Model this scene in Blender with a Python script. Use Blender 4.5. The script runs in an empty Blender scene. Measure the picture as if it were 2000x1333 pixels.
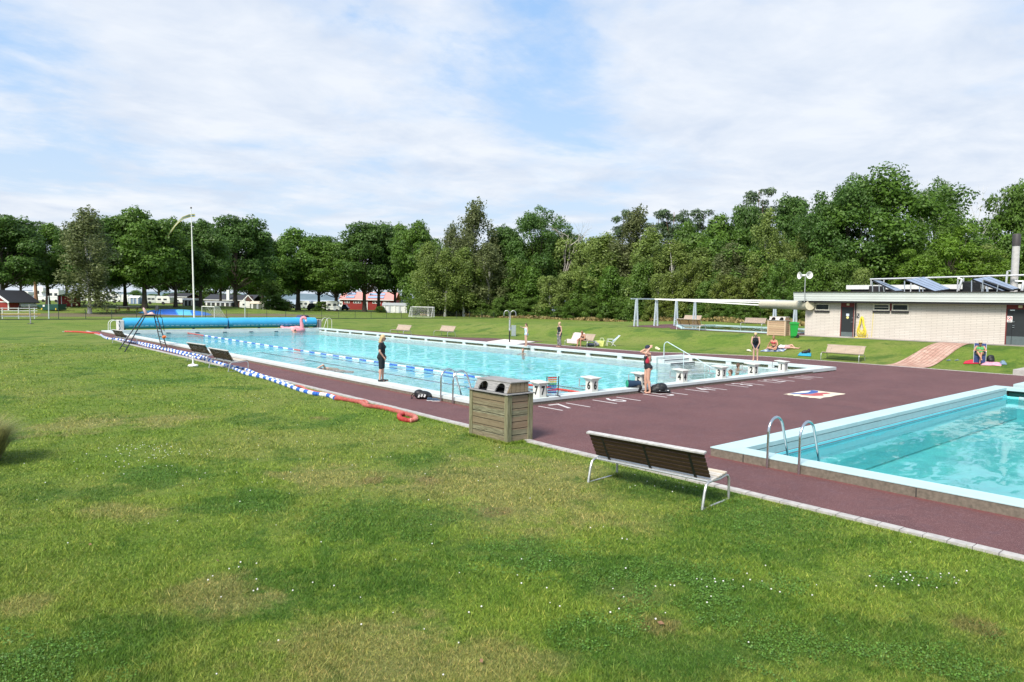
import bpy, bmesh, math, random
import numpy as np
from mathutils import Vector, Matrix, Euler, noise as mnoise
PI = math.pi
R = math.radians
sc = bpy.context.scene
col = sc.collection
rnd = random.Random(7)

# ---------------------------------------------------------------- camera geometry
F0 = 1372.57; PIT = -.0554071; ROL = -.0168833; YAW = -3.85948249; CH = 3.11
def ray(px, py):
    x = (px-1000)/F0; y = (py-666.5)/F0
    c, s = math.cos(ROL), math.sin(ROL); x, y = c*x-s*y, s*x+c*y
    c, s = math.cos(PIT), math.sin(PIT); d = (x, c+s*y, s-c*y)
    c, s = math.cos(YAW), math.sin(YAW)
    return Vector((-(c*d[0]-s*d[1]), -(s*d[0]+c*d[1]), d[2]))
def sm(a, b, x):
    t = max(0., min(1., (x-a)/(b-a))); return t*t*(3-2*t)
def terr(X, Y):
    z = 1.08*sm(40.9, 47.2, X)*(1-sm(48, 82, Y))
    z += 1.3*sm(104, 150, Y)*(1-sm(48, 68, X))
    d = .657*X+.7535*Y
    z -= 5.0*sm(240, 275, d)
    return z
def T(px, py, dz=0.):
    """the point of the ground (dz above it) seen at a pixel of the photograph"""
    d = ray(px, py); t = 4.; o = Vector((0, 0, CH)); st = .5
    while t < 400:
        p = o+d*t
        if p.z <= terr(p.x, p.y)+dz:
            a, b = t-st, t
            for _ in range(30):
                m = (a+b)/2; p = o+d*m
                if p.z <= terr(p.x, p.y)+dz: b = m
                else: a = m
            return o+d*b
        t += st
    return o+d*t
def Pz(px, py, z=0.):
    d = ray(px, py); return Vector((0, 0, CH))+d*((z-CH)/d.z)
def PZ(px, Z):
    """ground point under a pixel column at a forward distance Z"""
    lat = (px-1000)/F0*Z
    X = .6579*Z+.7531*lat; Y = .7531*Z-.6579*lat
    return Vector((X, Y, terr(X, Y)))
def zat(px, py, p):
    d = ray(px, py); t = math.hypot(p[0], p[1])/math.hypot(d.x, d.y); return CH+t*d.z
def atY(px, Y, py=600):
    d = ray(px, py); return d.x*Y/d.y
def atX(px, X, py=600):
    d = ray(px, py); return d.y*X/d.x
def dist(p): return .6579*p[0]+.7531*p[1]

# ---------------------------------------------------------------- materials
def new_mat(name):
    m = bpy.data.materials.new(name); m.use_nodes = True
    nt = m.node_tree; nt.nodes.clear()
    out = nt.nodes.new('ShaderNodeOutputMaterial')
    return m, nt, out
class NT:
    def __init__(s, nt): s.nt = nt
    def n(s, typ, **kw):
        nd = s.nt.nodes.new(typ)
        ins = kw.pop('ins', {})
        for k, v in kw.items(): setattr(nd, k, v)
        for k, v in ins.items():
            if isinstance(v, bpy.types.NodeSocket): s.nt.links.new(v, nd.inputs[k])
            else: nd.inputs[k].default_value = v
        return nd
    def noise(s, vec, scale, detail=4, rough=.55, dist=0.):
        return s.n('ShaderNodeTexNoise', ins={'Vector': vec, 'Scale': scale, 'Detail': detail, 'Roughness': rough, 'Distortion': dist}).outputs[0]
    def ramp(s, fac, stops, interp='LINEAR'):
        nd = s.n('ShaderNodeValToRGB', ins={0: fac}); cr = nd.color_ramp; cr.interpolation = interp
        while len(cr.elements) < len(stops): cr.elements.new(.5)
        for e, (p, c) in zip(cr.elements, stops):
            e.position = p
            e.color = (c, c, c, 1) if isinstance(c, (int, float)) else (*c, 1)
        return nd.outputs[0]
    def mix(s, f, a, b, mode='MIX'):
        nd = s.n('ShaderNodeMix', data_type='RGBA', blend_type=mode)
        for i, v in ((0, f), (6, a), (7, b)):
            if isinstance(v, bpy.types.NodeSocket): s.nt.links.new(v, nd.inputs[i])
            elif i == 0: nd.inputs[0].default_value = v
            else: nd.inputs[i].default_value = (*v, 1)
        return nd.outputs[2]
    def math(s, op, a, b=0., c=None):
        nd = s.n('ShaderNodeMath', operation=op)
        for i, v in enumerate((a, b, c)):
            if v is None: continue
            if isinstance(v, bpy.types.NodeSocket): s.nt.links.new(v, nd.inputs[i])
            else: nd.inputs[i].default_value = v
        return nd.outputs[0]
    def bump(s, h, strength, distance, normal=None):
        ins = {'Strength': strength, 'Distance': distance, 'Height': h}
        if normal is not None: ins['Normal'] = normal
        return s.n('ShaderNodeBump', ins=ins).outputs[0]
    def pos(s): return s.n('ShaderNodeNewGeometry').outputs['Position']
    def obj(s): return s.n('ShaderNodeTexCoord').outputs['Object']
    def bsdf(s, color, rough=.6, metal=0., normal=None, spec=None, out=None):
        ins = {'Base Color': color if isinstance(color, bpy.types.NodeSocket) else (*color, 1), 'Roughness': rough, 'Metallic': metal}
        if normal is not None: ins['Normal'] = normal
        if spec is not None: ins['Specular IOR Level'] = spec
        return s.n('ShaderNodeBsdfPrincipled', ins=ins)
    def link(s, a, b): s.nt.links.new(a, b)
MATS = {}
def mat(name, c, rough=.6, metal=0., var=.12, scale=6., bump=.0, bscale=60., spec=.4, stretch=None):
    if name in MATS: return MATS[name]
    m, nt, out = new_mat(name); k = NT(nt)
    v = k.obj()
    if stretch:
        v = k.n('ShaderNodeVectorMath', operation='MULTIPLY', ins={0: v, 1: stretch}).outputs[0]
    f = k.noise(v, scale, 5, .6)
    f2 = k.ramp(f, [(.3, 0.), (.7, 1.)])
    lo = tuple(x*(1-var) for x in c); hi = tuple(min(1, x*(1+var)) for x in c)
    cc = k.mix(f2, lo, hi)
    nrm = k.bump(k.noise(v, bscale, 3), .5, bump) if bump else None
    b = k.bsdf(cc, rough, metal, nrm, spec)
    k.link(b.outputs[0], out.inputs[0])
    MATS[name] = m; return m
def wood(name, c1, c2, c3=None, axis=1, rough=.75, plank=0., pax=2, spec=.25):
    """weathered boards: grain stretched along an axis, a tone per board, knots"""
    if name in MATS: return MATS[name]
    m, nt, out = new_mat(name); k = NT(nt)
    o = k.obj(); st = [22., 22., 22.]; st[axis] = 1.6
    v = k.n('ShaderNodeVectorMath', operation='MULTIPLY', ins={0: o, 1: st}).outputs[0]
    g = k.noise(v, 2.2, 6, .7, .6)
    cc = k.mix(k.ramp(g, [(.38, 0.), (.62, 1.)]), c1, c2)
    if plank:
        sp = k.n('ShaderNodeSeparateXYZ', ins={0: o}).outputs[pax]
        idx = k.math('FLOOR', k.math('DIVIDE', sp, plank))
        wn = k.n('ShaderNodeTexWhiteNoise', noise_dimensions='1D', ins={'W': idx})
        cc = k.mix(k.math('MULTIPLY', wn.outputs[0], .75), cc, c3 or c1)
    st2 = [5., 5., 5.]; st2[axis] = 2.
    v2 = k.n('ShaderNodeVectorMath', operation='MULTIPLY', ins={0: o, 1: st2}).outputs[0]
    vo = k.n('ShaderNodeTexVoronoi', ins={'Vector': v2, 'Scale': 1.3}).outputs['Distance']
    cc = k.mix(k.ramp(vo, [(.03, .7), (.09, 0.)]), cc, tuple(x*.45 for x in c1))
    nrm = k.bump(g, .5, .004)
    b = k.bsdf(cc, rough, 0, nrm, spec); k.link(b.outputs[0], out.inputs[0])
    MATS[name] = m; return m

# ---------------------------------------------------------------- mesh building
class MB:
    def __init__(s): s.v = []; s.f = []; s.m = []; s.cur = 0; s.M = None
    def add(s, vs, fs, mi=None):
        b = len(s.v); mi = s.cur if mi is None else mi
        for p in vs:
            p = Vector(p)
            if s.M is not None: p = s.M @ p
            s.v.append(tuple(p))
        for f in fs: s.f.append(tuple(b+i for i in f)); s.m.append(mi)
        return s
    def box(s, c, sz, rot=None, mi=None):
        hx, hy, hz_ = (q/2 for q in sz)
        vs = [Vector((x, y, z)) for x in (-hx, hx) for y in (-hy, hy) for z in (-hz_, hz_)]
        if rot: Mx = Euler(rot).to_matrix(); vs = [Mx @ v for v in vs]
        vs = [v+Vector(c) for v in vs]
        return s.add(vs, [(0, 1, 3, 2), (4, 6, 7, 5), (0, 4, 5, 1), (2, 3, 7, 6), (0, 2, 6, 4), (1, 5, 7, 3)], mi)
    def bb(s, a, b, mi=None):
        return s.box([(x+y)/2 for x, y in zip(a, b)], [abs(y-x) for x, y in zip(a, b)], None, mi)
    def beam(s, p, q, w, h, mi=None):
        p, q = Vector(p), Vector(q); d = q-p; L = d.length; d.normalize()
        up = Vector((0, 0, 1)) if abs(d.z) < .95 else Vector((1, 0, 0))
        x = d.cross(up).normalized(); u = x.cross(d).normalized()
        vs = []
        for e in (p, q):
            for a, b in ((-1, -1), (1, -1), (1, 1), (-1, 1)): vs.append(e+x*a*w/2+u*b*h/2)
        return s.add(vs, [(0, 3, 2, 1), (4, 5, 6, 7), (0, 1, 5, 4), (1, 2, 6, 5), (2, 3, 7, 6), (3, 0, 4, 7)], mi)
    def tube(s, pts, r, n=8, mi=None, cap=True):
        pts = [Vector(p) for p in pts]; rs = r if isinstance(r, (list, tuple)) else [r]*len(pts)
        vs = []; fs = []; ref = None
        for i, p in enumerate(pts):
            a = pts[max(0, i-1)]; b = pts[min(len(pts)-1, i+1)]; d = (b-a)
            d = d.normalized() if d.length > 1e-9 else Vector((0, 0, 1))
            if ref is None: ref = Vector((0, 0, 1)) if abs(d.z) < .9 else Vector((1, 0, 0))
            x = (ref-d*ref.dot(d))
            x = x.normalized() if x.length > 1e-6 else d.orthogonal().normalized()
            ref = x; y = d.cross(x)
            for j in range(n):
                t = 2*PI*j/n; vs.append(p+(x*math.cos(t)+y*math.sin(t))*rs[i])
        for i in range(len(pts)-1):
            for j in range(n):
                k = (j+1) % n; fs.append((i*n+j, i*n+k, (i+1)*n+k, (i+1)*n+j))
        if cap:
            fs.append(tuple(reversed(range(n)))); fs.append(tuple((len(pts)-1)*n+j for j in range(n)))
        return s.add(vs, fs, mi)
    def lathe(s, prof, c=(0, 0, 0), n=20, mi=None, sx=1, sy=1):
        vs = []; fs = []
        for r, z in prof:
            for j in range(n):
                t = 2*PI*j/n; vs.append((c[0]+r*sx*math.cos(t), c[1]+r*sy*math.sin(t), c[2]+z))
        for i in range(len(prof)-1):
            for j in range(n):
                k = (j+1) % n; fs.append((i*n+j, i*n+k, (i+1)*n+k, (i+1)*n+j))
        fs.append(tuple(reversed(range(n)))); fs.append(tuple((len(prof)-1)*n+j for j in range(n)))
        return s.add(vs, fs, mi)
    def ell(s, c, r, n=12, m=8, mi=None, rot=None):
        vs = [Vector((0, 0, -r[2]))]; fs = []
        for i in range(1, m):
            a = -PI/2+PI*i/m
            for j in range(n):
                t = 2*PI*j/n; vs.append(Vector((r[0]*math.cos(a)*math.cos(t), r[1]*math.cos(a)*math.sin(t), r[2]*math.sin(a))))
        vs.append(Vector((0, 0, r[2]))); L = len(vs)-1
        for j in range(n):
            k = (j+1) % n; fs.append((0, 1+k, 1+j)); fs.append((L, L-n+j, L-n+k))
        for i in range(m-2):
            for j in range(n):
                k = (j+1) % n; fs.append((1+i*n+j, 1+i*n+k, 1+(i+1)*n+k, 1+(i+1)*n+j))
        if rot: Mx = Euler(rot).to_matrix(); vs = [Mx @ v for v in vs]
        return s.add([v+Vector(c) for v in vs], fs, mi)
    def cap(s, p, r0, q, r1, n=12):
        """closed tapered capsule"""
        s.tube([p, q], [r0, r1], n); s.ell(p, (r0,)*3, n, 8); s.ell(q, (r1,)*3, n, 8); return s
    def prism(s, poly, a, b, ax=1, mi=None):
        """polygon in the two other axes, extruded from a to b along ax"""
        def mk(u, v, w): return {0: (w, u, v), 1: (u, w, v), 2: (u, v, w)}[ax]
        n = len(poly); vs = [mk(u, v, a) for u, v in poly]+[mk(u, v, b) for u, v in poly]
        fs = [tuple(range(n)), tuple(reversed(range(n, 2*n)))]
        for i in range(n):
            j = (i+1) % n; fs.append((i, n+i, n+j, j))
        return s.add(vs, fs, mi)
    def mesh(s, name, mats, smooth=False, bevel=0):
        me = bpy.data.meshes.new(name); me.from_pydata(s.v, [], s.f)
        for m in (mats if isinstance(mats, (list, tuple)) else [mats]): me.materials.append(m)
        me.polygons.foreach_set('material_index', s.m)
        bm = bmesh.new(); bm.from_mesh(me)
        bmesh.ops.recalc_face_normals(bm, faces=bm.faces)
        if bevel:
            es = [e for e in bm.edges if len(e.link_faces) == 2 and e.calc_face_angle(0) > .6]
            bmesh.ops.bevel(bm, geom=es, offset=bevel, segments=2, profile=.6, affect='EDGES', clamp_overlap=True)
        bm.to_mesh(me); bm.free()
        if smooth:
            me.polygons.foreach_set('use_smooth', [True]*len(me.polygons))
            try: me.set_sharp_from_angle(angle=R(40))
            except Exception: pass
        me.update(); return me
    def build(s, name, mats, parent=None, smooth=False, bevel=0, loc=None, rz=0, label=None):
        o = bpy.data.objects.new(name, s.mesh(name, mats, smooth, bevel)); col.objects.link(o)
        if parent: o.parent = parent
        if loc is not None: o.location = loc
        if rz: o.rotation_euler.z = rz
        if label: o['label'] = label
        return o
def tag(o, label, cat, group=None):
    o['label'] = label; o['category'] = cat
    if group: o['group'] = group
    return o
def thing(name, label, cat, loc=(0, 0, 0), rz=0, group=None, scale=None):
    o = bpy.data.objects.new(name, None); col.objects.link(o); o.empty_display_size = .1
    o.location = loc; o.rotation_euler.z = rz
    if scale: o.scale = scale if isinstance(scale, (list, tuple)) else (scale,)*3
    return tag(o, label, cat, group)
def struct(name, mb, m, **kw):
    o = mb.build(name, m, **kw) if isinstance(mb, MB) else mb
    o['kind'] = 'structure'; return o
def dup(root, loc, rz, label, group=None, scale=None):
    r = root.copy(); col.objects.link(r); r.location = loc; r.rotation_euler.z = rz
    r['label'] = label
    if group: r['group'] = group
    if scale: r.scale = scale if isinstance(scale, (list, tuple)) else (scale,)*3
    for ch in list(root.children):
        c = ch.copy(); col.objects.link(c); c.parent = r
        for g in ch.children:
            d = g.copy(); col.objects.link(d); d.parent = c
    return r
def arc(c, r, a0, a1, n, ax='xz'):
    out = []
    for i in range(n+1):
        t = a0+(a1-a0)*i/n
        u, v = r*math.cos(t), r*math.sin(t)
        out.append((c[0]+u, c[1], c[2]+v) if ax == 'xz' else (c[0], c[1]+u, c[2]+v))
    return out
def text_mesh(name, s, size, m, parent=None, thick=.004, M=None, label=None, bold=.0, xs=1.):
    cu = bpy.data.curves.new(name, 'FONT'); cu.body = s; cu.size = size; cu.align_x = 'CENTER'; cu.align_y = 'CENTER'
    cu.extrude = thick/2; cu.offset = bold; cu.resolution_u = 3
    t = bpy.data.objects.new(name, cu); col.objects.link(t)
    bpy.context.view_layer.update()
    me = bpy.data.meshes.new_from_object(t.evaluated_get(bpy.context.evaluated_depsgraph_get()))
    bpy.data.objects.remove(t); me.name = name
    if xs != 1.: me.transform(Matrix.Diagonal((xs, 1, 1, 1)))
    if M is not None: me.transform(M)
    me.materials.clear(); me.materials.append(m)
    o = bpy.data.objects.new(name, me); col.objects.link(o)
    if parent: o.parent = parent
    if label: o['label'] = label
    return o
# ---------------------------------------------------------------- camera
cam = bpy.data.cameras.new('camera'); co = bpy.data.objects.new('camera', cam); col.objects.link(co)
cam.sensor_width = 36; cam.lens = F0/2000*36; cam.clip_end = 8000; cam.clip_start = .1
fwd = ray(1000, 666.5); rgt = (ray(1001, 666.5)-fwd).normalized(); upv = rgt.cross(fwd.normalized())
fwd.normalize()
Mx = Matrix((rgt, upv, -fwd)).transposed().to_4x4(); Mx.translation = (0, 0, CH)
co.matrix_world = Mx; sc.camera = co

# ---------------------------------------------------------------- sun and sky
SAZ = Vector((-.95, -.30, 0)).normalized(); SEL = R(47)
sd = Vector((SAZ.x*math.cos(SEL), SAZ.y*math.cos(SEL), math.sin(SEL)))
sun = bpy.data.lights.new('sun', 'SUN'); sun.energy = 2.5; sun.angle = R(20); sun.color = (1, .94, .84)
so = bpy.data.objects.new('sun', sun); col.objects.link(so)
so.rotation_euler = sd.to_track_quat('Z', 'Y').to_euler(); so.location = (0, 0, 60)
w = bpy.data.worlds.new("World"); sc.world = w; w.use_nodes = True
nt = w.node_tree; nt.nodes.clear(); k = NT(nt)
sky = k.n('ShaderNodeTexSky'); sky.sky_type = 'NISHITA'; sky.sun_disc = False
sky.sun_elevation = SEL; sky.sun_rotation = math.atan2(sd.x, sd.y)
sky.air_density = 1.0; sky.dust_density = 1.2; sky.ozone_density = 1.2
bg = k.n('ShaderNodeBackground'); wo = k.n('ShaderNodeOutputWorld')
dirn = k.n('ShaderNodeTexCoord').outputs['Generated']
sep = k.n('ShaderNodeSeparateXYZ', ins={0: dirn})
el = k.math('MAXIMUM', sep.outputs[2], .0)
# cloud layer: the view direction met with a flat layer high above the ground
inv = k.math('DIVIDE', 1., k.math('ADD', el, .10))
cx = k.math('MULTIPLY', sep.outputs[0], inv); cy = k.math('MULTIPLY', sep.outputs[1], inv)
cv = k.n('ShaderNodeCombineXYZ', ins={0: cx, 1: cy, 2: 3.7}).outputs[0]
n1 = k.noise(cv, .95, 9, .60, .5)
n2 = k.noise(k.n('ShaderNodeVectorMath', operation='ADD', ins={0: cv, 1: (11, 5, 2)}).outputs[0], 2.3, 6, .6, .2)
dens = k.math('ADD', k.math('MULTIPLY', k.math('SUBTRACT', k.math('ADD', k.math('MULTIPLY', n1, .60), k.math('MULTIPLY', n2, .40)), .5), 2.1), .505)
# broad cloud banks: centre pixel (of the sky as photographed), spread, weight
for px, py, sx, w8 in ((150, 60, .12, .17), (420, 70, .15, .2), (500, 170, .13, .21), (290, 185, .08, .11), (70, 155, .05, .11), (760, 30, .22, .13),
                       (1330, 205, .12, .2), (1560, 120, .24, .2), (1900, 100, .2, .17), (1700, 240, .25, .12), (1480, 30, .2, .12),
                       (1880, 335, .08, .16), (1600, 350, .1, .14), (820, 415, .15, .12), (450, 405, .2, .08), (130, 385, .1, .12),
                       (150, 260, .10, -.12), (50, 90, .06, -.16), (30, 230, .06, -.12), (900, 250, .12, -.06), (1080, 80, .08, -.09), (1060, 190, .08, -.08), (1240, 20, .07, -.08), (1985, 40, .06, -.12), (580, 300, .15, -.05)):
    d0 = ray(px, py).normalized()
    dd = k.n('ShaderNodeVectorMath', operation='DISTANCE', ins={0: dirn, 1: tuple(d0)}).outputs['Value']
    g = k.n('ShaderNodeMapRange', interpolation_type='SMOOTHERSTEP', ins={0: dd, 1: 0., 2: sx*1.6, 3: w8*.8, 4: 0.}).outputs[0]
    dens = k.math('ADD', dens, g)
cm = k.ramp(dens, [(.36, 0.), (.46, .28), (.58, .72), (.74, 1.)])
hz_ = k.ramp(el, [(0., 1.), (.08, .85), (.22, .45), (.45, .05)])
cshade = k.ramp(k.noise(cv, 1.9, 5, .6, .3), [(.33, (.80, .86, .95)), (.62, (1.07, 1.07, 1.06))])
skyc = k.n('ShaderNodeVectorMath', operation='SCALE', ins={0: sky.outputs[0]}); skyc.inputs['Scale'].default_value = .135
soft = k.mix(.72, skyc.outputs[0], (.185, .36, .63))
hazec = k.mix(hz_, soft, (.43, .50, .57))
final = k.mix(k.math('MULTIPLY', cm, .85), hazec, k.mix(1., cshade, (.535, .55, .58), 'MULTIPLY'))
k.link(final, bg.inputs[0]); bg.inputs[1].default_value = .71
k.link(bg.outputs[0], wo.inputs[0])
sc.view_settings.view_transform = 'Standard'; sc.view_settings.look = 'None'; sc.view_settings.gamma = 1
sc.view_settings.exposure = 1.22
sc.cycles.max_bounces = 8; sc.cycles.transparent_max_bounces = 16; sc.cycles.caustics_reflective = False; sc.cycles.caustics_refractive = False

# ---------------------------------------------------------------- ground colour (shared by turf and blades)
GRP = bpy.data.node_groups.new('lawn_colour', 'ShaderNodeTree')
GRP.interface.new_socket('Color', in_out='OUTPUT', socket_type='NodeSocketColor')
GRP.interface.new_socket('Height', in_out='OUTPUT', socket_type='NodeSocketFloat')
k = NT(GRP); go = k.n('NodeGroupOutput')
p = k.pos()
pf = k.n('ShaderNodeVectorMath', operation='MULTIPLY', ins={0: p, 1: (1, 1, 0)}).outputs[0]
big = k.noise(pf, .22, 4, .6, .6); mid = k.noise(pf, 1.1, 5, .62, .5); fine = k.noise(pf, 7., 5, .65); vf = k.noise(pf, 42., 4, .7); m2 = k.noise(pf, 3.2, 5, .75, .4); m3 = k.noise(pf, 15., 4, .7)
green = k.mix(k.ramp(mid, [(.3, 0.), (.7, 1.)]), (.112, .212, .024), (.222, .305, .044))
green = k.mix(k.ramp(big, [(.38, 0.), (.62, .75)]), green, (.245, .300, .060))
dryf = k.ramp(k.math('ADD', k.math('MULTIPLY', big, .5), k.math('MULTIPLY', fine, .5)), [(.49, 0.), (.66, .55)])
c = k.mix(dryf, green, (.33, .30, .11))
lushf = k.ramp(k.math('ADD', k.math('MULTIPLY', k.noise(pf, .45, 3, .5, .8), .7), k.math('MULTIPLY', fine, .3)), [(.53, 0.), (.61, .8)])
c = k.mix(lushf, c, (.062, .150, .020))
def patches(c, lst, colr, amt):
    acc = None
    for px, py, wx, wy in lst:
        q = Pz(px, py); a = Pz(px+wx, py); b = Pz(px, py-wy)
        rx = max(.25, (a-q).length); ry = max(.25, (b-q).length)
        mp = k.n('ShaderNodeMapping', vector_type='TEXTURE', ins={'Vector': pf, 'Location': (q.x, q.y, 0), 'Rotation': (0, 0, R(-41)), 'Scale': (rx, ry, 1)}).outputs[0]
        ln = k.n('ShaderNodeVectorMath', operation='LENGTH', ins={0: mp}).outputs['Value']
        ln = k.math('ADD', ln, k.math('MULTIPLY', k.math('SUBTRACT', mid, .5), 2.6)); ln = k.math('ADD', ln, k.math('MULTIPLY', k.math('SUBTRACT', fine, .5), 1.6))
        g = k.n('ShaderNodeMapRange', interpolation_type='SMOOTHSTEP', ins={0: ln, 1: .5, 2: 1.15, 3: amt, 4: 0.}).outputs[0]
        acc = g if acc is None else k.math('MAXIMUM', acc, g)
    return k.mix(acc, c, colr)
c = patches(c, [(720, 1290, 260, 90), (430, 1165, 170, 40), (920, 1300, 180, 60), (1000, 950, 240, 70), (640, 930, 120, 25), (250, 1000, 90, 20), (150, 830, 90, 20), (330, 820, 70, 14), (1250, 1160, 80, 25), (60, 1180, 60, 20)], (.36, .31, .13), .62)
c = patches(c, [(800, 900, 70, 18), (320, 930, 90, 28), (470, 985, 110, 28), (770, 1015, 190, 50), (1010, 1085, 200, 35), (1240, 1125, 200, 45), (1480, 1025, 160, 50), (1390, 1170, 170, 60), (1300, 950, 150, 30), (80, 1290, 200, 60), (260, 1230, 160, 30), (1720, 1280, 280, 70), (1180, 1240, 110, 40), (1750, 1140, 90, 18), (430, 905, 60, 12), (200, 960, 100, 16), (1300, 1270, 160, 60)], (.064, .155, .020), .72)
c = patches(c, [(1286, 1222, 18, 9), (730, 940, 22, 5), (1900, 1225, 30, 8), (966, 1000, 26, 5), (620, 817, 26, 4), (835, 940, 26, 4), (1700, 690, 28, 4)], (.24, .17, .09), .6)
c = k.mix(k.ramp(m2, [(.30, .6), (.48, 0.)]), c, (.060, .125, .016))
c = k.mix(k.ramp(m2, [(.54, 0.), (.68, .42)]), c, (.30, .33, .080))
c = k.mix(k.ramp(m3, [(.30, .55), (.46, 0.)]), c, (.050, .085, .014))
c = k.mix(k.ramp(m3, [(.58, 0.), (.72, .45)]), c, (.36, .36, .12))
c = k.mix(k.ramp(vf, [(.3, .45), (.6, 0.)]), c, (.025, .05, .008))
k.link(c, go.inputs[0]); k.link(k.math('ADD', k.math('MULTIPLY', vf, .6), fine), go.inputs[1])

def lawn_mat():
    m, nt, out = new_mat('lawn_turf'); k = NT(nt)
    g = k.n('ShaderNodeGroup', node_tree=GRP)
    pf = k.n('ShaderNodeVectorMath', operation='MULTIPLY', ins={0: k.pos(), 1: (1, 1, 0)}).outputs[0]
    sp = k.noise(pf, 160., 2, .8)
    c = k.mix(k.ramp(sp, [(.35, .5), (.62, 0.)]), g.outputs[0], (.02, .035, .006))
    # camp site road beyond the fence, dry strip along the wood
    sx = k.n('ShaderNodeSeparateXYZ', ins={0: k.pos()})
    rd = k.math('ABSOLUTE', k.math('SUBTRACT', sx.outputs[1], 116.))
    road = k.math('MULTIPLY', k.ramp(k.math('ADD', k.math('MULTIPLY', rd, .1), k.math('MULTIPLY', k.noise(pf, .3, 3), .5)), [(.55, 1.), (.78, 0.)]), k.ramp(k.math('MULTIPLY', sx.outputs[0], .01), [(.50, 1.), (.62, 0.)]))
    c = k.mix(k.math('MULTIPLY', road, .85), c, (.16, .125, .09))
    b = k.bsdf(c, .85, 0, k.bump(g.outputs[1], .9, .05), .15); k.link(b.outputs[0], out.inputs[0]); return m
LAWN = lawn_mat()
holes = [(13.0, 31.7, 15.8, 65.6), (31.7, 34.2, 15.8, 24.1), (13.0, 31.7, -14., 7.7)]
def lines(vals, lo, hi, fine):
    s = set(vals); 
    x = lo
    while x < hi: s.add(round(x, 3)); x += fine
    return sorted(s)
xs = sorted(set([-3000, -1500, -700, -300, -150, -80, -50, -30] + lines([13.0, 31.7, 34.2], -20, 60, 1.5) + [40+.5*i for i in range(17)] + list(range(63, 130, 4)) + [140, 170, 220, 300, 450, 700, 1500, 3000]))
ys = sorted(set([-3000, -1500, -700, -300, -150, -80, -50, -30] + lines([15.8, 24.1, 65.6, -14., 7.7], -20, 90, 1.5) + list(range(92, 240, 4)) + list(range(240, 400, 10)) + [420, 500, 700, 1500, 3000]))
g = MB()
idx = {}
for i, x in enumerate(xs):
    for j, y in enumerate(ys):
        idx[i, j] = len(g.v); g.v.append((x, y, terr(x, y)))
for i in range(len(xs)-1):
    for j in range(len(ys)-1):
        cx_, cy_ = (xs[i]+xs[i+1])/2, (ys[j]+ys[j+1])/2
        if any(a < cx_ < b and c_ < cy_ < d for a, b, c_, d in holes): continue
        g.f.append((idx[i, j], idx[i+1, j], idx[i+1, j+1], idx[i, j+1])); g.m.append(0)
ground = struct('ground', g, LAWN, smooth=True); ground['label'] = 'mown lawn with lush and dry patches'

# ---------------------------------------------------------------- deck
def deck_mat():
    m, nt, out = new_mat('rubber_deck'); k = NT(nt); p = k.pos()
    c = k.mix(k.ramp(k.noise(p, .5, 5, .6), [(.35, 0.), (.65, 1.)]), (.102, .043, .042), (.134, .058, .056))
    c = k.mix(k.ramp(k.noise(p, 3., 4, .7), [(.52, 0.), (.7, .35)]), c, (.10, .062, .078))
    c = k.mix(k.ramp(k.noise(p, .8, 6, .7, .8), [(.52, 0.), (.66, .45)]), c, (.070, .034, .037)); c = k.mix(k.ramp(k.noise(p, 1.7, 5, .7, 1.5), [(.60, 0.), (.72, .35)]), c, (.17, .085, .08))
    sp = k.noise(p, 75., 2, .9)
    c = k.mix(k.ramp(sp, [(.58, 0.), (.68, .8)]), c, (.36, .25, .26))
    c = k.mix(k.ramp(sp, [(.33, .75), (.43, 0.)]), c, (.045, .02, .026))
    s3 = k.noise(p, 24., 3, .85); c = k.mix(k.ramp(s3, [(.55, 0.), (.7, .45)]), c, (.27, .17, .18)); c = k.mix(k.ramp(s3, [(.3, .45), (.45, 0.)]), c, (.07, .035, .045))
    # brighter red unworn strip beside the pool kerbs
    sx = k.n('ShaderNodeSeparateXYZ', ins={0: p})
    e = k.math('SUBTRACT', 12.6, sx.outputs[0])
    edge = k.math('MULTIPLY', k.ramp(k.math('ADD', e, k.math('MULTIPLY', k.noise(p, 6., 3), .25)), [(.12, 1.), (.36, 0.)]), k.math('MULTIPLY', k.math('GREATER_THAN', e, -.05), k.math('GREATER_THAN', k.math('ABSOLUTE', k.math('SUBTRACT', sx.outputs[1], 11.8)), 3.65)))
    c = k.mix(k.math('MULTIPLY', edge, .5), c, (.22, .055, .045))
    b = k.bsdf(c, .8, 0, k.bump(sp, .6, .006), .3); k.link(b.outputs[0], out.inputs[0]); return m
DECK = deck_mat()
d = MB(); DZ = .012
def quad(mb, pts, z): mb.add([(x, y, z) for x, y in pts], [tuple(range(len(pts)))])
LB = [(10.62, -14), (10.62, 11), (10.75, 16), (11.0, 30), (11.1, 50), (12.2, 69)]
for (xa, ya), (xb, yb) in zip(LB, LB[1:]):
    if ya < 69: quad(d, [(xa, ya), (12.7, ya), (12.7, min(yb, 69)), (xb, yb)], DZ)
quad(d, [(12.7, 66.0), (14.4, 66.0), (14.4, 69.), (12.7, 69.)], DZ)
quad(d, [(12.7, 8.0), (40.3, 8.0), (40.3, 15.5), (12.7, 15.5)], DZ)
quad(d, [(31.9, -14), (40.3, -14), (40.3, 8.0), (31.9, 8.0)], DZ)
quad(d, [(34.4, 15.5), (40.3, 15.5), (40.3, 22.4), (34.4, 24.5)], DZ)
RB = [(34.4, 24.5), (36.5, 29.3), (36.2, 33), (36.2, 38), (36.3, 39.6), (38.6, 40.4), (38.2, 45.8), (36.6, 47.8), (35.4, 49), (35.2, 55), (34.8, 66.3), (33.2, 66.6)]
quad(d, [(34.4, 24.5), (40.3, 22.4), (36.5, 29.3)], DZ)
quad(d, [(31.9, 24.0), (34.4, 24.0), (34.4, 24.5), (31.9, 24.5)], DZ)
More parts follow.
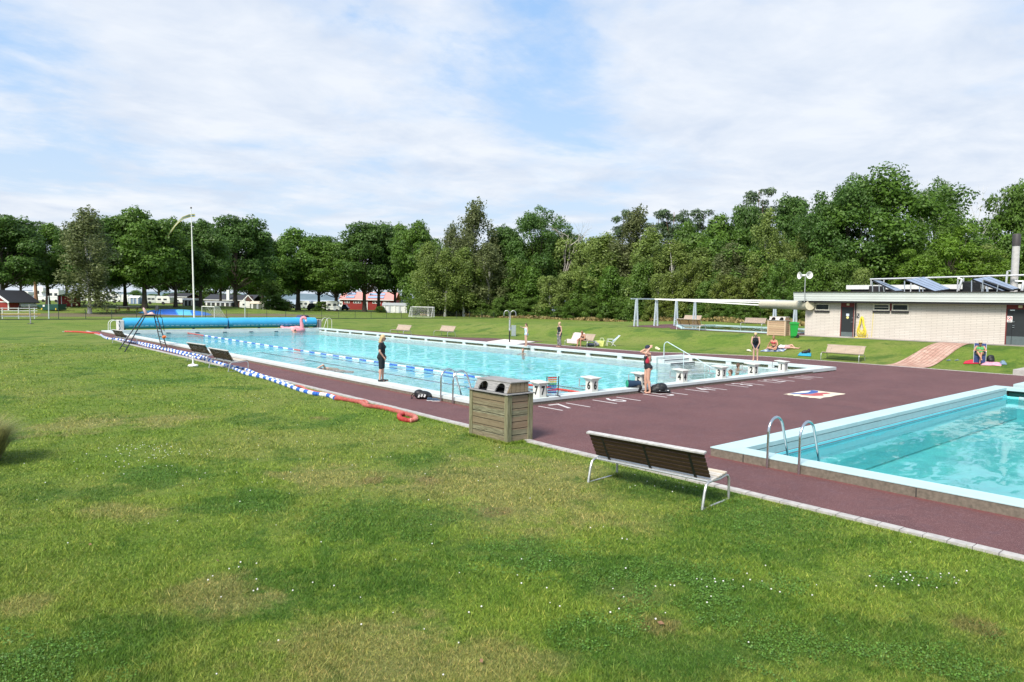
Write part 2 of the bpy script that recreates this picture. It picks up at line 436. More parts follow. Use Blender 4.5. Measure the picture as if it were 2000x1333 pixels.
for (xa, ya), (xb, yb) in zip(RB, RB[1:]): quad(d, [(31.9, ya), (xa, ya), (xb, yb), (31.9, yb)], DZ)
struct('pool_deck', d, DECK)['label'] = 'maroon rubber pool deck'
STONE = mat('kerb_stone', (.40, .38, .36), .85, var=.22, scale=9, bump=.004)
kb = MB(); rk = random.Random(3); y = -9.
def kx(y):
    for (xa, ya), (xb, yb) in zip(LB, LB[1:]):
        if ya <= y <= yb: return xa+(xb-xa)*(y-ya)/(yb-ya)
    return 12.2
while y < 69:
    x = kx(y)-.09; kb.box((x+rk.uniform(-.006, .006), y+.145, .002+rk.uniform(-.003, .003)), (.17, .283, .07), (0, 0, rk.uniform(-.015, .015))); y += .295
for (xa, ya), (xb, yb) in [((40.3, -9), (40.3, 22.4)), ((40.3, 22.4), (36.5, 29.3)), ((36.5, 29.3), (36.2, 39.6))]:
    L = math.hypot(xb-xa, yb-ya); n = int(L/.5); a = math.atan2(yb-ya, xb-xa)
    for i in range(n):
        t = (i+.5)/n; kb.box((xa+(xb-xa)*t, ya+(yb-ya)*t, 0.004), (L/n*.97, .10, .06), (0, 0, a))
struct('kerb', kb, STONE)['label'] = 'grey edging stones between deck and lawn'

# ---------------------------------------------------------------- pools
COP = mat('pool_paint', (.55, .60, .59), .55, var=.07, scale=2.2, bump=.002)
COPB = mat('pool_paint_blue', (.43, .59, .60), .5, var=.07, scale=2.2, bump=.002)
CONC = mat('kerb_concrete', (.16, .135, .105), .9, var=.3, scale=14, bump=.01, bscale=90)
GUT = mat('gutter_wall', (.62, .62, .42), .8, var=.2)
TILE = mat('basin_paint', (.32, .90, 1.), .6, var=.1, scale=1.2)
TILE2 = mat('basin_paint_teal', (.19, .82, .93), .6, var=.22, scale=1.1)
BLK = mat('black_line', (.02, .05, .09), .6)
def water_mat(name, sc1, str1, dist1, tint, refr=.5, calm=0.):
    m, nt, out = new_mat(name); k = NT(nt); p = k.pos()
    v = k.n('ShaderNodeMapping', ins={'Vector': p, 'Rotation': (0, 0, R(-38)), 'Scale': (.55, 1.15, 1)}).outputs[0]
    a = k.noise(v, sc1, 3, .55, 1.0); b2 = k.noise(v, sc1*2.7, 3, .6, .6); cc = k.noise(v, sc1*.33, 2, .5, .5)
    # slope of the waves: noise vectors tilt the surface normal, the same at every distance
    def nv(s_, det, off): 
        nd = k.n('ShaderNodeTexNoise', ins={'Vector': k.n('ShaderNodeVectorMath', operation='ADD', ins={0: v, 1: (off, off*.7, 0)}).outputs[0], 'Scale': s_, 'Detail': det, 'Roughness': .55, 'Distortion': .7})
        return k.n('ShaderNodeVectorMath', operation='SUBTRACT', ins={0: nd.outputs[1], 1: (.5, .5, .5)}).outputs[0]
    sl_ = k.n('ShaderNodeVectorMath', operation='ADD', ins={0: nv(sc1, 3, 0.), 1: nv(sc1*3.1, 2, 5.)}).outputs[0]
    sl_ = k.n('ShaderNodeVectorMath', operation='MULTIPLY', ins={0: sl_, 1: (str1, str1, 0)}).outputs[0]
    if calm:
        msk = k.ramp(k.noise(p, .35, 2), [(.4, .2), (.62, 1.)]); s2_ = k.n('ShaderNodeVectorMath', operation='SCALE', ins={0: sl_}); k.link(msk, s2_.inputs['Scale']); sl_ = s2_.outputs[0]
    nr = k.n('ShaderNodeVectorMath', operation='NORMALIZE', ins={0: k.n('ShaderNodeVectorMath', operation='ADD', ins={0: sl_, 1: (0, 0, 1)}).outputs[0]}).outputs[0]
    fr = k.math('MULTIPLY', k.n('ShaderNodeFresnel', ins={'IOR': 1.33, 'Normal': nr}).outputs[0], .48 if calm == 0 else .85)
    gl = k.n('ShaderNodeBsdfGlossy', ins={'Color': (1, 1, 1, 1), 'Roughness': .04, 'Normal': nr})
    rf = k.n('ShaderNodeBsdfRefraction', ins={'Color': (*tint, 1), 'Roughness': 0., 'IOR': 1.33, 'Normal': nr})
    tr = k.n('ShaderNodeBsdfTransparent', ins={'Color': (*tint, 1)})
    body = k.n('ShaderNodeMixShader', ins={0: refr, 1: tr.outputs[0], 2: rf.outputs[0]})
    mx = k.n('ShaderNodeMixShader', ins={0: fr, 1: body.outputs[0], 2: gl.outputs[0]})
    k.link(mx.outputs[0], out.inputs[0]); return m
WAT = water_mat('pool_water_choppy', 1.5, .95, 0, (.92, 1., 1.), .28)
WAT2 = water_mat('pool_water_calm', 1.3, .12, 0, (.86, 1., 1.), .35, 1)
# large pool
b = MB(); WZ = -.15
x0, x1, xw, y0, ys_, y1 = 13.1, 31.6, 34.1, 15.9, 24.0, 65.5
D = -1.9
b.add([(x0, y0, D), (xw, y0, D), (xw, ys_, D), (x1, ys_, D), (x1, y1, D), (x0, y1, D), (x0, ys_, D)], [(0, 1, 2, 3, 6), (6, 3, 4, 5)])
for (ax_, ay), (bx, by) in (((x0, y0), (xw, y0)), ((xw, y0), (xw, ys_)), ((xw, ys_), (x1, ys_)), ((x1, ys_), (x1, y1)), ((x1, y1), (x0, y1)), ((x0, y1), (x0, y0))):
    b.add([(ax_, ay, D), (bx, by, D), (bx, by, -.1), (ax_, ay, -.1)], [(0, 1, 2, 3)])
struct('pool_basin', b, TILE)['label'] = 'light blue basin of the long pool'
b = MB()
for i in range(8):
    x = 14.9+2.5*(i-.0)
    if x > 33: continue
    b.bb((x-.13, y0+1.5, D+.004), (x+.13, y1-2, D+.008))
    b.bb((x-.5, y1-2.0, D+.004), (x+.5, y1-1.8, D+.008)); b.bb((x-.5, y0+1.3, D+.004), (x+.5, y0+1.5, D+.008))
struct('lane_lines', b, BLK)['label'] = 'dark lane lines on the pool floor'
wv = MB(); wv.add([(x0, y0, WZ), (xw, y0, WZ), (xw, ys_, WZ), (x1+.2, ys_, WZ), (x1+.2, y1, WZ), (x0, y1, WZ), (x0, ys_, WZ)], [(0, 1, 2, 3, 6), (6, 3, 4, 5)])
struct('water', wv, WAT)['label'] = 'choppy turquoise water of the long pool'
cp = MB(); ck = MB()
TZ = .2
cp.bb((12.6, 15.4, .10), (13.1, 66.1, TZ)); ck.bb((12.615, 15.42, -.3), (13.08, 66.08, .10))
cp.bb((13.1, 15.4, .10), (32.2, 15.9, TZ)); ck.bb((13.08, 15.415, -.3), (32.2, 15.88, .10))
cp.bb((12.6, 15.4, .10), (12.6, 15.4, TZ))
cp.bb((13.1, 65.5, .0), (32.1, 66.1, TZ)); cp.bb((13.1, 65.44, -.5), (31.6, 65.5, .0))
cp.bb((31.6, 24.0, .07), (32.1, 65.5, TZ)); cp.bb((34.1, 15.9, .07), (34.6, 24.0, TZ)); cp.bb((32.1, 24.0, .07), (34.6, 24.5, TZ))
# slab at the right corner with its slot
cp.bb((32.2, 15.4, .05), (34.6, 15.62, TZ)); cp.bb((32.2, 15.62, .05), (33.3, 15.9, TZ)); cp.bb((34.2, 15.62, .05), (34.6, 15.9, TZ))
for (ax_, by0, by1) in ((31.6, 24.0, 65.5), (34.1, 15.9, 24.0)):
    cp.bb((ax_-.012, by0-.012, -.5), (ax_+.14, by1-.02, -.085))
    y = by0
    while y < by1-.2:
        cp.bb((ax_+.01, y, -.09), (ax_+.40, y+.32, .075)); y += 2.5
struct('pool_coping', cp, COP, bevel=.006)['label'] = 'white painted coping of the long pool with overflow slots'
ck.bb((34.1, 15.42, -.3), (34.58, 15.88, .05))
struct('pool_kerb', ck, CONC)['label'] = 'concrete edge of the long pool'
gt = MB(); gt.bb((31.82, 24.1, -.6), (32.08, 65.4, .07)); gt.bb((34.32, 16, -.6), (34.58, 24, .07)); gt.bb((31.74, 24.1, -.3), (31.82, 65.4, -.12)); gt.bb((34.24, 16, -.3), (34.32, 24, -.12))
struct('gutter', gt, GUT)
# overflow marks on the far wall
om = MB()
for i in range(8):
    x = 15.0+2.4*i; om.bb((x, 65.41, -.10), (x+.35, 65.437, -.04))
struct('overflow_slots', om, BLK)
# stairs in the widened corner: go down from the end wall at Y=24
stp = MB()
for i, z in enumerate((.06, -.10, -.26, -.42, -.6)): stp.bb((31.75, 24.0-.42*(i+1), -1.2), (34.09, 23.99-.42*i, z))
struct('pool_stairs', stp, COP)['label'] = 'white painted stairs into the long pool'
ln = MB()
for i, z in enumerate((.06, -.10)): ln.bb((31.8, 24.0-.42*(i+1)-.004, z-.05), (34.05, 24.0-.42*(i+1)+.03, z+.004))
struct('stair_edge_lines', ln, mat('dark_strip', (.12, .12, .13), .7))
# paddling pool, right foreground
b = MB(); c0, c1, e0, e1 = 13.05, 31.5, -13.5, 7.6; D2 = -.95
b.add([(c0, e0, D2), (c1, e0, D2), (c1, e1, D2), (c0, e1, D2)], [(0, 1, 2, 3)])
for (ax_, ay), (bx, by), zt_ in (((c0, e0), (c1, e0), .1), ((c1, e0), (c1, e1), -.13), ((c1, e1), (c0, e1), .1), ((c0, e1), (c0, e0), .1)):
    b.add([(ax_, ay, D2), (bx, by, D2), (bx, by, zt_), (ax_, ay, zt_)], [(0, 1, 2, 3)])
struct('pool_basin', b, TILE2)['label'] = 'turquoise basin of the near training pool'
st = MB(); sl = MB(); W2 = -.17
st.bb((c0, e1-.38, -.9), (c1, e1, -.48)); st.bb((c0, e1-.03, -.48), (c1, e1-.004, -.078))
sl.bb((c0+.02, e1-.012, -.078), (c1-.4, e1+.02, -.064)); sl.bb((c0+.02, e1-.036, -.15), (c1-.6, e1-.02, -.138))
pw = MB(); pw.bb((c0, e1-.008, -.064), (c1, e1+.02, .088)); struct('pool_wall_band', pw, mat('wall_band', (.36, .53, .55), .5, var=.07))
gl_ = MB(); gl_.bb((c0+.02, e1+.0, .088), (c1-.1, e1+.02, .10)); struct('wall_groove', gl_, mat('groove_grey', (.10, .22, .23), .7))
struct('pool_ledge', st, mat('ledge_cyan', (.20, .72, .80), .5, var=.06))['label'] = 'submerged cyan ledge along the training pool wall'
struct('stair_edge_lines', sl, mat('dark_strip_red', (.22, .10, .12), .7))
wv = MB(); wv.add([(c0, e0, W2), (c1, e0, W2), (c1, e1, W2), (c0, e1, W2)], [(0, 1, 2, 3)])
struct('water', wv, WAT2)['label'] = 'calm turquoise water of the near training pool'
cp = MB(); ck = MB()
cp.bb((12.55, -14, .175), (13.05, 8.1, TZ)); ck.bb((12.56, -14, -.2), (13.04, 8.09, .175))
cp.bb((13.05, 7.6, .10), (32.0, 8.1, TZ)); ck.bb((13.04, 7.63, -.2), (31.99, 8.09, .10))
cp.bb((31.5, -14, .08), (32.0, 7.6, TZ)); cp.bb((31.48, -14, -.5), (31.6, 7.2, -.12))
struct('pool_coping', cp, COPB, bevel=.006)['label'] = 'pale blue painted coping of the near training pool'
for yj in (7.35, 4.2, 1.0): ck.bb((12.553, yj-.01, -.05), (12.57, yj+.01, .17), 1)
struct('pool_kerb', ck, [CONC, mat('joint_dark', (.05, .045, .04), .9)])['label'] = 'concrete edge of the near training pool'
gt = MB(); gt.bb((31.8, -14, -.6), (31.9, 7.6, .08)); struct('gutter', gt, mat('gutter_green', (.06, .22, .19), .8))
# second pool edge at the right frame edge beyond
q = Pz(1979, 750.7, .12)
pe = MB(); pe.bb((q.x, q.y-12, .0), (q.x+6., q.y, .12)); struct('pool_edge', pe, COPB, bevel=.01)['label'] = 'pale corner slab at the right edge of the deck'
# children's pool on the rise beyond
kp = [T(1322, 638), T(1493, 649.5), T(1560, 640)]
KX0, KY1 = 0, 0
# ================================================================ furniture and pool equipment
GALV = mat('galvanised_steel', (.50, .51, .50), .42, .7, var=.2, scale=20)
STEEL = mat('stainless_steel', (.62, .63, .64), .22, 1., var=.06)
BLACKM = mat('black_paint', (.012, .013, .015), .45)
WHITEP = mat('white_paint', (.78, .78, .76), .5, var=.05)
GREYM = mat('grey_paint', (.34, .34, .35), .6)
SLAT_L = wood('pale_slats', (.46, .36, .29), (.60, .49, .41), (.42, .31, .25), axis=1, plank=.075, pax=2)
SLAT_LS = wood('pale_seat_slats', (.46, .38, .31), (.60, .52, .45), (.42, .34, .28), axis=1, plank=.085, pax=0)
SLAT_D = wood('stained_slats', (.045, .026, .012), (.085, .055, .028), (.035, .02, .011), axis=1, plank=.075, pax=2)
SLAT_S = wood('grey_seat_slats', (.42, .40, .37), (.60, .58, .54), (.5, .42, .3), axis=1, plank=.085, pax=0)
def make_bench(label, loc, rz, mback, mseat, group='park benches around the pools', L=2.3, mcap=None):
    t = thing('park_bench', label, 'bench', loc, rz, group)
    s = MB(); h = L/2
    for i in range(5):
        x = -.12+i*.098; z = .425+.012*(i-1)*(1 if i > 1 else 1)
        s.box((x, 0, z), (.082, L-.08, .03), (0, R(-5), 0))
    s.build('seat', mseat, t, bevel=.005)
    b = MB()
    for i in range(6):
        u = .07+i*.083
        b.box((-.175-u*.47, 0, .43+u*.83), (.024, L-.12, .060), (0, R(-30), 0))
    b.build('backrest', mback, t, bevel=.004)
    c = MB(); c.box((-.43, 0, .885), (.085, L-.06, .032), (0, R(-12), 0)); c.build('top_rail', mcap or mseat, t, bevel=.006)
    for y in (-h*.72, 0, h*.72): g = MB(); g.beam((-.165, y, .40), (-.43, y, .875), .045, .018); g.build('back_strap', BLACKM, t)
    for y in (-h+.06, h-.06):
        l = MB()
        pts = [(-.42, y, 0.), (-.36, y, .26), (-.32, y, .36), (-.26, y, .395), (-.16, y, .40), (.1, y, .395), (.30, y, .42), (.38, y, .40), (.42, y, .34), (.43, y, .2), (.43, y, 0.)]
        l.tube(pts, .021, 8)
        l.build('leg', GALV, t, smooth=True)
        f = MB(); f.box((0, y, .012), (.86, .035, .012)); f.build('foot_bar', GALV, t)
    r = MB(); r.tube([(-.19, -h+.06, .395), (-.19, h-.06, .395)], .019); r.build('rear_rail', GALV, t, smooth=True)
    return t
c = (T(1150, 938)+T(1382, 992)+T(1202, 930)+T(1416, 984))/4
bn = make_bench('stained wooden bench on galvanised legs seen from behind, nearest the camera beside the kerb', c, R(5), SLAT_D, SLAT_S, mcap=mat('weathered_rail', (.42, .41, .40), .8, var=.25, scale=12))
b2 = make_bench('pale slatted bench on the lawn in front of the tiled path and brick pool building', (T(1605, 703)+T(1675, 709))/2+Vector((.43, 0, 0)), PI, SLAT_L, SLAT_LS)
def on(px, py, dx=0): q = T(px, py)+Vector((dx, 0, 0)); q.z = terr(q.x, q.y); return q
for px, py, dx, a, lb in ((777, 655, .3, 180, 'pale bench on the far lawn, left of the two beyond the long pool'), (863, 657, .3, 178, 'pale bench on the far lawn, right of the two beyond the long pool'),
                          (1127, 677, .3, 180, 'pale bench with a white towel and a seated woman'), (1468, 640, .3, 180, 'small pale bench behind the paddling pool, left of the wooden litter box'),
                          (1346, 632.5, .3, 180, 'greyish bench behind the paddling pool, between gantry legs')):
    dup(b2, on(px, py, dx), R(a), lb)
brn = wood('brown_slats', (.30, .17, .09), (.40, .24, .13), axis=1)
make_bench('brown wooden bench seen from behind, in front of the paddling pool', on(1349, 645), 0, brn, SLAT_LS)
dup(bn, (T(409, 719)+T(444, 727))/2+Vector((.42, 0, 0)), R(2), 'dark backed bench by the left kerb, nearer of the touching pair')
dup(bn, (T(382, 708)+T(405, 714))/2+Vector((.45, .9, 0)), R(4), 'dark backed bench by the left kerb, farther of the touching pair')
bfar = dup(bn, on(243, 672), R(3), 'dark backed bench behind the lifeguard chair with a dark towel on its seat')
tw = MB(); tw.ell((0, 0, .06), (.2, .25, .09)); tw.ell((.1, .25, .04), (.16, .2, .05))
o = tw.build('towel', mat('dark_towel', (.03, .02, .05), .9), smooth=True, loc=bfar.location+Vector((.0, .1, .43))); tag(o, 'dark purple towel heaped on the bench behind the lifeguard chair', 'towel')

# ---- wooden litter boxes
def make_bin(label, loc, rz, W1, W2, lidm, postm):
    t = thing('litter_box', label, 'litter bin', loc, rz, 'wooden litter boxes')
    A, B, H = .76, 1.36, 1.07         # x size, y size, height
    def boards(name, ax, pos):
        m = MB(); n = 7; hh = (H-.04)/n
        for i in range(n):
            z = .02+hh*(i+.5)
            if ax == 'x': m.box((pos, 0, z), (.024, B-.10, hh-.016))
            else: m.box((0, pos, z), (A-.10, .024, hh-.016))
        m.build(name, W1 if ax == 'x' else W2, t, bevel=.003)
    boards('side_panel', 'x', -A/2+.035); boards('side_panel', 'x', A/2-.035)
    boards('end_panel', 'y', -B/2+.035); boards('end_panel', 'y', B/2-.035)
    for sx in (-1, 1):
        for sy in (-1, 1):
            m = MB(); m.box((sx*(A/2-.02), sy*(B/2-.05), H/2), (.04, .105, H)); m.box((sx*(A/2-.075), sy*(B/2-.018), H/2), (.115, .036, H-.002))
            m.build('post', postm, t, bevel=.004)
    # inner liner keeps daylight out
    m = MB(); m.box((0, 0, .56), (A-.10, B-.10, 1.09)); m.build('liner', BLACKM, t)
    m = MB()
    m.box((-A/2+.02, 0, H+.014), (.10, B+.05, .026)); m.box((A/2-.02, 0, H+.014), (.10, B+.05, .026))
    m.box((0, -B/2+.02, H+.014), (A-.06, .10, .022)); m.box((0, B/2-.02, H+.014), (A-.06, .10, .022))
    m.build('rim', lidm, t, bevel=.004)
    # hood: sloping front with two arched mouths, slatted ends, flat top
    z0, z1 = H+.027, H+.25; xf0, xf1, xb = -A/2+.06, -A/2+.17, A/2-.07; yb = B/2-.10
    hood = thing_part = None
    m = MB(); nrm = Vector((-(z1-z0), 0, (xf1-xf0))).normalized()
    me_ = bmesh.new()
    # front face as a grid with the arched mouths left open
    ny, nz = 66, 16; P = {}
    for i in range(ny+1):
        for j in range(nz+1):
            P[i, j] = (xf0+(xf1-xf0)*j/nz, -yb+2*yb*i/ny, z0+(z1-z0)*j/nz)
    def is_open(i, j):
        y = -yb+2*yb*(i+.5)/ny; z = (j+.5)/nz
        for cy in (-.33, .27):
            dy = abs(y-cy)/.155
            if dy < 1 and z < .10+.76*math.sqrt(max(0, 1-dy**2.6)): return True
        return False
    ks = {}
    def vid(i, j):
        if (i, j) not in ks: ks[i, j] = len(m.v); m.v.append(P[i, j])
        return ks[i, j]
    for i in range(ny):
        for j in range(nz):
            if j in (8,) and not is_open(i, j): pass
            if not is_open(i, j): m.f.append((vid(i, j), vid(i+1, j), vid(i+1, j+1), vid(i, j+1))); m.m.append(0)
    m.prism([(xb, z0), (xb+.0, z1), (xb-.02, z1), (xb-.02, z0)], -yb, yb, 1)
    hd = m.build('hood', lidm, t)
    sm_ = hd.modifiers.new('thickness', 'SOLIDIFY'); sm_.thickness = .02; sm_.offset = 0
    m = MB()
    for cy in (-.33, .27):
        pts = []
        for q in range(17):
            a = PI*q/16; yy = cy-.165*math.cos(a); zz = .10+.80*max(0, math.sin(a))**.75
            zz = min(zz, .95); pts.append((xf0+(xf1-xf0)*zz-.012, yy, z0+(z1-z0)*zz+.004))
        m.tube(pts, .011, 6)
    m.tube([(xf0+(xf1-xf0)*.52-.012, -yb, z0+(z1-z0)*.52), (xf0+(xf1-xf0)*.52-.012, -.44, z0+(z1-z0)*.52)], .003, 4)
    m.build('mouth_trim', lidm, t, smooth=True)
    for sy in (-1, 1):
        m = MB(); n = 5
        for i in range(n):
            u0, u1 = i/n+.012, (i+1)/n-.012
            xa, xc = xf0+(xb-xf0)*u0, xf0+(xb-xf0)*u1
            def top(x): return z0+(z1-z0)*min(1, (x-xf0)/(xf1-xf0), (xb+.09-x)/.13)
            m.prism([(xa, z0), (xc, z0), (xc, top(xc)), (xa, top(xa))], sy*yb, sy*(yb+.018), 1)
        m.build('end_slats', W2, t)
    m = MB()
    for i in range(3):
        x = xf1-.03+(xb-xf1+.06)*(i+.5)/3; m.box((x, 0, z1+.012), ((xb-xf1+.06)/3-.008, 2*yb+.08, .026))
    m.build('lid', lidm, t, bevel=.004)
    return t
W1 = wood('bin_boards', (.085, .082, .05), (.27, .26, .17), (.20, .145, .088), axis=1, plank=.143, pax=2)
W2 = wood('bin_end_boards', (.15, .14, .085), (.29, .275, .185), (.30, .19, .125), axis=0, plank=.143, pax=2)
WP = wood('bin_posts', (.12, .115, .06), (.26, .25, .155), axis=2)
WL = wood('bin_lid', (.17, .17, .17), (.36, .35, .34), axis=1)
c1 = T(990, 868)
make_bin('greenish weathered wooden litter box with two arched mouths, large beside the kerb', (c1.x+.37, c1.y+.67, 0), R(0), W1, W2, WL, WP)
W3 = wood('new_bin_boards', (.46, .32, .20), (.60, .44, .30), (.40, .26, .17), axis=1, plank=.143, pax=2)
W4 = wood('new_bin_end_boards', (.34, .22, .14), (.46, .32, .21), axis=0, plank=.143, pax=2)
c2 = T(1533, 657)
make_bin('light brown wooden litter box with two mouths beside the green wheelie bin', (c2.x+.37, c2.y+.67, terr(c2.x, c2.y)), R(1), W3, W4, mat('pale_lid', (.55, .50, .46), .7), wood('new_bin_posts', (.48, .34, .23), (.6, .46, .33), axis=2))
# ---- green wheelie bin
GRN = mat('green_plastic', (.02, .30, .05), .35, var=.06)
q = T(1550, 660)
t = thing('wheelie_bin', 'bright green wheelie bin beside the pool building', 'wheelie bin', q, R(-60))
m = MB(); vs = []
for z, hx, hy in ((.10, .20, .21), (.95, .27, .28)):
    for a, b_ in ((-1, -1), (1, -1), (1, 1), (-1, 1)): vs.append((a*hx, b_*hy, z))
m.add(vs, [(0, 3, 2, 1), (4, 5, 6, 7), (0, 1, 5, 4), (1, 2, 6, 5), (2, 3, 7, 6), (3, 0, 4, 7)]); m.box((-.08, 0, .06), (.2, .3, .12)); m.box((0, 0, .93), (.6, .62, .05))
m.build('body', GRN, t, bevel=.015)
m = MB(); m.prism([(-.31, .96), (.30, .96), (.31, 1.03), (.1, 1.09), (-.25, 1.07)], -.31, .31, 1); m.box((.33, 0, 1.0), (.05, .5, .03)); m.build('lid', GRN, t, bevel=.012)
for sy in (-1, 1):
    m = MB(); m.tube([(.24, sy*.24, .11), (.24, sy*.30, .11)], .11, 16); m.build('wheel', BLACKM, t, smooth=True)
m = MB(); m.box((-.262, 0, .55), (.006, .05, .22)); m.build('lettering_strip', BLACKM, t)

# ---- pool ladders (two bent rails with treads)
def make_ladder(label, loc, rz, gap=.55, H=.85, reach=.62, mt=STEEL, dep=.9, n=3, rr_=.021):
    """rails stand behind the kerb on the deck and bend over the coping into the water; local +X points to the pool"""
    t = thing('pool_ladder', label, 'pool ladder', loc, rz, 'pool ladders')
    for sy in (-1, 1):
        y = sy*gap/2; m = MB(); r = reach*.42
        pts = [(0, y, -.02), (0, y, H-r)]+[(r-r*math.cos(a), y, H-r+r*math.sin(a)*1.0) for a in [PI*i/12*.86 for i in range(1, 13)]]
        lx, _, lz = pts[-1]; pts += [(reach+.12, y, .18), (reach+.13, y, -.1), (reach+.13, y, -dep)]
        m.tube(pts, rr_, 10); m.build('rail', mt, t, smooth=True)
    for i in range(n):
        m = MB(); m.box((reach+.13, 0, -.28-.26*i), (.09, gap, .03)); m.build('tread', mt, t)
    return t
a1, a2 = T(1510, 904), T(1573, 917)
ya_, yb_ = atX(1510, 12.5), atX(1573, 12.5); make_ladder('bright steel ladder rails at the near training pool', (12.5, (ya_+yb_)/2, 0), 0, gap=ya_-yb_, H=.97, reach=.66, rr_=.025)
a1, a2 = Pz(863, 774, .1), Pz(886.5, 780, .1)
ya_, yb_ = atX(863, 12.55), atX(886.8, 12.55); make_ladder('steel ladder rails at the long pool beside the wooden litter box', (12.55, (ya_+yb_)/2, 0), 0, gap=ya_-yb_, H=1.0, reach=.66, rr_=.026)
q = Pz(637, 641, .1)
make_ladder('white ladder rails at the far right corner of the long pool', (q.x+.1, q.y-.6, 0), PI, gap=.9, H=1.15, reach=.75, mt=WHITEP)
q = Pz(246, 648, .1)
make_ladder('white ladder rails at the far left corner of the long pool by the cover reel', (12.8, 64.2, 0), 0, gap=.7, H=1.1, reach=.8, mt=WHITEP)

# ---- stair handrail
t = thing('handrail', 'pale steel handrail sloping down the stairs of the long pool', 'handrail', (0, 0, 0))
hx = 33.0; q = Pz(1296.5, 697, .2); hx = q.x
top = zat(1300, 668, q); yb_ = q.y
m = MB(); pts = [(hx, yb_, .18), (hx, yb_, top-.22)]+[(hx, yb_-.22+.22*math.cos(a), top-.22+.22*math.sin(a)) for a in [PI/2*i/6 for i in range(1, 7)]]
e1, e2 = Pz(1384, 706, -.15), Vector((hx, 0, 0)); ye = atX(1400, hx)
pts += [(hx, ye, -.25)]; m.tube(pts, .024, 8); m.build('rail', mat('pale_rail', (.62, .72, .72), .35, .3), t, smooth=True)
for f in (.36, .80):
    y = yb_-.22+(ye-yb_+.22)*f; z = top+(-.25-top)*f; m = MB(); m.tube([(hx, y, -1.), (hx, y, z)], .02, 8); m.build('post', MATS['pale_rail'], t, smooth=True)

# ---- starting blocks
NUM = mat('digit_black', (.015, .015, .015), .5); OFFW = mat('block_white', (.58, .57, .52), .5, var=.06, scale=9)
def make_block(n, x, y, label):
    t = thing('starting_block', label, 'starting block', (x, y, TZ), 0, 'numbered starting blocks')
    m = MB(); vs = []
    for z, h in ((0., .15), (.34, .15), (.41, .18), (.437, .21)):
        for a, b_ in ((-1, -1), (1, -1), (1, 1), (-1, 1)): vs.append((a*h, b_*h, z))
    fs = [(0, 3, 2, 1), (12, 13, 14, 15)]
    for i in range(3):
        for j in range(4): fs.append((i*4+j, i*4+(j+1) % 4, i*4+4+(j+1) % 4, i*4+4+j))
    m.add(vs, fs); m.build('pedestal', OFFW, t, bevel=.008)
    m = MB(); m.box((0, .05, .456), (.50, .52, .032), (R(4), 0, 0)); m.build('platform', OFFW, t, bevel=.012)
    m = MB()
    for sx in (-1, 1): m.beam((sx*.14, .2, .14), (sx*.14, .44, .14), .02, .02)
    m.box((0, .44, .14), (.32, .03, .02)); m.beam((-.14, .44, .13), (-.14, .44, .40), .03, .02)
    m.build('hand_grip', GREYM, t)
    text_mesh('digit', str(n), .36, NUM, t, M=Matrix.Translation((0.0, -.1515, .19)) @ Matrix.Rotation(PI/2, 4, 'X'), bold=.014, xs=.78)
    text_mesh('digit', str(n), .36, NUM, t, M=Matrix.Translation((-.1515, 0.0, .19)) @ Matrix.Rotation(-PI/2, 4, 'Z') @ Matrix.Rotation(PI/2, 4, 'X'), bold=.014, xs=.78)
    return t
BX = {7: 14.9, 6: 17.28, 5: 19.85, 4: 22.3, 3: 24.95, 2: 27.4, 1: 29.95}
wd = {7: 'nearest the wooden litter box', 6: 'between the lap counter and the black trousered swimmer bags', 5: 'behind the woman in the red and black swimsuit', 4: 'right of the black backpack', 3: 'with a swimmer head behind it', 2: 'second from the right corner', 1: 'nearest the right corner'}
for n, x in BX.items(): make_block(n, x, 15.72, 'white starting block number %d %s' % (n, wd[n] if n != 6 else 'left of the rolled mat'))
# painted lane numbers on the deck
PW = mat('deck_paint_white', (.55, .52, .51), .7, var=.12, scale=20)
for n, x in BX.items():
    yy = 14.72
    M_ = Matrix.Translation((x+.05, yy, DZ+.005))
    o = text_mesh('deck_number', str(n), 1.25, PW, None, thick=.002, M=M_, xs=.85, bold=.0); o['kind'] = 'structure'; o['label'] = 'white number %d painted on the deck' % n
    m = MB()
    for dx in (-.55, .62): m.bb((x+dx-.03, yy-.55, DZ+.002), (x+dx+.03, yy+.45, DZ+.006))
    struct('deck_lines', m, PW)['label'] = 'white lines beside deck number %d' % n
# ---- painted emblem on the deck
EC = [mat('emblem_cream', (.66, .58, .44), .8), mat('emblem_blue', (.04, .10, .32), .8), mat('emblem_red', (.42, .08, .09), .8), mat('emblem_white', (.72, .74, .74), .8)]
m = MB(); z = DZ+.004; ex, ey = 24.6, 11.65
def blob(pts, mi, z):
    m.add([(ex+a, ey+b_, z) for a, b_ in pts]+[(ex+a, ey+b_, z-.003) for a, b_ in pts], [tuple(range(len(pts)))], mi)
out_ = [(-1.15, .62)]+[(-1.0+.0, .55), (-1.15, .42), (-1.05, .32), (-1.2, .18), (-1.08, .05), (-1.22, -.1), (-1.1, -.2), (-1.2, -.38), (-1.08, -.48), (-1.12, -.7), (-.7, -.62), (-.3, -.68), (.2, -.62), (.8, -.66), (1.05, -.6), (1.0, .1), (1.1, .6), (.3, .66), (-.5, .66)]
blob(out_, 0, z); blob([(-.75, .6), (-.6, .3), (-.1, .1), (.5, .15), (.95, .35), (1.02, .58), (.3, .62)], 1, z+.003); blob([(-.45, .6), (-.3, .42), (.2, .36), (.7, .5), (.4, .63)], 3, z+.006)
blob([(-.8, .2), (-.6, -.25), (-.2, -.4), (.1, -.2), (.55, -.3), (.75, -.05), (.3, .12), (-.2, .06), (-.5, .24)], 2, z+.003)
struct('deck_emblem', m, EC)['label'] = 'faded cream, blue and red emblem painted on the deck'
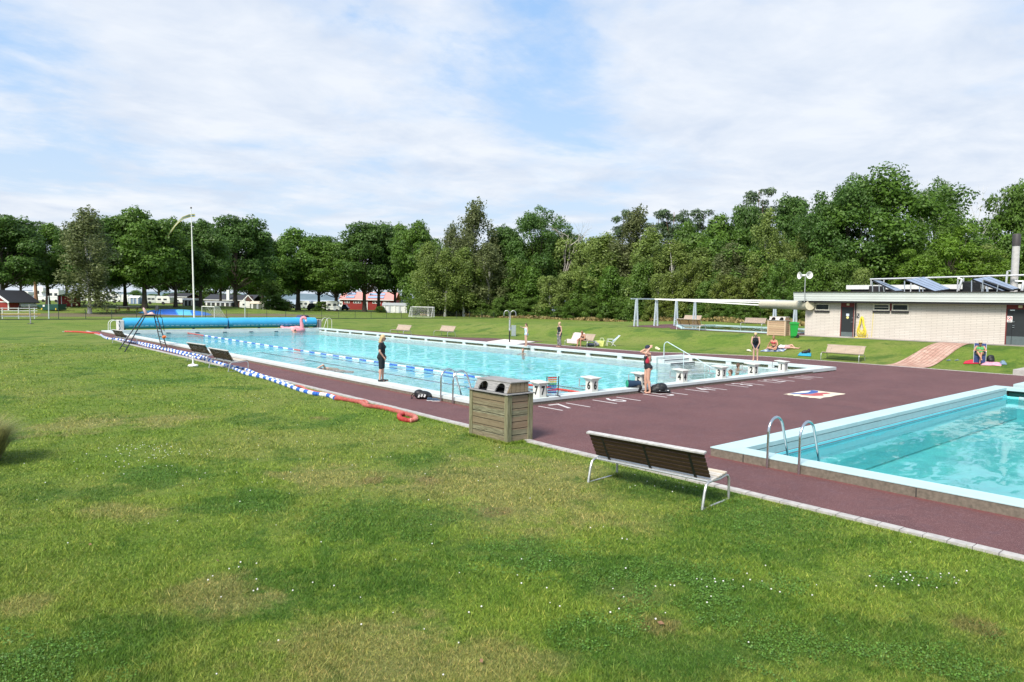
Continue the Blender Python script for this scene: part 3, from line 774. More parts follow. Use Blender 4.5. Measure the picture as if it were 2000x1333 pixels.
# tiny coping lettering as small dark strokes
m = MB()
for px, py, n in ((1130, 686.5, 9), (1478, 707, 9)):
    q = Pz(px, py, .2)
    for i in range(n): m.bb((q.x-.05, q.y-.4+i*.09, .2), (q.x+.03+.02*(i % 2), q.y-.4+i*.09+.045, .203))
struct('coping_lettering', m, NUM)

# ---- lap counter with coloured beads
t = thing('lap_counter', 'lap counter frame with rainbow coloured tags on the pool edge by block seven', 'lap counter', (*Pz(1078, 774, .2).xy, .2), R(-20))
m = MB()
for sx in (-1, 1): m.beam((sx*.2, 0, 0), (sx*.2+.02, 0, .62), .03, .02); m.box((sx*.2, 0, .01), (.04, .3, .02))
for i in range(8): m.tube([(-.2, 0, .12+.065*i), (.21, 0, .12+.065*i)], .005, 5)
m.build('frame', BLACKM, t)
cs = [(.45, .05, .04), (.5, .16, .03), (.5, .4, .05), (.05, .25, .08), (.03, .12, .35), (.06, .22, .4), (.35, .05, .15), (.03, .08, .25)]
for i in range(8):
    m = MB()
    for j in range(4): m.box((-.11+.075*j, 0, .12+.065*i), (.062, .02, .048))
    m.build('tag_row', mat('tag_%d' % i, cs[7-i], .5), t)

# ---- ropes
BLU = mat('float_blue', (.03, .13, .50), .4); WHT = mat('float_white', (.78, .80, .82), .4); RED = mat('float_red', (.52, .06, .04), .45)
def smooth_path(pts, step=.3):
    pts = [Vector(p) for p in pts]; out_ = []
    for i in range(len(pts)-1):
        p0, p1, p2, p3 = pts[max(0, i-1)], pts[i], pts[i+1], pts[min(len(pts)-1, i+2)]
        n = max(2, int((p2-p1).length/step))
        for j in range(n):
            u = j/n; out_.append(.5*((2*p1)+(p2-p0)*u+(2*p0-5*p1+4*p2-p3)*u*u+(-p0+3*p1-3*p2+p3)*u**3))
    out_.append(pts[-1]); return out_
def resample(pts, step):
    out_ = [pts[0]]; acc = 0
    for a, b_ in zip(pts, pts[1:]):
        L = (b_-a).length
        while acc+L >= step:
            u = (step-acc)/L; a = a+(b_-a)*u; out_.append(a); L = (b_-a).length; acc = 0
        acc += L
    return out_
def rope(name, label, pts, r, colfn, parts, cat='lane rope', disc=.09, group=None):
    """floats threaded on a line; colfn(index,total)->part key"""
    t = thing(name, label, cat, pts[0], 0, group); o = Vector(pts[0])
    ps = resample(smooth_path(pts), disc)
    keys = list(parts); n = len(ps)-1; pt_ = []; rs_ = []; ci = []
    for i in range(n):
        a, b_ = ps[i]-o, ps[i+1]-o; d = b_-a
        for u, q_ in ((.0, .5), (.14, 1.), (.86, 1.)): pt_.append(a+d*u); rs_.append(r*q_); ci.append(keys.index(colfn(i, n)))
    m = MB(); m.tube(pt_, rs_, 8)
    for i in range(len(pt_)-1):
        for j in range(8): m.m[i*8+j] = ci[i]
    m.build('floats', [parts[k_] for k_ in keys], t, smooth=True)
    e = MB(); e.tube([ps[0]-o-(ps[1]-ps[0])*1.5, ps[0]-o], r*.3, 5); e.build('end_loop', GREYM, t)
    return t
FL = {'blue_floats': BLU, 'white_floats': WHT, 'red_floats': RED}
def wcol(i, n):
    f = i/n
    if f < .09 or f > .885 or .455 < f < .475: return 'red_floats'
    return 'blue_floats' if (i//5) % 2 else 'white_floats'
rope('lane_rope', 'blue and white lane rope with red ends floating in the long pool', [(19.15, 65.4, WZ+.05), (19.0, 45, WZ-.008), (18.8, 30, WZ-.008), (18.6, 15.95, WZ+.02)], .044, wcol, FL, disc=.16)
def gp(px, py, z=.06): q = T(px, py); return Vector((q.x, q.y, z))
def gcol(i, n): return 'blue_floats' if (i//3) % 2 else 'white_floats'
rope('lane_rope', 'long blue and white lane rope along the lawn edge up to the red coils', [gp(*p) for p in ((196, 655), (208, 663), (232, 665), (262, 671), (290, 679), (325, 686), (370, 698), (405, 706), (440, 716), (462, 725), (480, 733), (520, 742), (560, 756), (585, 765), (615, 773), (640, 776), (655, 782))], .066, gcol, FL, disc=.11, group='lane ropes on the lawn')
rope('lane_rope', 'second blue and white lane rope twisted beside the first one under the pair of benches', [gp(*p) for p in ((268, 671), (300, 677), (345, 688), (392, 698), (425, 711), (450, 718), (478, 724), (505, 735), (545, 748), (575, 760))], .062, lambda i, n: 'white_floats' if (i//3) % 2 else 'blue_floats', FL, disc=.11, group='lane ropes on the lawn')
rope('lane_rope', 'orange red lane rope end stretched across the far lawn', [gp(*p) for p in ((126, 649.5), (150, 650), (175, 652), (190, 653), (198, 656))], .07, lambda i, n: 'red_floats', FL, disc=.12, group='lane ropes on the lawn')
def coil(pts, name, label, r=.05):
    t = thing(name, label, 'lane rope', pts[0], 0, 'lane ropes on the lawn'); o = Vector(pts[0]); ps = resample(smooth_path(pts, .1), .032)
    pt_ = []; rs_ = []
    for i in range(len(ps)-1):
        a, b_ = ps[i]-o, ps[i+1]-o; d = b_-a; rr = r*(1+.10*math.sin(i*.9))
        pt_ += [a, a+d*.3, a+d*.7]; rs_ += [rr*.72, rr, rr]
    m = MB(); m.tube(pt_, rs_, 9)
    for i in range(len(pt_)-1):
        for j in range(9): m.m[i*9+j] = 1 if i % 3 == 2 else 0
    m.build('floats', [mat('coil_red', (.38, .04, .035), .5, var=.2), mat('coil_line', (.50, .20, .16), .6)], t, smooth=True)
    e = MB(); e.tube([ps[0]-o-(ps[1]-ps[0])*3, ps[0]-o], r*.3, 5); e.build('end_loop', GREYM, t)
coil([gp(*p, .055) for p in ((655, 782), (680, 785), (705, 790), (716, 796), (745, 800), (770, 806), (790, 812), (808, 817), (812, 823), (800, 826), (783, 822), (780, 815), (790, 813))], 'lane_rope', 'red ribbed lane rope ending in a coil on the lawn near the kerb', .062)
coil([gp(*p, .05) for p in ((578, 757), (590, 759), (600, 765), (625, 771), (645, 774), (665, 780), (690, 786), (712, 787), (717, 792), (705, 793))], 'lane_rope', 'thinner red lane rope running beside the blue and white one', .045)

# ---- pool cover reels
RB_ = mat('cover_blue', (.05, .38, .68), .35, var=.08, scale=1.5, bump=.01, bscale=6)
RY = 67.6
xa, xb_, xc = atY(240, RY), atY(441.5, RY), atY(615, RY); xd = atY(445, RY)
def reel(xl, xr, label):
    q = Vector(((xl+xr)/2, RY, 0)); zt = zat((240+441)/2, 621, (atY(340, RY), RY)); zb = zat((240+441)/2, 642, (atY(340, RY), RY)); r = (zt-zb)/2; zc = (zt+zb)/2; L = xr-xl
    t = thing('cover_reel', label, 'cover reel', q, 0, 'rolled pool covers')
    m = MB(); n = 40; vs = []; fs = []
    xsn = 30
    for i in range(xsn+1):
        x = -L/2+L*i/xsn; rr = r*(.95 if i in (0, xsn) else 1)*(1+.008*math.sin(i*1.7))
        for j in range(n):
            a = 2*PI*j/n; r2 = rr*(1+.010*math.sin(3*a+i*.15)); vs.append((x, r2*math.cos(a), zc+r2*math.sin(a)))
    for i in range(xsn):
        for j in range(n): fs.append((i*n+j, i*n+(j+1) % n, (i+1)*n+(j+1) % n, (i+1)*n+j))
    fs.append(tuple(range(n))); fs.append(tuple(xsn*n+j for j in range(n)))
    m.add(vs, fs); m.build('rolled_cover', RB_, t, smooth=True)
    m = MB(); rn = random.Random(5)
    for i in range(int(L/.42)):
        x = -L/2+.5+i*.42; a = R(207+rn.uniform(-1, 1)); m.box((x, math.cos(a)*r*1.012, zc+math.sin(a)*r*1.012), (rn.uniform(.2, .34), .02, .045), (a-PI/2, 0, 0))
    m.build('edge_strap', mat('strap_pale', (.45, .62, .68), .5), t)
    m = MB(); m.tube([(-L/2-.25, 0, zc), (L/2+.25, 0, zc)], .06); m.build('axle', GALV, t, smooth=True)
    nn = 4
    for i in range(nn):
        x = -L/2+.1+(L-.2)*i/(nn-1); m = MB(); m.box((x, 0, .06), (.35, .5, .06)); m.box((x, 0, .16), (.12, .3, .16)); m.build('foot', BLACKM, t, bevel=.01)
    return zt
zt = reel(xa, xb_, 'bright blue rolled pool cover behind the far end of the long pool, left roll')
reel(xd, xc, 'bright blue rolled pool cover behind the far end of the long pool, right roll')
for px, wpx, mm, lb in ((234, 12, mat('reel_post_white', (.66, .64, .62), .6), 'whitish drive cabinet at the left end of the blue cover reels'), (620, 8.5, mat('reel_post_grey', (.33, .32, .33), .7), 'grey drive cabinet at the right end of the blue cover reels')):
    x = atY(px, RY); t = thing('drive_cabinet', lb, 'cabinet', (x, RY, 0), 0, 'reel drive cabinets')
    m = MB(); m.box((0, 0, .5), (.42, .9, 1.0)); m.build('body', mm, t, bevel=.03)
    m = MB(); m.box((-.16, -.47, .5), (.06, .03, .9)); m.build('side_strip', BLACKM, t)
x = atY(443.2, RY); t = thing('reel_bracket', 'grey bracket between the two blue cover rolls', 'bracket', (x, RY, 0)); m = MB(); m.box((0, 0, .35), (.12, .3, .7)); m.box((0, 0, .05), (.7, .6, .1)); m.build('post', GREYM, t, bevel=.01)

# ---- lifeguard chair
f = [T(233, 684), T(244, 688), T(316, 684), T(328, 685.5)]
cen = sum(f, Vector())/4; cen = Vector((cen.x, cen.y, 0))
f = [T(232.5, 683.5), T(243.5, 688), T(316, 682.5), T(328, 686.5)]
base = Vector((10.6, 43.7, 0))
t = thing('lifeguard_chair', 'tall black steel lifeguard chair with ladder rungs at the left pool edge', 'lifeguard chair', base)
pt = [Vector((*Pz(px, py, 1.9).xy, 1.9)) for px, py in ((284, 617), (291, 619), (302, 617.5), (307, 618.5))]
ctr = sum(pt, Vector())/4
legs = [(f[0], ctr+Vector((-.42, .28, 0))), (f[1], ctr+Vector((-.42, -.28, 0))), (f[2], ctr+Vector((.22, .28, 0))), (f[3], ctr+Vector((.22, -.28, 0)))]
for a, b_ in legs:
    m = MB(); m.tube([a-base, b_-base], .032, 8); m.build('leg', BLACKM, t, smooth=True)
for i in range(6):
    u = .08+.15*i; a = legs[2][0].lerp(legs[2][1], u)-base; b_ = legs[3][0].lerp(legs[3][1], u)-base
    m = MB(); m.tube([a, b_], .02, 6); m.build('rung', BLACKM, t, smooth=True)
m = MB(); a = legs[0][0].lerp(legs[0][1], .12)-base; b_ = legs[1][0].lerp(legs[1][1], .12)-base; m.tube([a, b_], .03, 6); m.build('crossbar', BLACKM, t)
cc_ = ctr-base
m = MB(); m.box(cc_+Vector((-.1, 0, .03)), (.7, .62, .05)); m.build('seat', BLACKM, t, bevel=.01)
m = MB(); m.box(cc_+Vector((.34, .1, .48)), (.04, .62, .32), (0, R(5), 0)); m.beam(cc_+Vector((.24, .3, 0)), cc_+Vector((.34, .3, .4)), .03, .03); m.beam(cc_+Vector((.24, -.2, 0)), cc_+Vector((.34, -.2, .4)), .03, .03); m.build('backrest', BLACKM, t, bevel=.006)
m = MB(); m.tube([cc_+Vector((.24, -.28, 0)), cc_+Vector((.4, -.28, .03)), cc_+Vector((.5, -.28, -.12)), cc_+Vector((.62, -.28, -.9))], .02, 6); m.build('handrail', BLACKM, t, smooth=True)
m = MB(); m.ell((0, 0, .06), (.3, .2, .07)); m.ell((-.25, 0, .22), (.08, .16, .26), rot=(0, -.4, 0)); m.ell((.1, .05, .1), (.14, .12, .1))
o = m.build('towel', mat('pink_white_towel', (.62, .42, .40), .9, var=.35, scale=14), smooth=True, loc=ctr+Vector((-.1, 0, .05))); tag(o, 'pinkish white towel bundle on the lifeguard chair seat', 'towel')
m = MB(); m.lathe([(.05, 0), (.10, .03), (.10, .10), (.05, .34)], n=12)
q = legs[2][0].lerp(legs[3][0], .5); o = m.build('rescue_buoy', mat('orange_plastic', (.65, .16, .04), .5), smooth=True, loc=Vector((q.x-.05, q.y, .75))); o.rotation_euler = (R(80), 0, 0); tag(o, 'orange rescue buoy hanging by the lifeguard chair ladder', 'rescue buoy')

# ---- white parasol base on grass
t = thing('parasol_base', 'white parasol base with an upright tube on the lawn beside the pair of benches', 'parasol base', T(377, 716))
m = MB(); m.lathe([(.21, 0), (.22, .05), (.19, .08), (.07, .10), (.05, .12)], n=24); m.build('foot', WHITEP, t, smooth=True)
m = MB(); m.tube([(0, 0, .1), (0, 0, .44)], .035, 12); m.tube([(0, 0, .38), (0, 0, .46)], .055, 12); m.build('tube', WHITEP, t, smooth=True)
# ---- short post on far lawn left
q = T(60, 633); t = thing('steel_post', 'thin grey post standing in a small plate on the far left lawn', 'post', q); h = zat(57, 595, q)
m = MB(); m.tube([(0, 0, 0), (-.1, 0, h)], .05); m.build('pole', GREYM, t); m = MB(); m.lathe([(.3, 0), (.28, .05)], n=16); m.build('base', BLACKM, t)
# ---- flagpole
q = T(379.5, 622); h = zat(381, 409, q)
t = thing('flagpole', 'tall white flagpole behind the blue reels', 'flagpole', q)
m = MB(); n = 12; tx = zat  # gentle taper
top = Vector((-.35, -.1, h)); m.tube([(0, 0, 0), tuple(top*.5), tuple(top)], [.13, .10, .05], 12); m.build('pole', WHITEP, t, smooth=True)
m = MB(); m.ell(top+Vector((0, 0, .12)), (.13, .13, .13)); m.build('finial', mat('gold_dark', (.08, .06, .05), .4), t, smooth=True)
# pennant hanging to the left
fd = dist(q); rr = rgt
def pp(px, py): 
    d_ = ray(px, py); s = fd/(d_.x*.6579+d_.y*.7531); return Vector((0, 0, CH))+d_*s-q
cl = [pp(*p) for p in ((381, 421), (370, 422), (358, 426), (349, 433), (341, 442), (334, 452), (328, 462))]
wd_ = [.20, .19, .17, .15, .12, .08, .03]; m = MB(); vs = []; fs = []
for i, (c_, w_) in enumerate(zip(cl, wd_)):
    tg = (cl[min(i+1, 6)]-cl[max(i-1, 0)]).normalized(); nn_ = Vector((tg.y*0, 0, 0)); side = tg.cross(Vector((.6579, .7531, 0))).normalized()
    b1 = Vector((.6579, .7531, 0))*.10*math.sin(i*1.3)
    for s_ in (-1, -.35, .35, 1): vs.append(c_+side*w_*s_+b1*s_)
for i in range(6):
    for j in range(3): fs.append((i*4+j, i*4+j+1, i*4+j+5, i*4+j+4))
for j, f_ in enumerate(fs): m.add([], []); m.f.append(f_); m.m.append(1 if j % 3 == 1 else 0)
m.v = [tuple(v) for v in vs]
pn = m.build('pennant', [mat('pennant_yellow', (.45, .40, .08), .7), mat('pennant_blue', (.10, .22, .38), .7)]); pn.location = q; pn.modifiers.new('t', 'SOLIDIFY').thickness = .02
tag(pn, 'long narrow yellow and blue pennant flying from the flagpole', 'pennant')

# ---- outdoor shower, cabinet and slab
q = T(995, 670); t = thing('outdoor_shower', 'steel outdoor shower post with two arched heads', 'shower', (q.x, q.y, 0), R(-41)); h = zat(995, 605, q)
m = MB(); m.tube([(0, 0, 0), (0, 0, .9)], .05); m.build('post', BLACKM, t, smooth=True)
m = MB(); m.tube([(0, 0, .9), (0, 0, 1.0), (0, 0, h-.8)], .07); m.build('column', GALV, t, smooth=True)
for s_ in (-1, 1):
    m = MB(); pts = [(s_*.04, 0, 1.4), (s_*.05, 0, h-.35)]+[(s_*(.05+.2-.2*math.cos(a)), 0, h-.3+.22*math.sin(a)) for a in [PI*i/10 for i in range(1, 11)]]+[(s_*.45, 0, h-.5)]
    m.tube(pts, .022, 8); m.build('shower_arm', GALV, t, smooth=True)
m = MB(); m.ell((.0, -.1, 1.02), (.1, .1, .06)); m.box((.1, -.08, 1.12), (.12, .06, .12)); m.build('valve', STEEL, t)
q = T(1003, 657); t = thing('utility_cabinet', 'grey metal cabinet on the lawn behind the shower', 'cabinet', q, R(-41)); h = zat(1003, 636, q)-q.z
m = MB(); m.box((0, 0, h/2), (.42, .3, h)); m.build('body', mat('cabinet_grey', (.25, .30, .31), .6), t, bevel=.015)
m = MB(); m.box((.0, -.155, h/2+.02), (.36, .012, h-.12)); m.build('door', mat('cabinet_door', (.28, .33, .34), .6), t)
m = MB(); qa = [T(952, 669), T(985, 664.5), T(1045, 669), T(1010, 674)]; m.add([(p.x, p.y, DZ+.05) for p in qa]+[(p.x, p.y, -.02) for p in qa], [(0, 1, 2, 3), (0, 3, 7, 4), (3, 2, 6, 7), (2, 1, 5, 6), (1, 0, 4, 5)]); struct('shower_slab', m, mat('slab_pale', (.66, .62, .56), .8))['label'] = 'pale concrete slab under the shower'
# grey step block at right edge
q = T(1977, 733); m = MB(); m.box((0, 0, .14), (2.2, 3.0, .28)); o = m.build('stone_step', mat('step_grey', (.38, .36, .34), .85, var=.15), bevel=.02, loc=(q.x+1.15, q.y-1.5, 0)); tag(o, 'grey concrete step block at the right edge beyond the deck', 'step')
# ================================================================ pool building
XW = 49.4; ZB = 1.06; YL = atX(1573.5, XW); YR = -9.
def wy(px): return atX(px, XW)
def wz(px, py): return zat(px, py, (XW, wy(px)))
def brick_mat():
    m, nt, out = new_mat('cream_brick'); k = NT(nt); o = k.pos()
    sx = k.n('ShaderNodeSeparateXYZ', ins={0: o}); v = k.n('ShaderNodeCombineXYZ', ins={0: sx.outputs[1], 1: sx.outputs[2], 2: 0.}).outputs[0]
    br = k.n('ShaderNodeTexBrick', offset=.5, ins={'Vector': v, 'Color1': (.58, .535, .48, 1), 'Color2': (.62, .57, .51, 1), 'Mortar': (.36, .33, .295, 1), 'Scale': 1., 'Mortar Size': .011, 'Mortar Smooth': .2, 'Brick Width': .62, 'Row Height': .105})
    c = k.mix(k.ramp(k.noise(v, .9, 4), [(.4, .0), (.7, .25)]), br.outputs[0], (.40, .34, .29))
    b = k.bsdf(c, .85, 0, k.bump(br.outputs[1], -.4, .01), .2); k.link(b.outputs[0], out.inputs[0]); return m
BRK = brick_mat()
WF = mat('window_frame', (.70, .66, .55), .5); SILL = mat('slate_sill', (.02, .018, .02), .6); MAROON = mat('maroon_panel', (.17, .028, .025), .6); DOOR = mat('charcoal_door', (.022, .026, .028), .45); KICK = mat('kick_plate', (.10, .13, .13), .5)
GLASS = mat('dark_glass', (.025, .032, .03), .35, var=.4, scale=3, spec=.25)
t = thing('pool_building', 'low cream brick pool building with white fascia and flat roof', 'building', (XW, YL, ZB)); O = Vector((XW, YL, ZB))
def L(m, name, mt, parent=t, **kw):
    o = m.build(name, mt, None, **kw); o.parent = parent; o.location = -O if parent is t else (0, 0, 0); return o
ze = wz(1577, 588.5); d0, d1 = wy(1642.3), wy(1669); dtop = wz(1655, 599.5)
e0 = wy(1965.5); etop = wz(1985, 603.5)
m = MB()
m.bb((XW, d0, ZB-1.2), (XW+7, YL, ze+.1)); m.bb((XW, e0, ZB-1.2), (XW+7, d1, ze+.1)); m.bb((XW+.12, d1, ZB-1.2), (XW+7, d0, ze+.1)); m.bb((XW+.12, YR, ZB-1.2), (XW+7, e0, ze+.1))
L(m, 'wall', BRK)
fz1 = zat(1560, 571.3, (XW-.75, YL+.4)); fz0 = ze+.02
def fascia_mat():
    m, nt, out = new_mat('fascia_white'); k = NT(nt)
    z = k.n('ShaderNodeSeparateXYZ', ins={0: k.pos()}).outputs[2]
    s_ = k.math('FRACT', k.math('MULTIPLY', z, 6.0)); g = k.ramp(s_, [(.0, .0), (.12, 1.), (.8, 1.), (1., .1)])
    c = k.mix(g, (.30, .33, .33), (.66, .70, .69)); c = k.mix(k.ramp(k.noise(k.pos(), .8, 4), [(.45, 0.), (.8, .25)]), c, (.45, .45, .42))
    b = k.bsdf(c, .6, 0, k.bump(g, .5, .02)); k.link(b.outputs[0], out.inputs[0]); return m
m = MB()
m.prism([(XW-.56, fz0), (XW+.0, fz0), (XW+.0, fz1), (XW-.68, fz1)], YR, YL+.62, 1)
m.prism([(YL, fz0), (YL+.38, fz0), (YL+.85, fz1), (YL, fz1)], XW-.02, XW+7.2, 0)
L(m, 'fascia', fascia_mat())
m = MB(); m.bb((XW-.74, YR, fz1+.002), (XW+7.2, YL+.6, fz1+.04)); L(m, 'roof', mat('roof_felt', (.06, .055, .05), .9))
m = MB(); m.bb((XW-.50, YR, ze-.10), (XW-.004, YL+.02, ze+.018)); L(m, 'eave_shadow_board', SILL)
def window(pa, pb, ya, yb):
    y1, y0 = wy(pa), wy(pb); zt_, zb_ = wz(pa, ya), wz(pa, yb)
    f = MB(); w_ = .07
    f.bb((XW-.05, y0, zt_-w_), (XW+.03, y1, zt_)); f.bb((XW-.05, y0, zb_), (XW+.03, y1, zb_+w_)); f.bb((XW-.05, y0, zb_+w_), (XW+.03, y0+w_, zt_-w_)); f.bb((XW-.05, y1-w_, zb_+w_), (XW+.03, y1, zt_-w_))
    fo = L(f, 'window', WF)
    g = MB(); g.bb((XW-.015, y0+w_, zb_+w_), (XW+.005, y1-w_, zt_-w_)); L(g, 'pane', GLASS, fo)
    s_ = MB(); s_.bb((XW-.09, y0-.02, zb_-.12), (XW+.0, y1+.02, zb_-.004)); L(s_, 'sill', SILL, fo)
    return fo
window(1592.5, 1620.5, 593.4, 606.5); fo = window(1706, 1738, 594, 607); window(1742.5, 1775, 594, 607.5)
m = MB(); m.bb((XW-.02, wy(1742.3), wz(1740, 607)), (XW-.002, wy(1738.2), ze)); L(m, 'red_panel', MAROON)
m = MB(); m.bb((XW-.03, wy(1737), wz(1720, 601)), (XW-.016, wy(1707.5), wz(1720, 600))); L(m, 'blind_rail', WF)
def door(ya, yb, ztop, names, kick=.34):
    p = MB(); p.bb((XW+.02, ya, ztop), (XW+.10, yb, ze)); L(p, 'red_panel', MAROON)
    dm = MB(); dm.bb((XW+.03, ya+.06, ZB+.02), (XW+.09, yb-.06, ztop-.03)); do = L(dm, 'door', DOOR)
    f = MB(); f.bb((XW+.0, ya, ZB), (XW+.11, ya+.06, ztop)); f.bb((XW+.0, yb-.06, ZB), (XW+.11, yb, ztop)); f.bb((XW+.0, ya, ztop-.03), (XW+.11, yb, ztop)); L(f, 'frame', MAROON, do)
    kk = MB(); kk.bb((XW+.022, ya+.07, ZB+.03), (XW+.03, yb-.07, ZB+kick+.03)); L(kk, 'kick_plate', KICK, do)
    return do
dr = door(d1, d0, dtop, 0)
h = MB(); hy = wy(1666.5)
h.bb((XW-.01, hy-.03, wz(1666, 622)), (XW+.03, hy+.06, wz(1666, 621))); h.bb((XW-.04, hy-.02, wz(1666, 630)), (XW+.03, hy+.1, wz(1666, 629))); L(h, 'handle', STEEL, dr)
s_ = MB(); y_ = wy(1656); s_.bb((XW+.018, y_-.10, wz(1656, 618)), (XW+.026, y_+.10, wz(1656, 613))); s_.M = None; L(s_, 'notice', mat('notice_pale', (.55, .62, .75), .6, var=.3, scale=30), dr)
s_ = MB(); s_.tube([(XW+.016, y_, wz(1656, 620.7)), (XW+.028, y_, wz(1656, 620.7))], .09, 16); L(s_, 'yellow_sticker', mat('sticker_yellow', (.72, .66, .25), .6), dr)
s_ = MB(); s_.bb((XW+.0, y_-.09, wz(1656, 597.2)), (XW+.018, y_+.09, wz(1656, 593.2))); L(s_, 'number_plate', mat('plate_cream', (.72, .66, .45), .6))
dr2 = door(YR+.1, e0, etop, 0, .5)
s_ = MB(); ys2 = wy(1978.3); s_.bb((XW+.02, ys2-.012, ZB), (XW+.031, ys2+.012, etop-.04)); L(s_, 'door_joint', BLACKM, dr2)
y_ = wy(1973); z_ = wz(1973, 623.5)
s_ = MB(); s_.bb((XW+.015, y_-.14, z_-.19), (XW+.028, y_+.14, z_+.17)); L(s_, 'notice', mat('notice_white', (.75, .74, .73), .6), dr2)
s_ = MB(); s_.tube([(XW+.012, y_+.10*math.cos(a), z_+.03+.10*math.sin(a)) for a in [2*PI*i/20 for i in range(21)]], .014, 5); s_.beam((XW+.012, y_-.07, z_+.10), (XW+.012, y_+.07, z_-.04), .006, .026); L(s_, 'prohibition_ring', mat('sign_red', (.62, .05, .06), .5), dr2)
s_ = MB(); s_.tube([(XW+.010, y_-.03, z_+.05), (XW+.010, y_+.03, z_-.0)], .02, 6); s_.bb((XW+.012, y_-.10, z_-.15), (XW+.0145, y_+.10, z_-.12)); L(s_, 'pictogram', NUM, dr2)
h = MB()
for zz in (629, 636.5, 640): h.bb((XW-.02, wy(1981.5)-.05, wz(1981, zz+.8)), (XW+.03, wy(1981.5)+.05, wz(1981, zz-.4)))
h.bb((XW-.01, wy(1978)-.12, etop-.12), (XW+.03, wy(1978)+.12, etop-.06)); L(h, 'handle', STEEL, dr2)
s_ = MB(); y_ = wy(1993); s_.bb((XW+.0, y_-.10, wz(1993, 602)), (XW+.018, y_+.10, wz(1993, 597))); L(s_, 'number_plate', MATS['plate_cream'])
# accessibility sign
y_ = wy(1676.5); z_ = wz(1676.5, 617)
s_ = MB(); s_.bb((XW-.02, y_-.09, z_-.17), (XW-.002, y_+.09, z_+.16)); L(s_, 'sign_board', BLACKM)
s_ = MB(); X_ = XW-.024; s_.ell((X_, y_+.01, z_+.10), (.006, .03, .03)); s_.tube([(X_, y_+.01, z_+.06), (X_, y_+.01, z_-.03), (X_, y_-.04, z_-.04), (X_, y_-.055, z_-.10)], .011, 5); s_.tube([(X_, y_+.02+.055*math.cos(a), z_-.06+.055*math.sin(a)) for a in [PI*.4+PI*1.2*i/12 for i in range(13)]], .008, 5); L(s_, 'wheelchair_symbol', WHITEP)
m = MB(); m.tube([(XW-.07, wy(1672), ZB), (XW-.07, wy(1672), ze-.1)], .045, 8); L(m, 'downpipe', SILL)
m = MB(); m.tube([(XW-.02, wy(1706.5), wz(1706.5, 608)), (XW-.02, wy(1705), ZB+.1)], .012, 6); L(m, 'supply_hose', mat('hose_yellow', (.70, .58, .06), .5, var=.15))
# concrete strip
m = MB(); m.bb((XW-1.5, YR, ZB-.2), (XW, YL+2.2, ZB+.03)); struct('pavement', m, mat('strip_concrete', (.27, .24, .22), .9, var=.25, scale=2))['label'] = 'concrete strip along the pool building'
m = MB(); m.bb((XW-1.15, d1-.15, ZB+.03), (XW, d0+.9, ZB+.05)); struct('door_slab', m, mat('door_slab_m', (.46, .42, .38), .9))
# rooftop: upper white band, solar collectors, pipes, chimney, units
rt = fz1+.04
def RX(px, py, X): y = atX(px, X); return Vector((X, y, zat(px, py, (X, y))))
a, b_ = RX(1651, 565, XW+5.5), RX(1910, 562, XW+5.5)
m = MB(); m.bb((a.x, b_.y-6, a.z-.02), (a.x+4, a.y, zat(1651, 557.5, a))); L(m, 'roof_upper_tier', mat('tier_white', (.66, .67, .65), .6))
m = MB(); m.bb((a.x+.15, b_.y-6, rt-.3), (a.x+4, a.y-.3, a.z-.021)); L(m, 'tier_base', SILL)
PANEL = mat('solar_glass', (.22, .27, .36), .18, var=.15, scale=1.2, spec=.9); PFR = mat('panel_frame', (.025, .028, .033), .5)
def collector(hf, lf, hb, lb_):
    X0 = XW+.5; A = RX(*hf, X0); B = RX(*lf, X0); B.z = max(B.z, rt+.03)
    Ab = RX(*hb, X0+1.1); Bb = RX(*lb_, X0+1.1); n = (B-A).cross(Ab-A).normalized(); n = n if n.x < 0 else -n
    f = MB(); f.add([A, B, Bb, Ab]+[p-n*.09 for p in (A, B, Bb, Ab)], [(0, 1, 2, 3), (7, 6, 5, 4), (0, 4, 5, 1), (1, 5, 6, 2), (2, 6, 7, 3), (3, 7, 4, 0)]); fo = L(f, 'solar_collector', PFR)
    for i in range(4):
        u0, u1 = i/4+.012, (i+1)/4-.012; g = MB()
        def q(u, v): return (A+(Ab-A)*u)*(1-v)+(B+(Bb-B)*u)*v+n*.012
        g.add([q(u0, .02), q(u0, .98), q(u1, .98), q(u1, .02)], [(0, 1, 2, 3)]); L(g, 'glass_panel', PANEL, fo)
    for P_ in (A, Ab, A.lerp(B, .5)): m = MB(); m.beam(P_-n*.1, (P_.x, P_.y, rt), .05, .05); L(m, 'support_strut', STEEL, fo)
collector((1703, 547.5), (1748, 569), (1716, 548.5), (1763, 568)); collector((1765, 546.5), (1825, 569.5), (1801, 541), (1855, 565)); collector((1896, 545.5), (1957, 569.5), (1928, 540), (1989, 564)); collector((1916, 549), (1976, 569.5), (1918, 549.5), (1979, 569))
m = MB(); A, B = RX(1697, 546, XW+4.5), RX(2030, 537, XW+4.5); m.tube([A, B], .06, 8)
for px in (1699, 1724, 1777, 1868, 1962, 1879): P_ = RX(px, 560, XW+4.5); m.tube([(P_.x, P_.y, rt), (P_.x, P_.y, A.z+(B.z-A.z)*(P_.y-A.y)/(B.y-A.y))], .04, 6)
A = RX(1868, 544, XW+3); m.tube([A, RX(1876, 546, XW+3), RX(1870, 568, XW+3)], .08, 8); A = RX(1964, 530, XW+3); m.tube([RX(1970, 530, XW+3), A, RX(1962, 560, XW+3)], .06, 8); m.tube([RX(1980, 545, XW+3), RX(1980, 550, XW+3), RX(1996, 550, XW+3), RX(1994, 568, XW+3)], .08, 8)
L(m, 'roof_pipes', mat('pipe_pale', (.60, .61, .62), .4, .4), smooth=True)
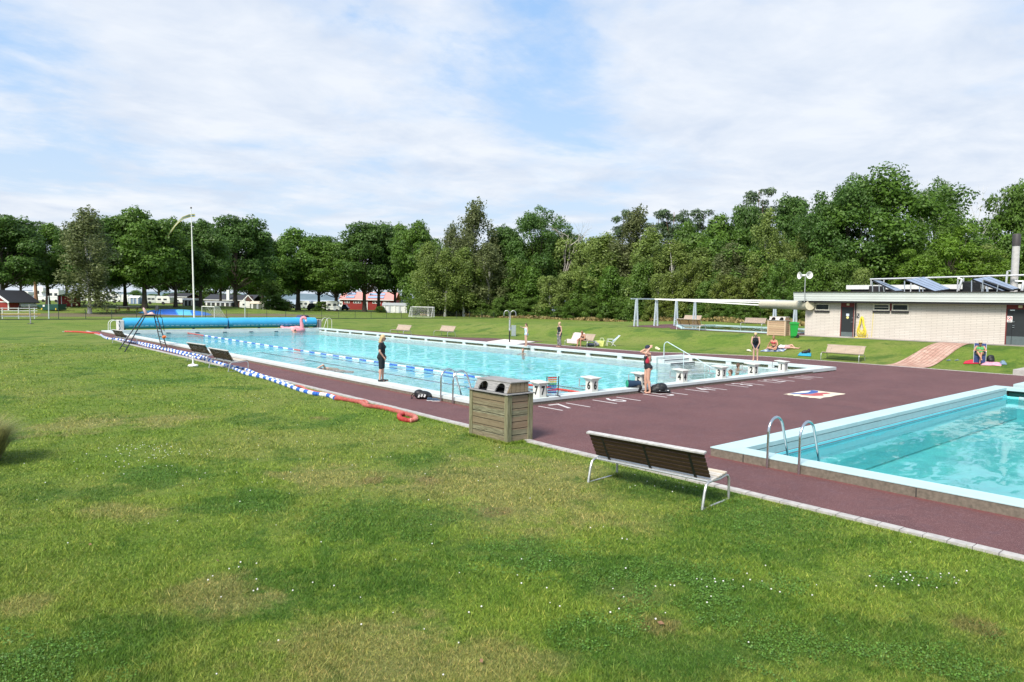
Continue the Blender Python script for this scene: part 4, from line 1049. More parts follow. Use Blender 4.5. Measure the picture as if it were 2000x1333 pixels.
m = MB(); A, B = RX(1695, 568, XW+2), RX(1717, 559, XW+2); m.bb((A.x, B.y, rt), (A.x+1, A.y, B.z)); L(m, 'vent_unit', SILL, bevel=.03)
m = MB(); A, B = RX(1877, 568, XW+3.5), RX(1912, 550, XW+3.5); m.bb((A.x, B.y, rt), (A.x+1.2, A.y, B.z)); L(m, 'vent_unit', mat('tarp_black', (.012, .013, .014), .35, bump=.05, bscale=6), bevel=.06)
A = RX(1978, 553, XW+5); z1_, z2_ = zat(1978, 481, A), zat(1978, 459, A)
m = MB(); m.tube([(A.x, A.y, rt-.2), (A.x, A.y, z1_)], .21, 20); co_ = L(m, 'chimney', mat('chimney_grey', (.48, .47, .45), .6), smooth=True)
m = MB(); m.lathe([(.235, z1_), (.235, z2_), (.2, z2_+.05)], (A.x, A.y, 0), 20); L(m, 'chimney_cap', mat('cap_dark', (.05, .045, .045), .6), co_, smooth=True)
# ---- hose on the wall
t2 = thing('garden_hose', 'yellow hose hanging in loops on the cream brick wall beside the charcoal door', 'hose', (XW-.08, wy(1686), ZB)); m = MB(); rh = random.Random(2); oz = Vector((XW-.08, wy(1686), ZB))
for i in range(7):
    w_ = .36-.03*i+rh.uniform(-.02, .02); zt_ = wz(1686, 618.5)-ZB-.018*i; zb_ = .06+.07*i; x = -.02-.022*(i % 4)
    pts = []
    for j in range(25):
        a = 2*PI*j/24; s2 = math.sin(a); zz = (zt_+zb_)/2+(zt_-zb_)/2*s2; ww = w_*(.36 if s2 > .2 else .36+.75*(.2-s2)/1.2) if True else w_
        pts.append((x-.03*math.sin(i+a), ww*math.cos(a)*1.15+.02*math.sin(i*2.1), zz))
    m.tube(pts, .024, 6)
m.tube([(-.03, .2, .1), (-.25, .38, .03), (-.3, .1, .03), (-.22, -.2, .03), (-.05, -.42, .1), (-.04, -.4, .3)], .024, 6)
m.build('hose_loops', MATS['hose_yellow'], t2, smooth=True); m = MB(); m.box((.03, 0, wz(1686, 618.5)-ZB-.08), (.10, .16, .06)); m.build('holder', GREYM, t2)
# ---- loudspeakers on a mast
q = Vector((XW-.85, atX(1570.5, XW-.85), ZB)); t3 = thing('loudspeaker_mast', 'two white horn loudspeakers on a slim mast at the corner of the pool building', 'loudspeaker', q); zt3 = zat(1570.5, 538, q)-ZB
m = MB(); m.tube([(0, 0, fz0-ZB-.1), (0, 0, zt3)], .03, 8); m.tube([(0, 0, fz0-ZB+.1), (.8, 0, fz0-ZB+.1)], .02, 6); m.build('mast', GALV, t3, smooth=True)
def horn(c_, rot):
    m = MB(); m.M = Matrix.Translation(c_) @ Euler(rot).to_matrix().to_4x4()
    prof = [(.07, -.12), (.09, -.12), (.08, .02), (.10, .12), (.15, .20), (.25, .27), (.26, .28), (.235, .275), (.14, .205), (.085, .12), (.03, .1)]
    m.lathe(prof, (0, 0, 0), 20); m.build('horn', WHITEP, t3, smooth=True)
    m = MB(); m.M = Matrix.Translation(c_) @ Euler(rot).to_matrix().to_4x4(); m.ell((0, 0, .19), (.055, .055, .05)); m.build('horn_driver', GREYM, t3, smooth=True)
va = math.atan2(-.7531, -.6579)
horn(Vector((.0, -.14, zt3)), (0, PI/2, va+.15)); horn(Vector((0, .18, zt3-.02)), (0, PI/2, va-1.35))
# ---- tiled path
def tile_mat():
    m, nt, out = new_mat('pink_pavers'); k = NT(nt); o = k.pos()
    br = k.n('ShaderNodeTexBrick', offset=.5, ins={'Vector': o, 'Color1': (.40, .22, .17, 1), 'Color2': (.52, .33, .26, 1), 'Mortar': (.20, .13, .09, 1), 'Scale': 1., 'Mortar Size': .02, 'Brick Width': .42, 'Row Height': .21})
    c = k.mix(k.ramp(k.noise(o, 1.5, 4), [(.4, .0), (.7, .35)]), br.outputs[0], (.55, .42, .34))
    b = k.bsdf(c, .85, 0, k.bump(br.outputs[1], -.5, .01), .2); k.link(b.outputs[0], out.inputs[0]); return m
m = MB(); n = 30
for i in range(n+1):
    x = 40.35+(XW-1.5-40.35)*i/n
    ya = 13.45-.1*i/n; yb = 15.45-.6*i/n
    for y in (ya, yb): m.v.append((x, y, terr(x, y)+.035 if i < n else ZB+.034))
for i in range(n): m.f.append((2*i, 2*i+2, 2*i+3, 2*i+1)); m.m.append(0)
struct('path', m, tile_mat())['label'] = 'pink paved path from the deck up to the pool building'
# ---- paddling pool on the rise
poly = [(49.3, 35.0), (49.0, 25.6), (61, 25.6), (62, 40), (56.2, 40.6)]
def kz(p): return 1.1
m = MB(); cx_, cy_ = 55.5, 33.5
def scp(p, s_): return (cx_+(p[0]-cx_)*s_, cy_+(p[1]-cy_)*s_)
def ringz(s0, s1, z0_, z1_, mb):
    A = [(*scp(p, s0), z0_) for p in poly]; B = [(*scp(p, s1), z1_) for p in poly]; n = len(poly)
    mb.add(A+B, [(i, (i+1) % n, n+(i+1) % n, n+i) for i in range(n)])
ringz(1.0, .93, 1.18, 1.18, m); ringz(1.0, 1.0, .6, 1.18, m); ringz(.93, .93, 1.18, .9, m)
struct('pool_coping', m, COPB)['label'] = 'pale rim of the small paddling pool'
m = MB(); m.add([(*scp(p, .935), 1.10) for p in poly], [tuple(range(5))]); struct('water', m, WAT2)['label'] = 'water of the small paddling pool'
m = MB(); m.add([(*scp(p, .935), .93) for p in poly], [tuple(range(5))]); struct('pool_basin', m, mat('paddling_floor', (.30, .66, .72), .6))
m = MB(); ringz(1.0, 1.16, 1.10, 1.10, m); m.add([(49.6, 37, 1.098), (49.9, 41.5, 1.098), (62, 44.5, 1.098), (57, 40, 1.098)], [(0, 1, 2, 3)]); struct('paddling_deck', m, DECK)['label'] = 'maroon deck round the paddling pool'
# ---- gantry
BLUEG = mat('gantry_paint', (.50, .57, .62), .45, .2)
t = thing('gantry', 'pale steel gantry of splayed posts and long beams over the paddling pool', 'gantry', T(1242, 638)); O = Vector(t.location)
gpz = [(T(1242, 638), 584), (T(1281, 637.5), 584.5), (T(1320, 637), 585), (T(1356, 635.5), 585.5), (T(1512, 643), 587), (T(1552, 645), 588.5)]
tops = []
for i, (q, yt) in enumerate(gpz):
    px = (1242, 1281, 1320, 1356, 1512, 1552)[i]; zt_ = zat(px, yt, q); tp = Vector((q.x, q.y, zt_)); tops.append(tp)
    m = MB()
    for s_ in (-1, 1): m.beam(q+Vector((.13*s_, -.10*s_, -.1))-O, tp+Vector((.03*s_, -.02*s_, 0))-O, .12, .12)
    m.box(q-O+Vector((0, 0, .6)), (.2, .1, .06)); m.build('post', BLUEG, t)
lead = tops[0]+(tops[0]-tops[1]).normalized()*.75
hub = Vector((*Pz(1487, 645, 1.1).xy, 0)); hub = T(1487, 645); H_ = [Vector((hub.x, hub.y, zat(1487, y_, hub))) for y_ in (588, 591.5, 596.5)]
for A, B in ((lead, tops[3]), (tops[3], tops[4]), (tops[4], tops[5]), (tops[1], H_[1]), (tops[0].lerp(tops[1], .9), H_[2]), (tops[2], H_[0])):
    m = MB(); m.beam(A-O, B-O, .09, .10); m.build('beam', BLUEG if B in (tops[3], tops[5]) else WHITEP, t)
CAN = mat('canvas_beige', (.58, .53, .40), .8, bump=.03, bscale=5)
e2 = Vector((XW-.4, atX(1582, XW-.4), 0)); e2.z = zat(1582, 597, e2); e1_ = Vector((hub.x, hub.y, zat(1487, 595.5, hub)))
m = MB(); d_ = (e2-e1_); m.tube([e1_+d_*u for u in [i/12 for i in range(13)]], [.33*(1+.03*math.sin(i*2.3)) for i in range(13)], 20)
o = m.build('rolled_canvas', CAN, smooth=True); tag(o, 'long beige rolled canvas hanging between the gantry and the pool building', 'rolled canvas')

# ================================================================ camp site and far lawn
RZ = math.atan2(-.6579, .7531)
CW = mat('caravan_white', (.72, .72, .70), .4, var=.05); CG = mat('caravan_grey', (.42, .45, .48), .5); CGL = mat('camp_glass', (.03, .035, .045), .15, spec=.8); TYRE = mat('tyre', (.02, .02, .02), .8)
def camp(px0, px1, yt, yb, Z):
    pxm = (px0+px1)/2; q = PZ(pxm, Z); Lx = (px1-px0)*Z/F0; h = zat(pxm, yt, q)-q.z
    return q, Lx, max(1.0, h)
def caravan(px0, px1, yt, yb, Z, label, kind='caravan', body=None, cat=None, wins=2, mirror=1):
    q, Lx, h = camp(px0, px1, yt, yb, Z); t = thing(kind, label, cat or kind, q, RZ, 'caravans and motorhomes in the camp site')
    a = Lx/2; W = 2.1; m = MB(); s_ = mirror
    if kind == 'caravan': prof = [(-a, .35), (a, .35), (a, .9), (a-.12*s_ if s_ > 0 else a, h*.85), (a-.35, h), (-a+.2, h), (-a, h*.9)]
    else: prof = [(-a, .4), (a, .4), (a, 1.1), (a-.55, 1.35), (a-.9, h*.62), (a-.45, h*.68), (a-.5, h*.92), (a-.9, h), (-a+.1, h), (-a, h*.95)]
    prof = [(x*s_, z) for x, z in prof]
    m.prism(prof, -W/2, W/2, 1); m.build('body', body or CW, t, bevel=.06)
    for i in range(wins):
        x = -a+Lx*(i+.55)/(wins+.4); ww = min(.45, Lx*.12); m = MB(); m.box((x*s_, -W/2-.012, h*.62), (ww*2, .03, h*.2)); m.build('window', CGL, t, bevel=.01)
    m = MB(); m.box((0, -W/2-.008, h*.36), (Lx*.96, .02, .09)); m.build('stripe', CG, t)
    for x in ((0,) if kind == 'caravan' else (-a*.55, a*.62)):
        m = MB(); m.tube([(x*s_, -W/2-.01, .33), (x*s_, -W/2+.25, .33)], .33, 16); m.build('wheel', TYRE, t)
    if Lx > 3.2: m = MB(); m.box((a*.28*s_, -W/2-.006, h*.47), (.55, .02, h*.72)); m.build('door', CG if body is None else CW, t)
    return t
caravan(6, 42, 568, 592, 140, 'white caravan seen between the red house and the first tree trunks', wins=2)
caravan(43, 66, 569, 592, 150, 'white motorhome with an open cab door beside the first trunk', 'motorhome', wins=1)
caravan(70, 94, 560, 591, 160, 'tall white motorhome between the two left trunks', 'motorhome', wins=1)
caravan(96, 120, 566, 590, 158, 'white motorhome right behind the red shed and dumpster', 'motorhome', wins=2, mirror=-1)
caravan(142, 172, 569, 589, 170, 'white caravan mostly hidden by the hanging birch', wins=2)
caravan(190, 213, 571, 590, 172, 'white caravan between the birch trunk and the grey caravan', wins=1)
caravan(215, 240, 574, 591, 165, 'greyish white caravan with a side door left of the striped tent', wins=2)
caravan(241, 256, 576, 592, 160, 'small white caravan seen end on beside the striped tent', wins=1)
caravan(284, 309, 578, 594, 155, 'long grey white caravan with three windows right of the big oak trunk', wins=3, body=mat('caravan_dull', (.55, .57, .55), .5))
caravan(309, 336, 579, 595.5, 150, 'clean white caravan with two square windows', wins=2)
caravan(470, 492, 589, 607, 175, 'white caravan at the left of the beige awning', wins=1)
caravan(584, 606, 588, 602, 215, 'pale caravan behind the dark car', wins=2)
caravan(638, 664, 588, 607, 178, 'grey white motorhome half behind an oak trunk', 'motorhome', wins=2)
caravan(797, 813, 592, 606, 200, 'pale caravan at the right end of the camp site beside the large awning', wins=1)
caravan(545, 568, 590, 600, 228, 'blue grey caravan far off near the lake', wins=1, body=mat('caravan_blue', (.22, .30, .42), .5))
caravan(344, 361, 583, 598, 160, 'small white caravan between the dark brown house and the white canopy tent', wins=1)
caravan(173, 189, 572, 590, 168, 'white caravan glimpsed through the foliage of the hanging birch', wins=1)
caravan(612, 634, 590, 601.5, 214, 'white caravan just left of the oak before the grey motorhome', wins=2)
caravan(525, 543, 590, 603, 205, 'white caravan right of the beige awning, partly behind the shrubs', wins=1)
def car(px0, px1, yt, yb, Z, label, cm, front=False):
    q, Lx, h = camp(px0, px1, yt, yb, Z); t = thing('parked_car', label, 'car', q, RZ, 'cars in the camp site'); a = Lx/2; W = 1.75 if not front else 3.6
    m = MB()
    if front: prof = [(-a, .3), (a, .3), (a, h*.55), (a*.82, h*.9), (a*.7, h), (-a*.7, h), (-a*.82, h*.9), (-a, h*.55)]
    else: prof = [(-a, .3), (a, .3), (a, .75), (a*.55, h*.62), (a*.25, h), (-a*.6, h), (-a*.92, h*.62), (-a, .8)]
    m.prism(prof, -W/2, W/2, 1); m.build('body', cm, t, bevel=.08)
    m = MB()
    if front: m.box((0, -W/2-.01, h*.74), (Lx*.7, .03, h*.28))
    else: m.prism([(a*.42, h*.64), (a*.2, h*.93), (-a*.55, h*.93), (-a*.78, h*.64)], -W/2-.015, W/2+.015, 1)
    m.build('window', CGL, t)
    for x in (-a*.62, a*.62):
        m = MB(); m.tube([(x, -W/2-.02, .32), (x, -W/2+.2, .32)], .32, 14); m.build('wheel', TYRE, t)
    if front:
        for x in (-a*.7, a*.7): m = MB(); m.box((x, -W/2-.02, h*.45), (.3, .04, .14)); m.build('headlight', MATS['notice_pale'], t)
        m = MB(); m.box((0, -W/2-.01, .42), (Lx*.6, .03, .16)); m.build('grille', CGL, t)
    return t
car(28, 57, 598, 617.5, 108, 'white van facing the fence beside the red house', CW, True)
car(600, 623, 593, 605.5, 185, 'black car parked between two pale caravans', mat('car_black', (.02, .022, .025), .25))
car(667, 681, 595, 605, 195, 'dark blue car in front of the red service building', mat('car_blue', (.05, .09, .16), .25))
car(559, 572, 595, 601.5, 222, 'red car far off near the lake', mat('car_red', (.45, .05, .05), .3)); car(572, 583, 595, 602, 220, 'white car far off left of an oak trunk', CW)
def awning(px0, px1, yt, yb, Z, label, roofm, wallm, n=4, cat='awning'):
    q, Lx, h = camp(px0, px1, yt, yb, Z); t = thing('tent_awning', label, cat, q, RZ, 'tents and awnings in the camp site'); a = Lx/2; m = MB(); W = 3
    m.prism([(-W/2-.1, h*.72), (W/2+.1, h*.72), (W/2, h*.8), (W/4, h), (-W/4, h), (-W/2, h*.8)], -a, a, 0); m.build('roof', roofm, t, bevel=.05)
    m = MB(); m.box((0, 0, h*.36), (Lx*.97, W*.97, h*.715)); m.build('wall', wallm, t)
    for i in range(n):
        x = -a+Lx*(i+.5)/n; m = MB(); m.box((x, -W/2-.03, h*.36), (Lx/n*.35, .05, h*.66)); m.build('panel', CW if i % 2 == 0 else CG, t)
    return t
TG = mat('tent_grey', (.33, .36, .38), .7); TW = mat('tent_white', (.66, .67, .66), .7); TB = mat('tent_beige', (.60, .55, .44), .7); TD = mat('tent_dark', (.05, .05, .055), .8)
awning(257, 278, 578, 593, 155, 'small white and blue striped tent beside the big oak trunk', TW, mat('tent_blue', (.20, .28, .42), .7), 3, 'tent')
awning(362, 384, 583, 600, 140, 'white canopy tent with chairs left of the flagpole', TW, TD, 3)
awning(404, 458, 589, 606, 150, 'long grey awning with dark open front below the black roofed house', TG, TD, 6)
awning(491, 522, 589, 608, 172, 'beige roofed awning with a grey door', TB, mat('tent_olive', (.12, .14, .11), .8), 3)
awning(747, 796, 592, 611, 172, 'large grey roofed awning tent with white front panels by the right goal', TG, TW, 5)
awning(606, 640, 588, 601, 225, 'pale caravan awning behind a green bush', TW, TD, 3)
def house(px0, px1, yt, ye_, yb, Z, label, wallm, roofm, W=6., trim=WHITEP, gable=False):
    q, Lx, h = camp(px0, px1, yt, yb, Z); he = zat((px0+px1)/2, ye_, q)-q.z; t = thing('camp_house', label, 'house', q, RZ); a = Lx/2; m = MB()
    if not gable:
        m.box((0, W/2, he/2-.5), (Lx*.96, W, he+1)); m.build('wall', wallm, t); m = MB(); m.prism([(-.5, he-.1), (W/2, h), (W+.5, he-.1), (W+.5, he-.02), (W/2, h+.14), (-.5, he+.02)], -a, a, 0); m.build('roof', roofm, t)
        m = MB(); m.box((0, -.5, he-.05), (Lx, .06, .18)); m.build('eave_board', trim, t)
    else:
        m.prism([(-a*.9, -1), (a*.9, -1), (a*.9, he), (0, h-.1), (-a*.9, he)], 0, W, 1); m.build('wall', wallm, t)
        for s_ in (-1, 1): m = MB(); m.beam((0, W/2-.2, h), (s_*a*1.12, W/2-.2, he-.25), W+.9, .1); m.build('roof', roofm, t); m = MB(); m.beam((0, -.68, h), (s_*a*1.12, -.68, he-.25), .05, .26); m.build('verge_board', trim, t)
    return t, a, he, h
REDW = mat('falun_red', (.26, .03, .025), .8, var=.15, stretch=(8, 8, .5)); RROOF = mat('pale_red_roof', (.60, .27, .24), .7); DROOF = mat('black_roof', (.035, .036, .042), .7); BRW = mat('brown_wall', (.10, .045, .035), .8)
t, a, he, h = house(661, 772, 571.5, 586, 602.5, 212, 'long red wooden service building with a pale red roof carrying solar panels', REDW, RROOF, 9.)
for x0, x1, kind in ((-.80, -.62, 'w'), (-.50, -.22, 'w'), (.18, .46, 'w'), (.66, .80, 'w'), (-.08, .0, 'd'), (.56, .64, 'd'), (-.98, -.88, 'd')):
    if kind == 'w':
        m = MB(); m.box(((x0+x1)/2*a, -.03, he*.74), ((x1-x0)*a, .08, .62)); f_ = m.build('window', WHITEP, t); n = max(1, round((x1-x0)/.09))
        for i in range(n): m = MB(); m.box(((x0+(x1-x0)*(i+.5)/n)*a, -.08, he*.74), ((x1-x0)*a/n*.68, .04, .36)); m.build('pane', CGL, f_)
    else: m = MB(); m.box(((x0+x1)/2*a, -.05, he*.42), ((x1-x0)*a*1.2, .1, he*.84)); f_ = m.build('door', WHITEP, t); m = MB(); m.box(((x0+x1)/2*a, -.11, he*.55), ((x1-x0)*a*.45, .03, .6)); m.build('pane', CGL, f_)
sl_ = math.atan2(h-he, 5.0)
for x0, x1 in ((-.78, -.48), (.0, .56)):
    for v in (.28, .70):
        m = MB(); m.box(((x0+x1)/2*a, -.5+5.*v, he+(h-he)*v+.22), ((x1-x0)*a, 1.5, .08), (sl_, 0, 0)); m.build('solar_panel', mat('far_solar', (.28, .36, .50), .25), t)
t, a, he, h = house(398, 494, 576.5, 586.5, 602, 190, 'long brown house with a black roof and a white chimney', BRW, DROOF, 8.)
m = MB(); m.box((-.02*a, 0, he+1.2), (.7, .7, 3.0)); m.build('chimney', WHITEP, t); m = MB(); m.prism([(.72*a, he-.1), (.98*a, he-.1), (.85*a, h*.95)], -1.2, 2, 1); m.build('dormer', BRW, t)
for s_ in (-1, 1): m = MB(); m.beam((.85*a, -1.25, h), (.85*a+s_*1.5, -1.25, he-.2), .06, .22); m.build('verge_board', WHITEP, t)
for x in (-.6, -.3, .3, .62): m = MB(); m.box((x*a, -.05, he*.5), (.9, .08, 1.2)); f_ = m.build('window', WHITEP, t); m = MB(); m.box((x*a, -.1, he*.5), (.6, .04, .9)); m.build('pane', CGL, f_)
house(322, 366, 573.5, 580, 598, 200, 'dark brown camp house behind the trees left of the flagpole', BRW, DROOF, 8.)
t, a, he, h = house(-42, 19, 567, 588, 618, 104, 'red gabled house with white trim cut by the left frame edge', REDW, DROOF, 6., gable=True)
m = MB(); m.bb((a*.86, -.05, -.6), (a*.93, .05, he)); m.bb((-a*.1, -.06, he-.2), (a*.93, .05, he-.05)); m.build('corner_board', WHITEP, t)
q, Lx, h = camp(114, 141, 575, 604, 119); t = thing('garden_shed', 'dark red shed with white corner boards beside the green dumpster', 'shed', q, RZ); a = Lx/2
m = MB(); m.box((0, 1, h*.44), (Lx, 2.4, h*.9)); m.build('wall', REDW, t); m = MB(); m.prism([(-a-.35, h*.84), (a+.35, h*.84), (0, h)], -.6, 2.5, 1); m.build('roof', mat('moss_roof', (.06, .09, .04), .9), t)
for x in (-a*.48, -a, a): m = MB(); m.box((x, -.22, h*.43), (.12, .04, h*.86)); m.build('corner_board', WHITEP, t)
q, Lx, h = camp(80, 121, 598, 618, 107); t = thing('dumpster', 'dark green steel dumpster with yellow reflector marks beyond the fence', 'dumpster', q, RZ); a = Lx/2
m = MB(); m.prism([(-a*.45, 0.1), (a, .1), (a, h), (-a, h*.86), (-a, h*.72)], -1, 1, 1); m.build('body', mat('dumpster_green', (.01, .06, .045), .5, var=.2), t, bevel=.03)
for x, z in ((-a*.55, h*.25), (a*.78, h*.25)): m = MB(); m.box((x, -1.02, z), (.14, .03, .28), (0, .5 if x < 0 else 0, 0)); m.build('reflector', mat('reflector_yellow', (.75, .5, .04), .5), t)
m = MB(); m.box((-a*.35, -1.02, h*.72), (.28, .03, .26)); m.build('notice', WHITEP, t)
q = T(18, 621); q.y = 103.5; t = thing('porch_railing', 'white wooden railing in front of the red house', 'railing', (atY(22, 103.2), 103.2, 0), 0); m = MB()
for z in (.35, .7, 1.05, 1.35): m.beam((-2.6, 0, z), (2.6, 0, z), .04, .09)
m.build('rails', WHITEP, t)
for i in range(4): m = MB(); m.box((-2.5+i*1.6, 0, .7), (.1, .1, 1.45)); m.build('post', WHITEP, t)
m = MB(); m.beam((-2.6, -.1, .62), (2.9, -.1, .68), .05, .08); m.build('yellow_bar', MATS['reflector_yellow'], t)
# lamp posts
for px, yt, yb, lb in ((95.5, 581, 623, 'pale slim lamp post in front of the dumpster'), (478.5, 585, 621, 'pale green slim lamp post behind the blue reels')):
    q = T(px, yb); t = thing('lamp_post', lb, 'lamp post', q, 0, 'slim lamp posts'); h = zat(px, yt, q)-q.z
    m = MB(); m.tube([(0, 0, 0), (0, 0, h*.7), (0, 0, h)], [.07, .06, .05], 8); m.build('pole', mat('lamp_pale', (.48, .56, .55), .5), t, smooth=True); m = MB(); m.lathe([(.09, h), (.09, h+.12), (.03, h+.16)], n=10); m.build('lamp_head', GREYM, t)
# inflatable jumping pillow
def pil_mat():
    m, nt, out = new_mat('pillow_blue'); k = NT(nt); o = k.obj(); sx = k.n('ShaderNodeSeparateXYZ', ins={0: o})
    f_ = k.math('FRACT', k.math('ADD', k.math('MULTIPLY', sx.outputs[0], .16), k.math('MULTIPLY', k.math('MULTIPLY', sx.outputs[2], sx.outputs[2]), .25)))
    c = k.ramp(f_, [(0., (.02, .10, .42)), (.33, (.03, .20, .55)), (.36, (.10, .42, .68)), (.62, (.10, .42, .68)), (.65, (.02, .14, .48))], 'CONSTANT')
    b = k.bsdf(c, .45); k.link(b.outputs[0], out.inputs[0]); return m
q, Lx, h = camp(266, 412, 606, 618, 112); q.z = .05
m = MB(); m.ell((0, 0, 0), (Lx/2, 3.5, max(1.0, h)), 40, 20); o = m.build('jumping_pillow', pil_mat(), smooth=True, loc=q, rz=RZ); tag(o, 'low inflated jumping pillow striped in blues behind the lifeguard chair', 'jumping pillow')
# picnic tables
def picnic(px, py, label, Z):
    q = PZ(px, Z); t = thing('picnic_table', label, 'picnic table', q, RZ+.3, 'picnic tables by the camp road'); wm = mat('picnic_wood', (.20, .10, .06), .8)
    m = MB(); m.box((0, 0, .74), (1.8, .75, .05)); m.build('tabletop', mat('picnic_top', (.42, .40, .38), .8), t)
    for s_ in (-1, 1): m = MB(); m.box((0, s_*.75, .44), (1.8, .28, .05)); m.build('bench_seat', wm, t); m = MB(); m.beam((s_*.6, -.7, 0), (s_*.6, .2, .72), .08, .05); m.beam((s_*.6, .7, 0), (s_*.6, -.2, .72), .08, .05); m.box((s_*.6, 0, .42), (.05, 1.5, .09)); m.build('leg', wm, t)
picnic(217, 616, 'picnic table with a pale top, leftmost by the camp road', 107); picnic(240, 610, 'picnic table in the middle by the camp road', 112); picnic(259, 611, 'picnic table by the camp road nearest the jumping pillow', 113)
# goals
def goal(px0, px1, yt, yb, label, side):
    A, B = T(px0, yb-.5), T(px1, yb); O = (A+B)/2; O.z = 0; t = thing('football_goal', label, 'football goal', O, 0, 'football goals on the far lawn'); h = 2.0
    A = Vector((A.x, A.y, 0))-O; B = Vector((B.x, B.y, 0))-O; u = (B-A).normalized(); A = -u*side[1]/2; B = u*side[1]/2; nrm = Vector((-u.y, u.x, 0))*side[0]; h = zat(px0, yt, A+O)
    m = MB(); m.tube([A, A+Vector((0, 0, h)), B+Vector((0, 0, h)), B], .06, 8); m.build('goal_frame', WHITEP, t, smooth=True)
    m = MB(); 
    for P_ in (A, B): m.tube([P_+Vector((0, 0, h)), P_+nrm*.8+Vector((0, 0, h)), P_+nrm*2.0], .03, 6); m.tube([P_, P_+nrm*2.0], .03, 6)
    m.tube([A+nrm*2, B+nrm*2], .03, 6); m.build('net_stay', WHITEP, t, smooth=True)
    m = MB(); nn = 18
    def sf(u_, v): 
        P_ = A.lerp(B, u_); return P_+nrm*.8*min(1, v*3)+Vector((0, 0, h)) if v < .33 else P_+nrm*(.8+1.2*(v-.33)/.67)+Vector((0, 0, h*(1-(v-.33)/.67)))
    for i in range(nn+1): m.tube([sf(i/nn, v/8) for v in range(9)], .008, 3)
    for j in range(13): m.tube([sf(0, j/12), sf(1, j/12)], .008, 3)
    for P_ in (A, B):
        for j in range(1, 9): z = h*j/9; m.tube([P_+Vector((0, 0, z)), P_+nrm*(.8+1.2*(1-z/h))+Vector((0, 0, z))], .008, 3)
        for j in range(1, 9): d_ = .2*j; m.tube([P_+nrm*d_, P_+nrm*d_+Vector((0, 0, h*(1 if d_ < .8 else 1-(d_-.8)/1.2)))], .008, 3)
    m.build('net', mat('net_white', (.70, .70, .70), .8), t)
goal(814.5, 838, 600, 619.5, 'white football goal near the wood with its net trailing right', (-1, 4.4)); goal(403, 410, 599, 620, 'white football goal seen edge on beside the flagpole', (1, 3.0))
# fence
FY = 102.; xa, xb_ = atY(-60, FY), atY(970, FY); t = thing('wire_fence', 'low green wire mesh fence with thin posts across the far lawn', 'fence', (xa, FY, 0)); n = int((xb_-xa)/2.9); FM = mat('fence_green', (.035, .05, .045), .6)
for i in range(n+1): m = MB(); m.tube([(i*2.9, 0, 0), (i*2.9, 0, 1.28)], .035, 6); m.build('post', FM, t)
m = MB(); Lf = n*2.9
for z in (.08, .4, .75, 1.15): m.box((Lf/2, 0, z), (Lf, .008, .008))
for i in range(int(Lf/.16)): m.box((i*.16, 0, .61), (.005, .005, 1.08))
m.box((Lf/2, 0, .05), (Lf, .03, .10)); m.build('wire_mesh', FM, t)
# checked cart behind the right reel
q = Vector((atY(591, 70.2), 70.2, 0)); t = thing('lounger_stack', 'stack of dark checked loungers behind the right reel', 'loungers', q, .3); m = MB(); m.prism([(-.75, .5), (.75, .5), (.7, 1.1), (.45, 1.34), (-.35, 1.36), (-.65, 1.15)], -.35, .35, 1); m.build('cushion', mat('checked_dark', (.05, .06, .12), .8, var=.6, scale=25), t, bevel=.05)
for x in (-.55, .55): m = MB(); m.box((x, 0, .25), (.06, .5, .5)); m.build('leg', mat('pink_wood', (.45, .28, .22), .8), t)
# lake and far shore
m = MB(); D0 = 262
def fr(d_, l_): return (.6579*d_+.7531*l_, .7531*d_-.6579*l_)
m.add([(*fr(D0, -900), -1.), (*fr(D0, 900), -1.), (*fr(2600, 2600), -1.), (*fr(2600, -2600), -1.)], [(0, 1, 2, 3)]); struct('lake', m, mat('lake_water', (.30, .36, .42), .25, var=.05))['label'] = 'pale lake beyond the camp site'
m = MB(); n = 120; rs = random.Random(4); vs = []
for i in range(n+1):
    l_ = -2400+4800*i/n; hh = 16+10*mnoise.noise(Vector((i*.11, 3, 0)))+3*mnoise.noise(Vector((i*.5, 1, 0)))
    for dd, z in ((2300, -2), (2330, hh*.7), (2450, hh), (2700, -2)): vs.append((*fr(dd, l_), z))
fs = [(i*4+j, i*4+j+1, i*4+j+5, i*4+j+4) for i in range(n) for j in range(3)]
m.add(vs, fs); struct('hills', m, mat('far_wood', (.12, .17, .20), .9, var=.2, scale=.02), smooth=True)['label'] = 'far blue wooded shore of the lake'
# ================================================================ trees
def leaf_mat(name, c, trans=.40, var=.35):
    m, nt, out = new_mat(name); k = NT(nt)
    at = k.n('ShaderNodeAttribute', attribute_name='tone').outputs['Fac']
    oi = k.n('ShaderNodeObjectInfo').outputs['Random']
    lo = tuple(x*(1-var) for x in c); hi = (c[0]*(1+var*1.25), c[1]*(1+var), c[2]*(1+var*.5))
    cc = k.mix(at, lo, hi)
    cc = k.mix(k.math('MULTIPLY', oi, .22), cc, (c[0]*1.15, c[1]*.86, c[2]*.8))
    b = k.bsdf(cc, .5, 0, None, .35); tr = k.n('ShaderNodeBsdfTranslucent', ins={'Color': cc})
    mx = k.n('ShaderNodeMixShader', ins={0: trans, 1: b.outputs[0], 2: tr.outputs[0]}); k.link(mx.outputs[0], out.inputs[0]); return m
LO = leaf_mat('oak_leaves', (.100, .200, .030)); LOD = leaf_mat('oak_leaves_dark', (.078, .165, .034)); LBI = leaf_mat('birch_leaves', (.190, .275, .072)); LBG = leaf_mat('grey_birch_leaves', (.150, .190, .080))
LP = leaf_mat('pine_needles', (.065, .115, .050), .1); LM_ = leaf_mat('maple_leaves', (.125, .235, .025)); LS = leaf_mat('shrub_leaves', (.110, .205, .038)); LY = leaf_mat('yellowing_leaves', (.155, .215, .045))
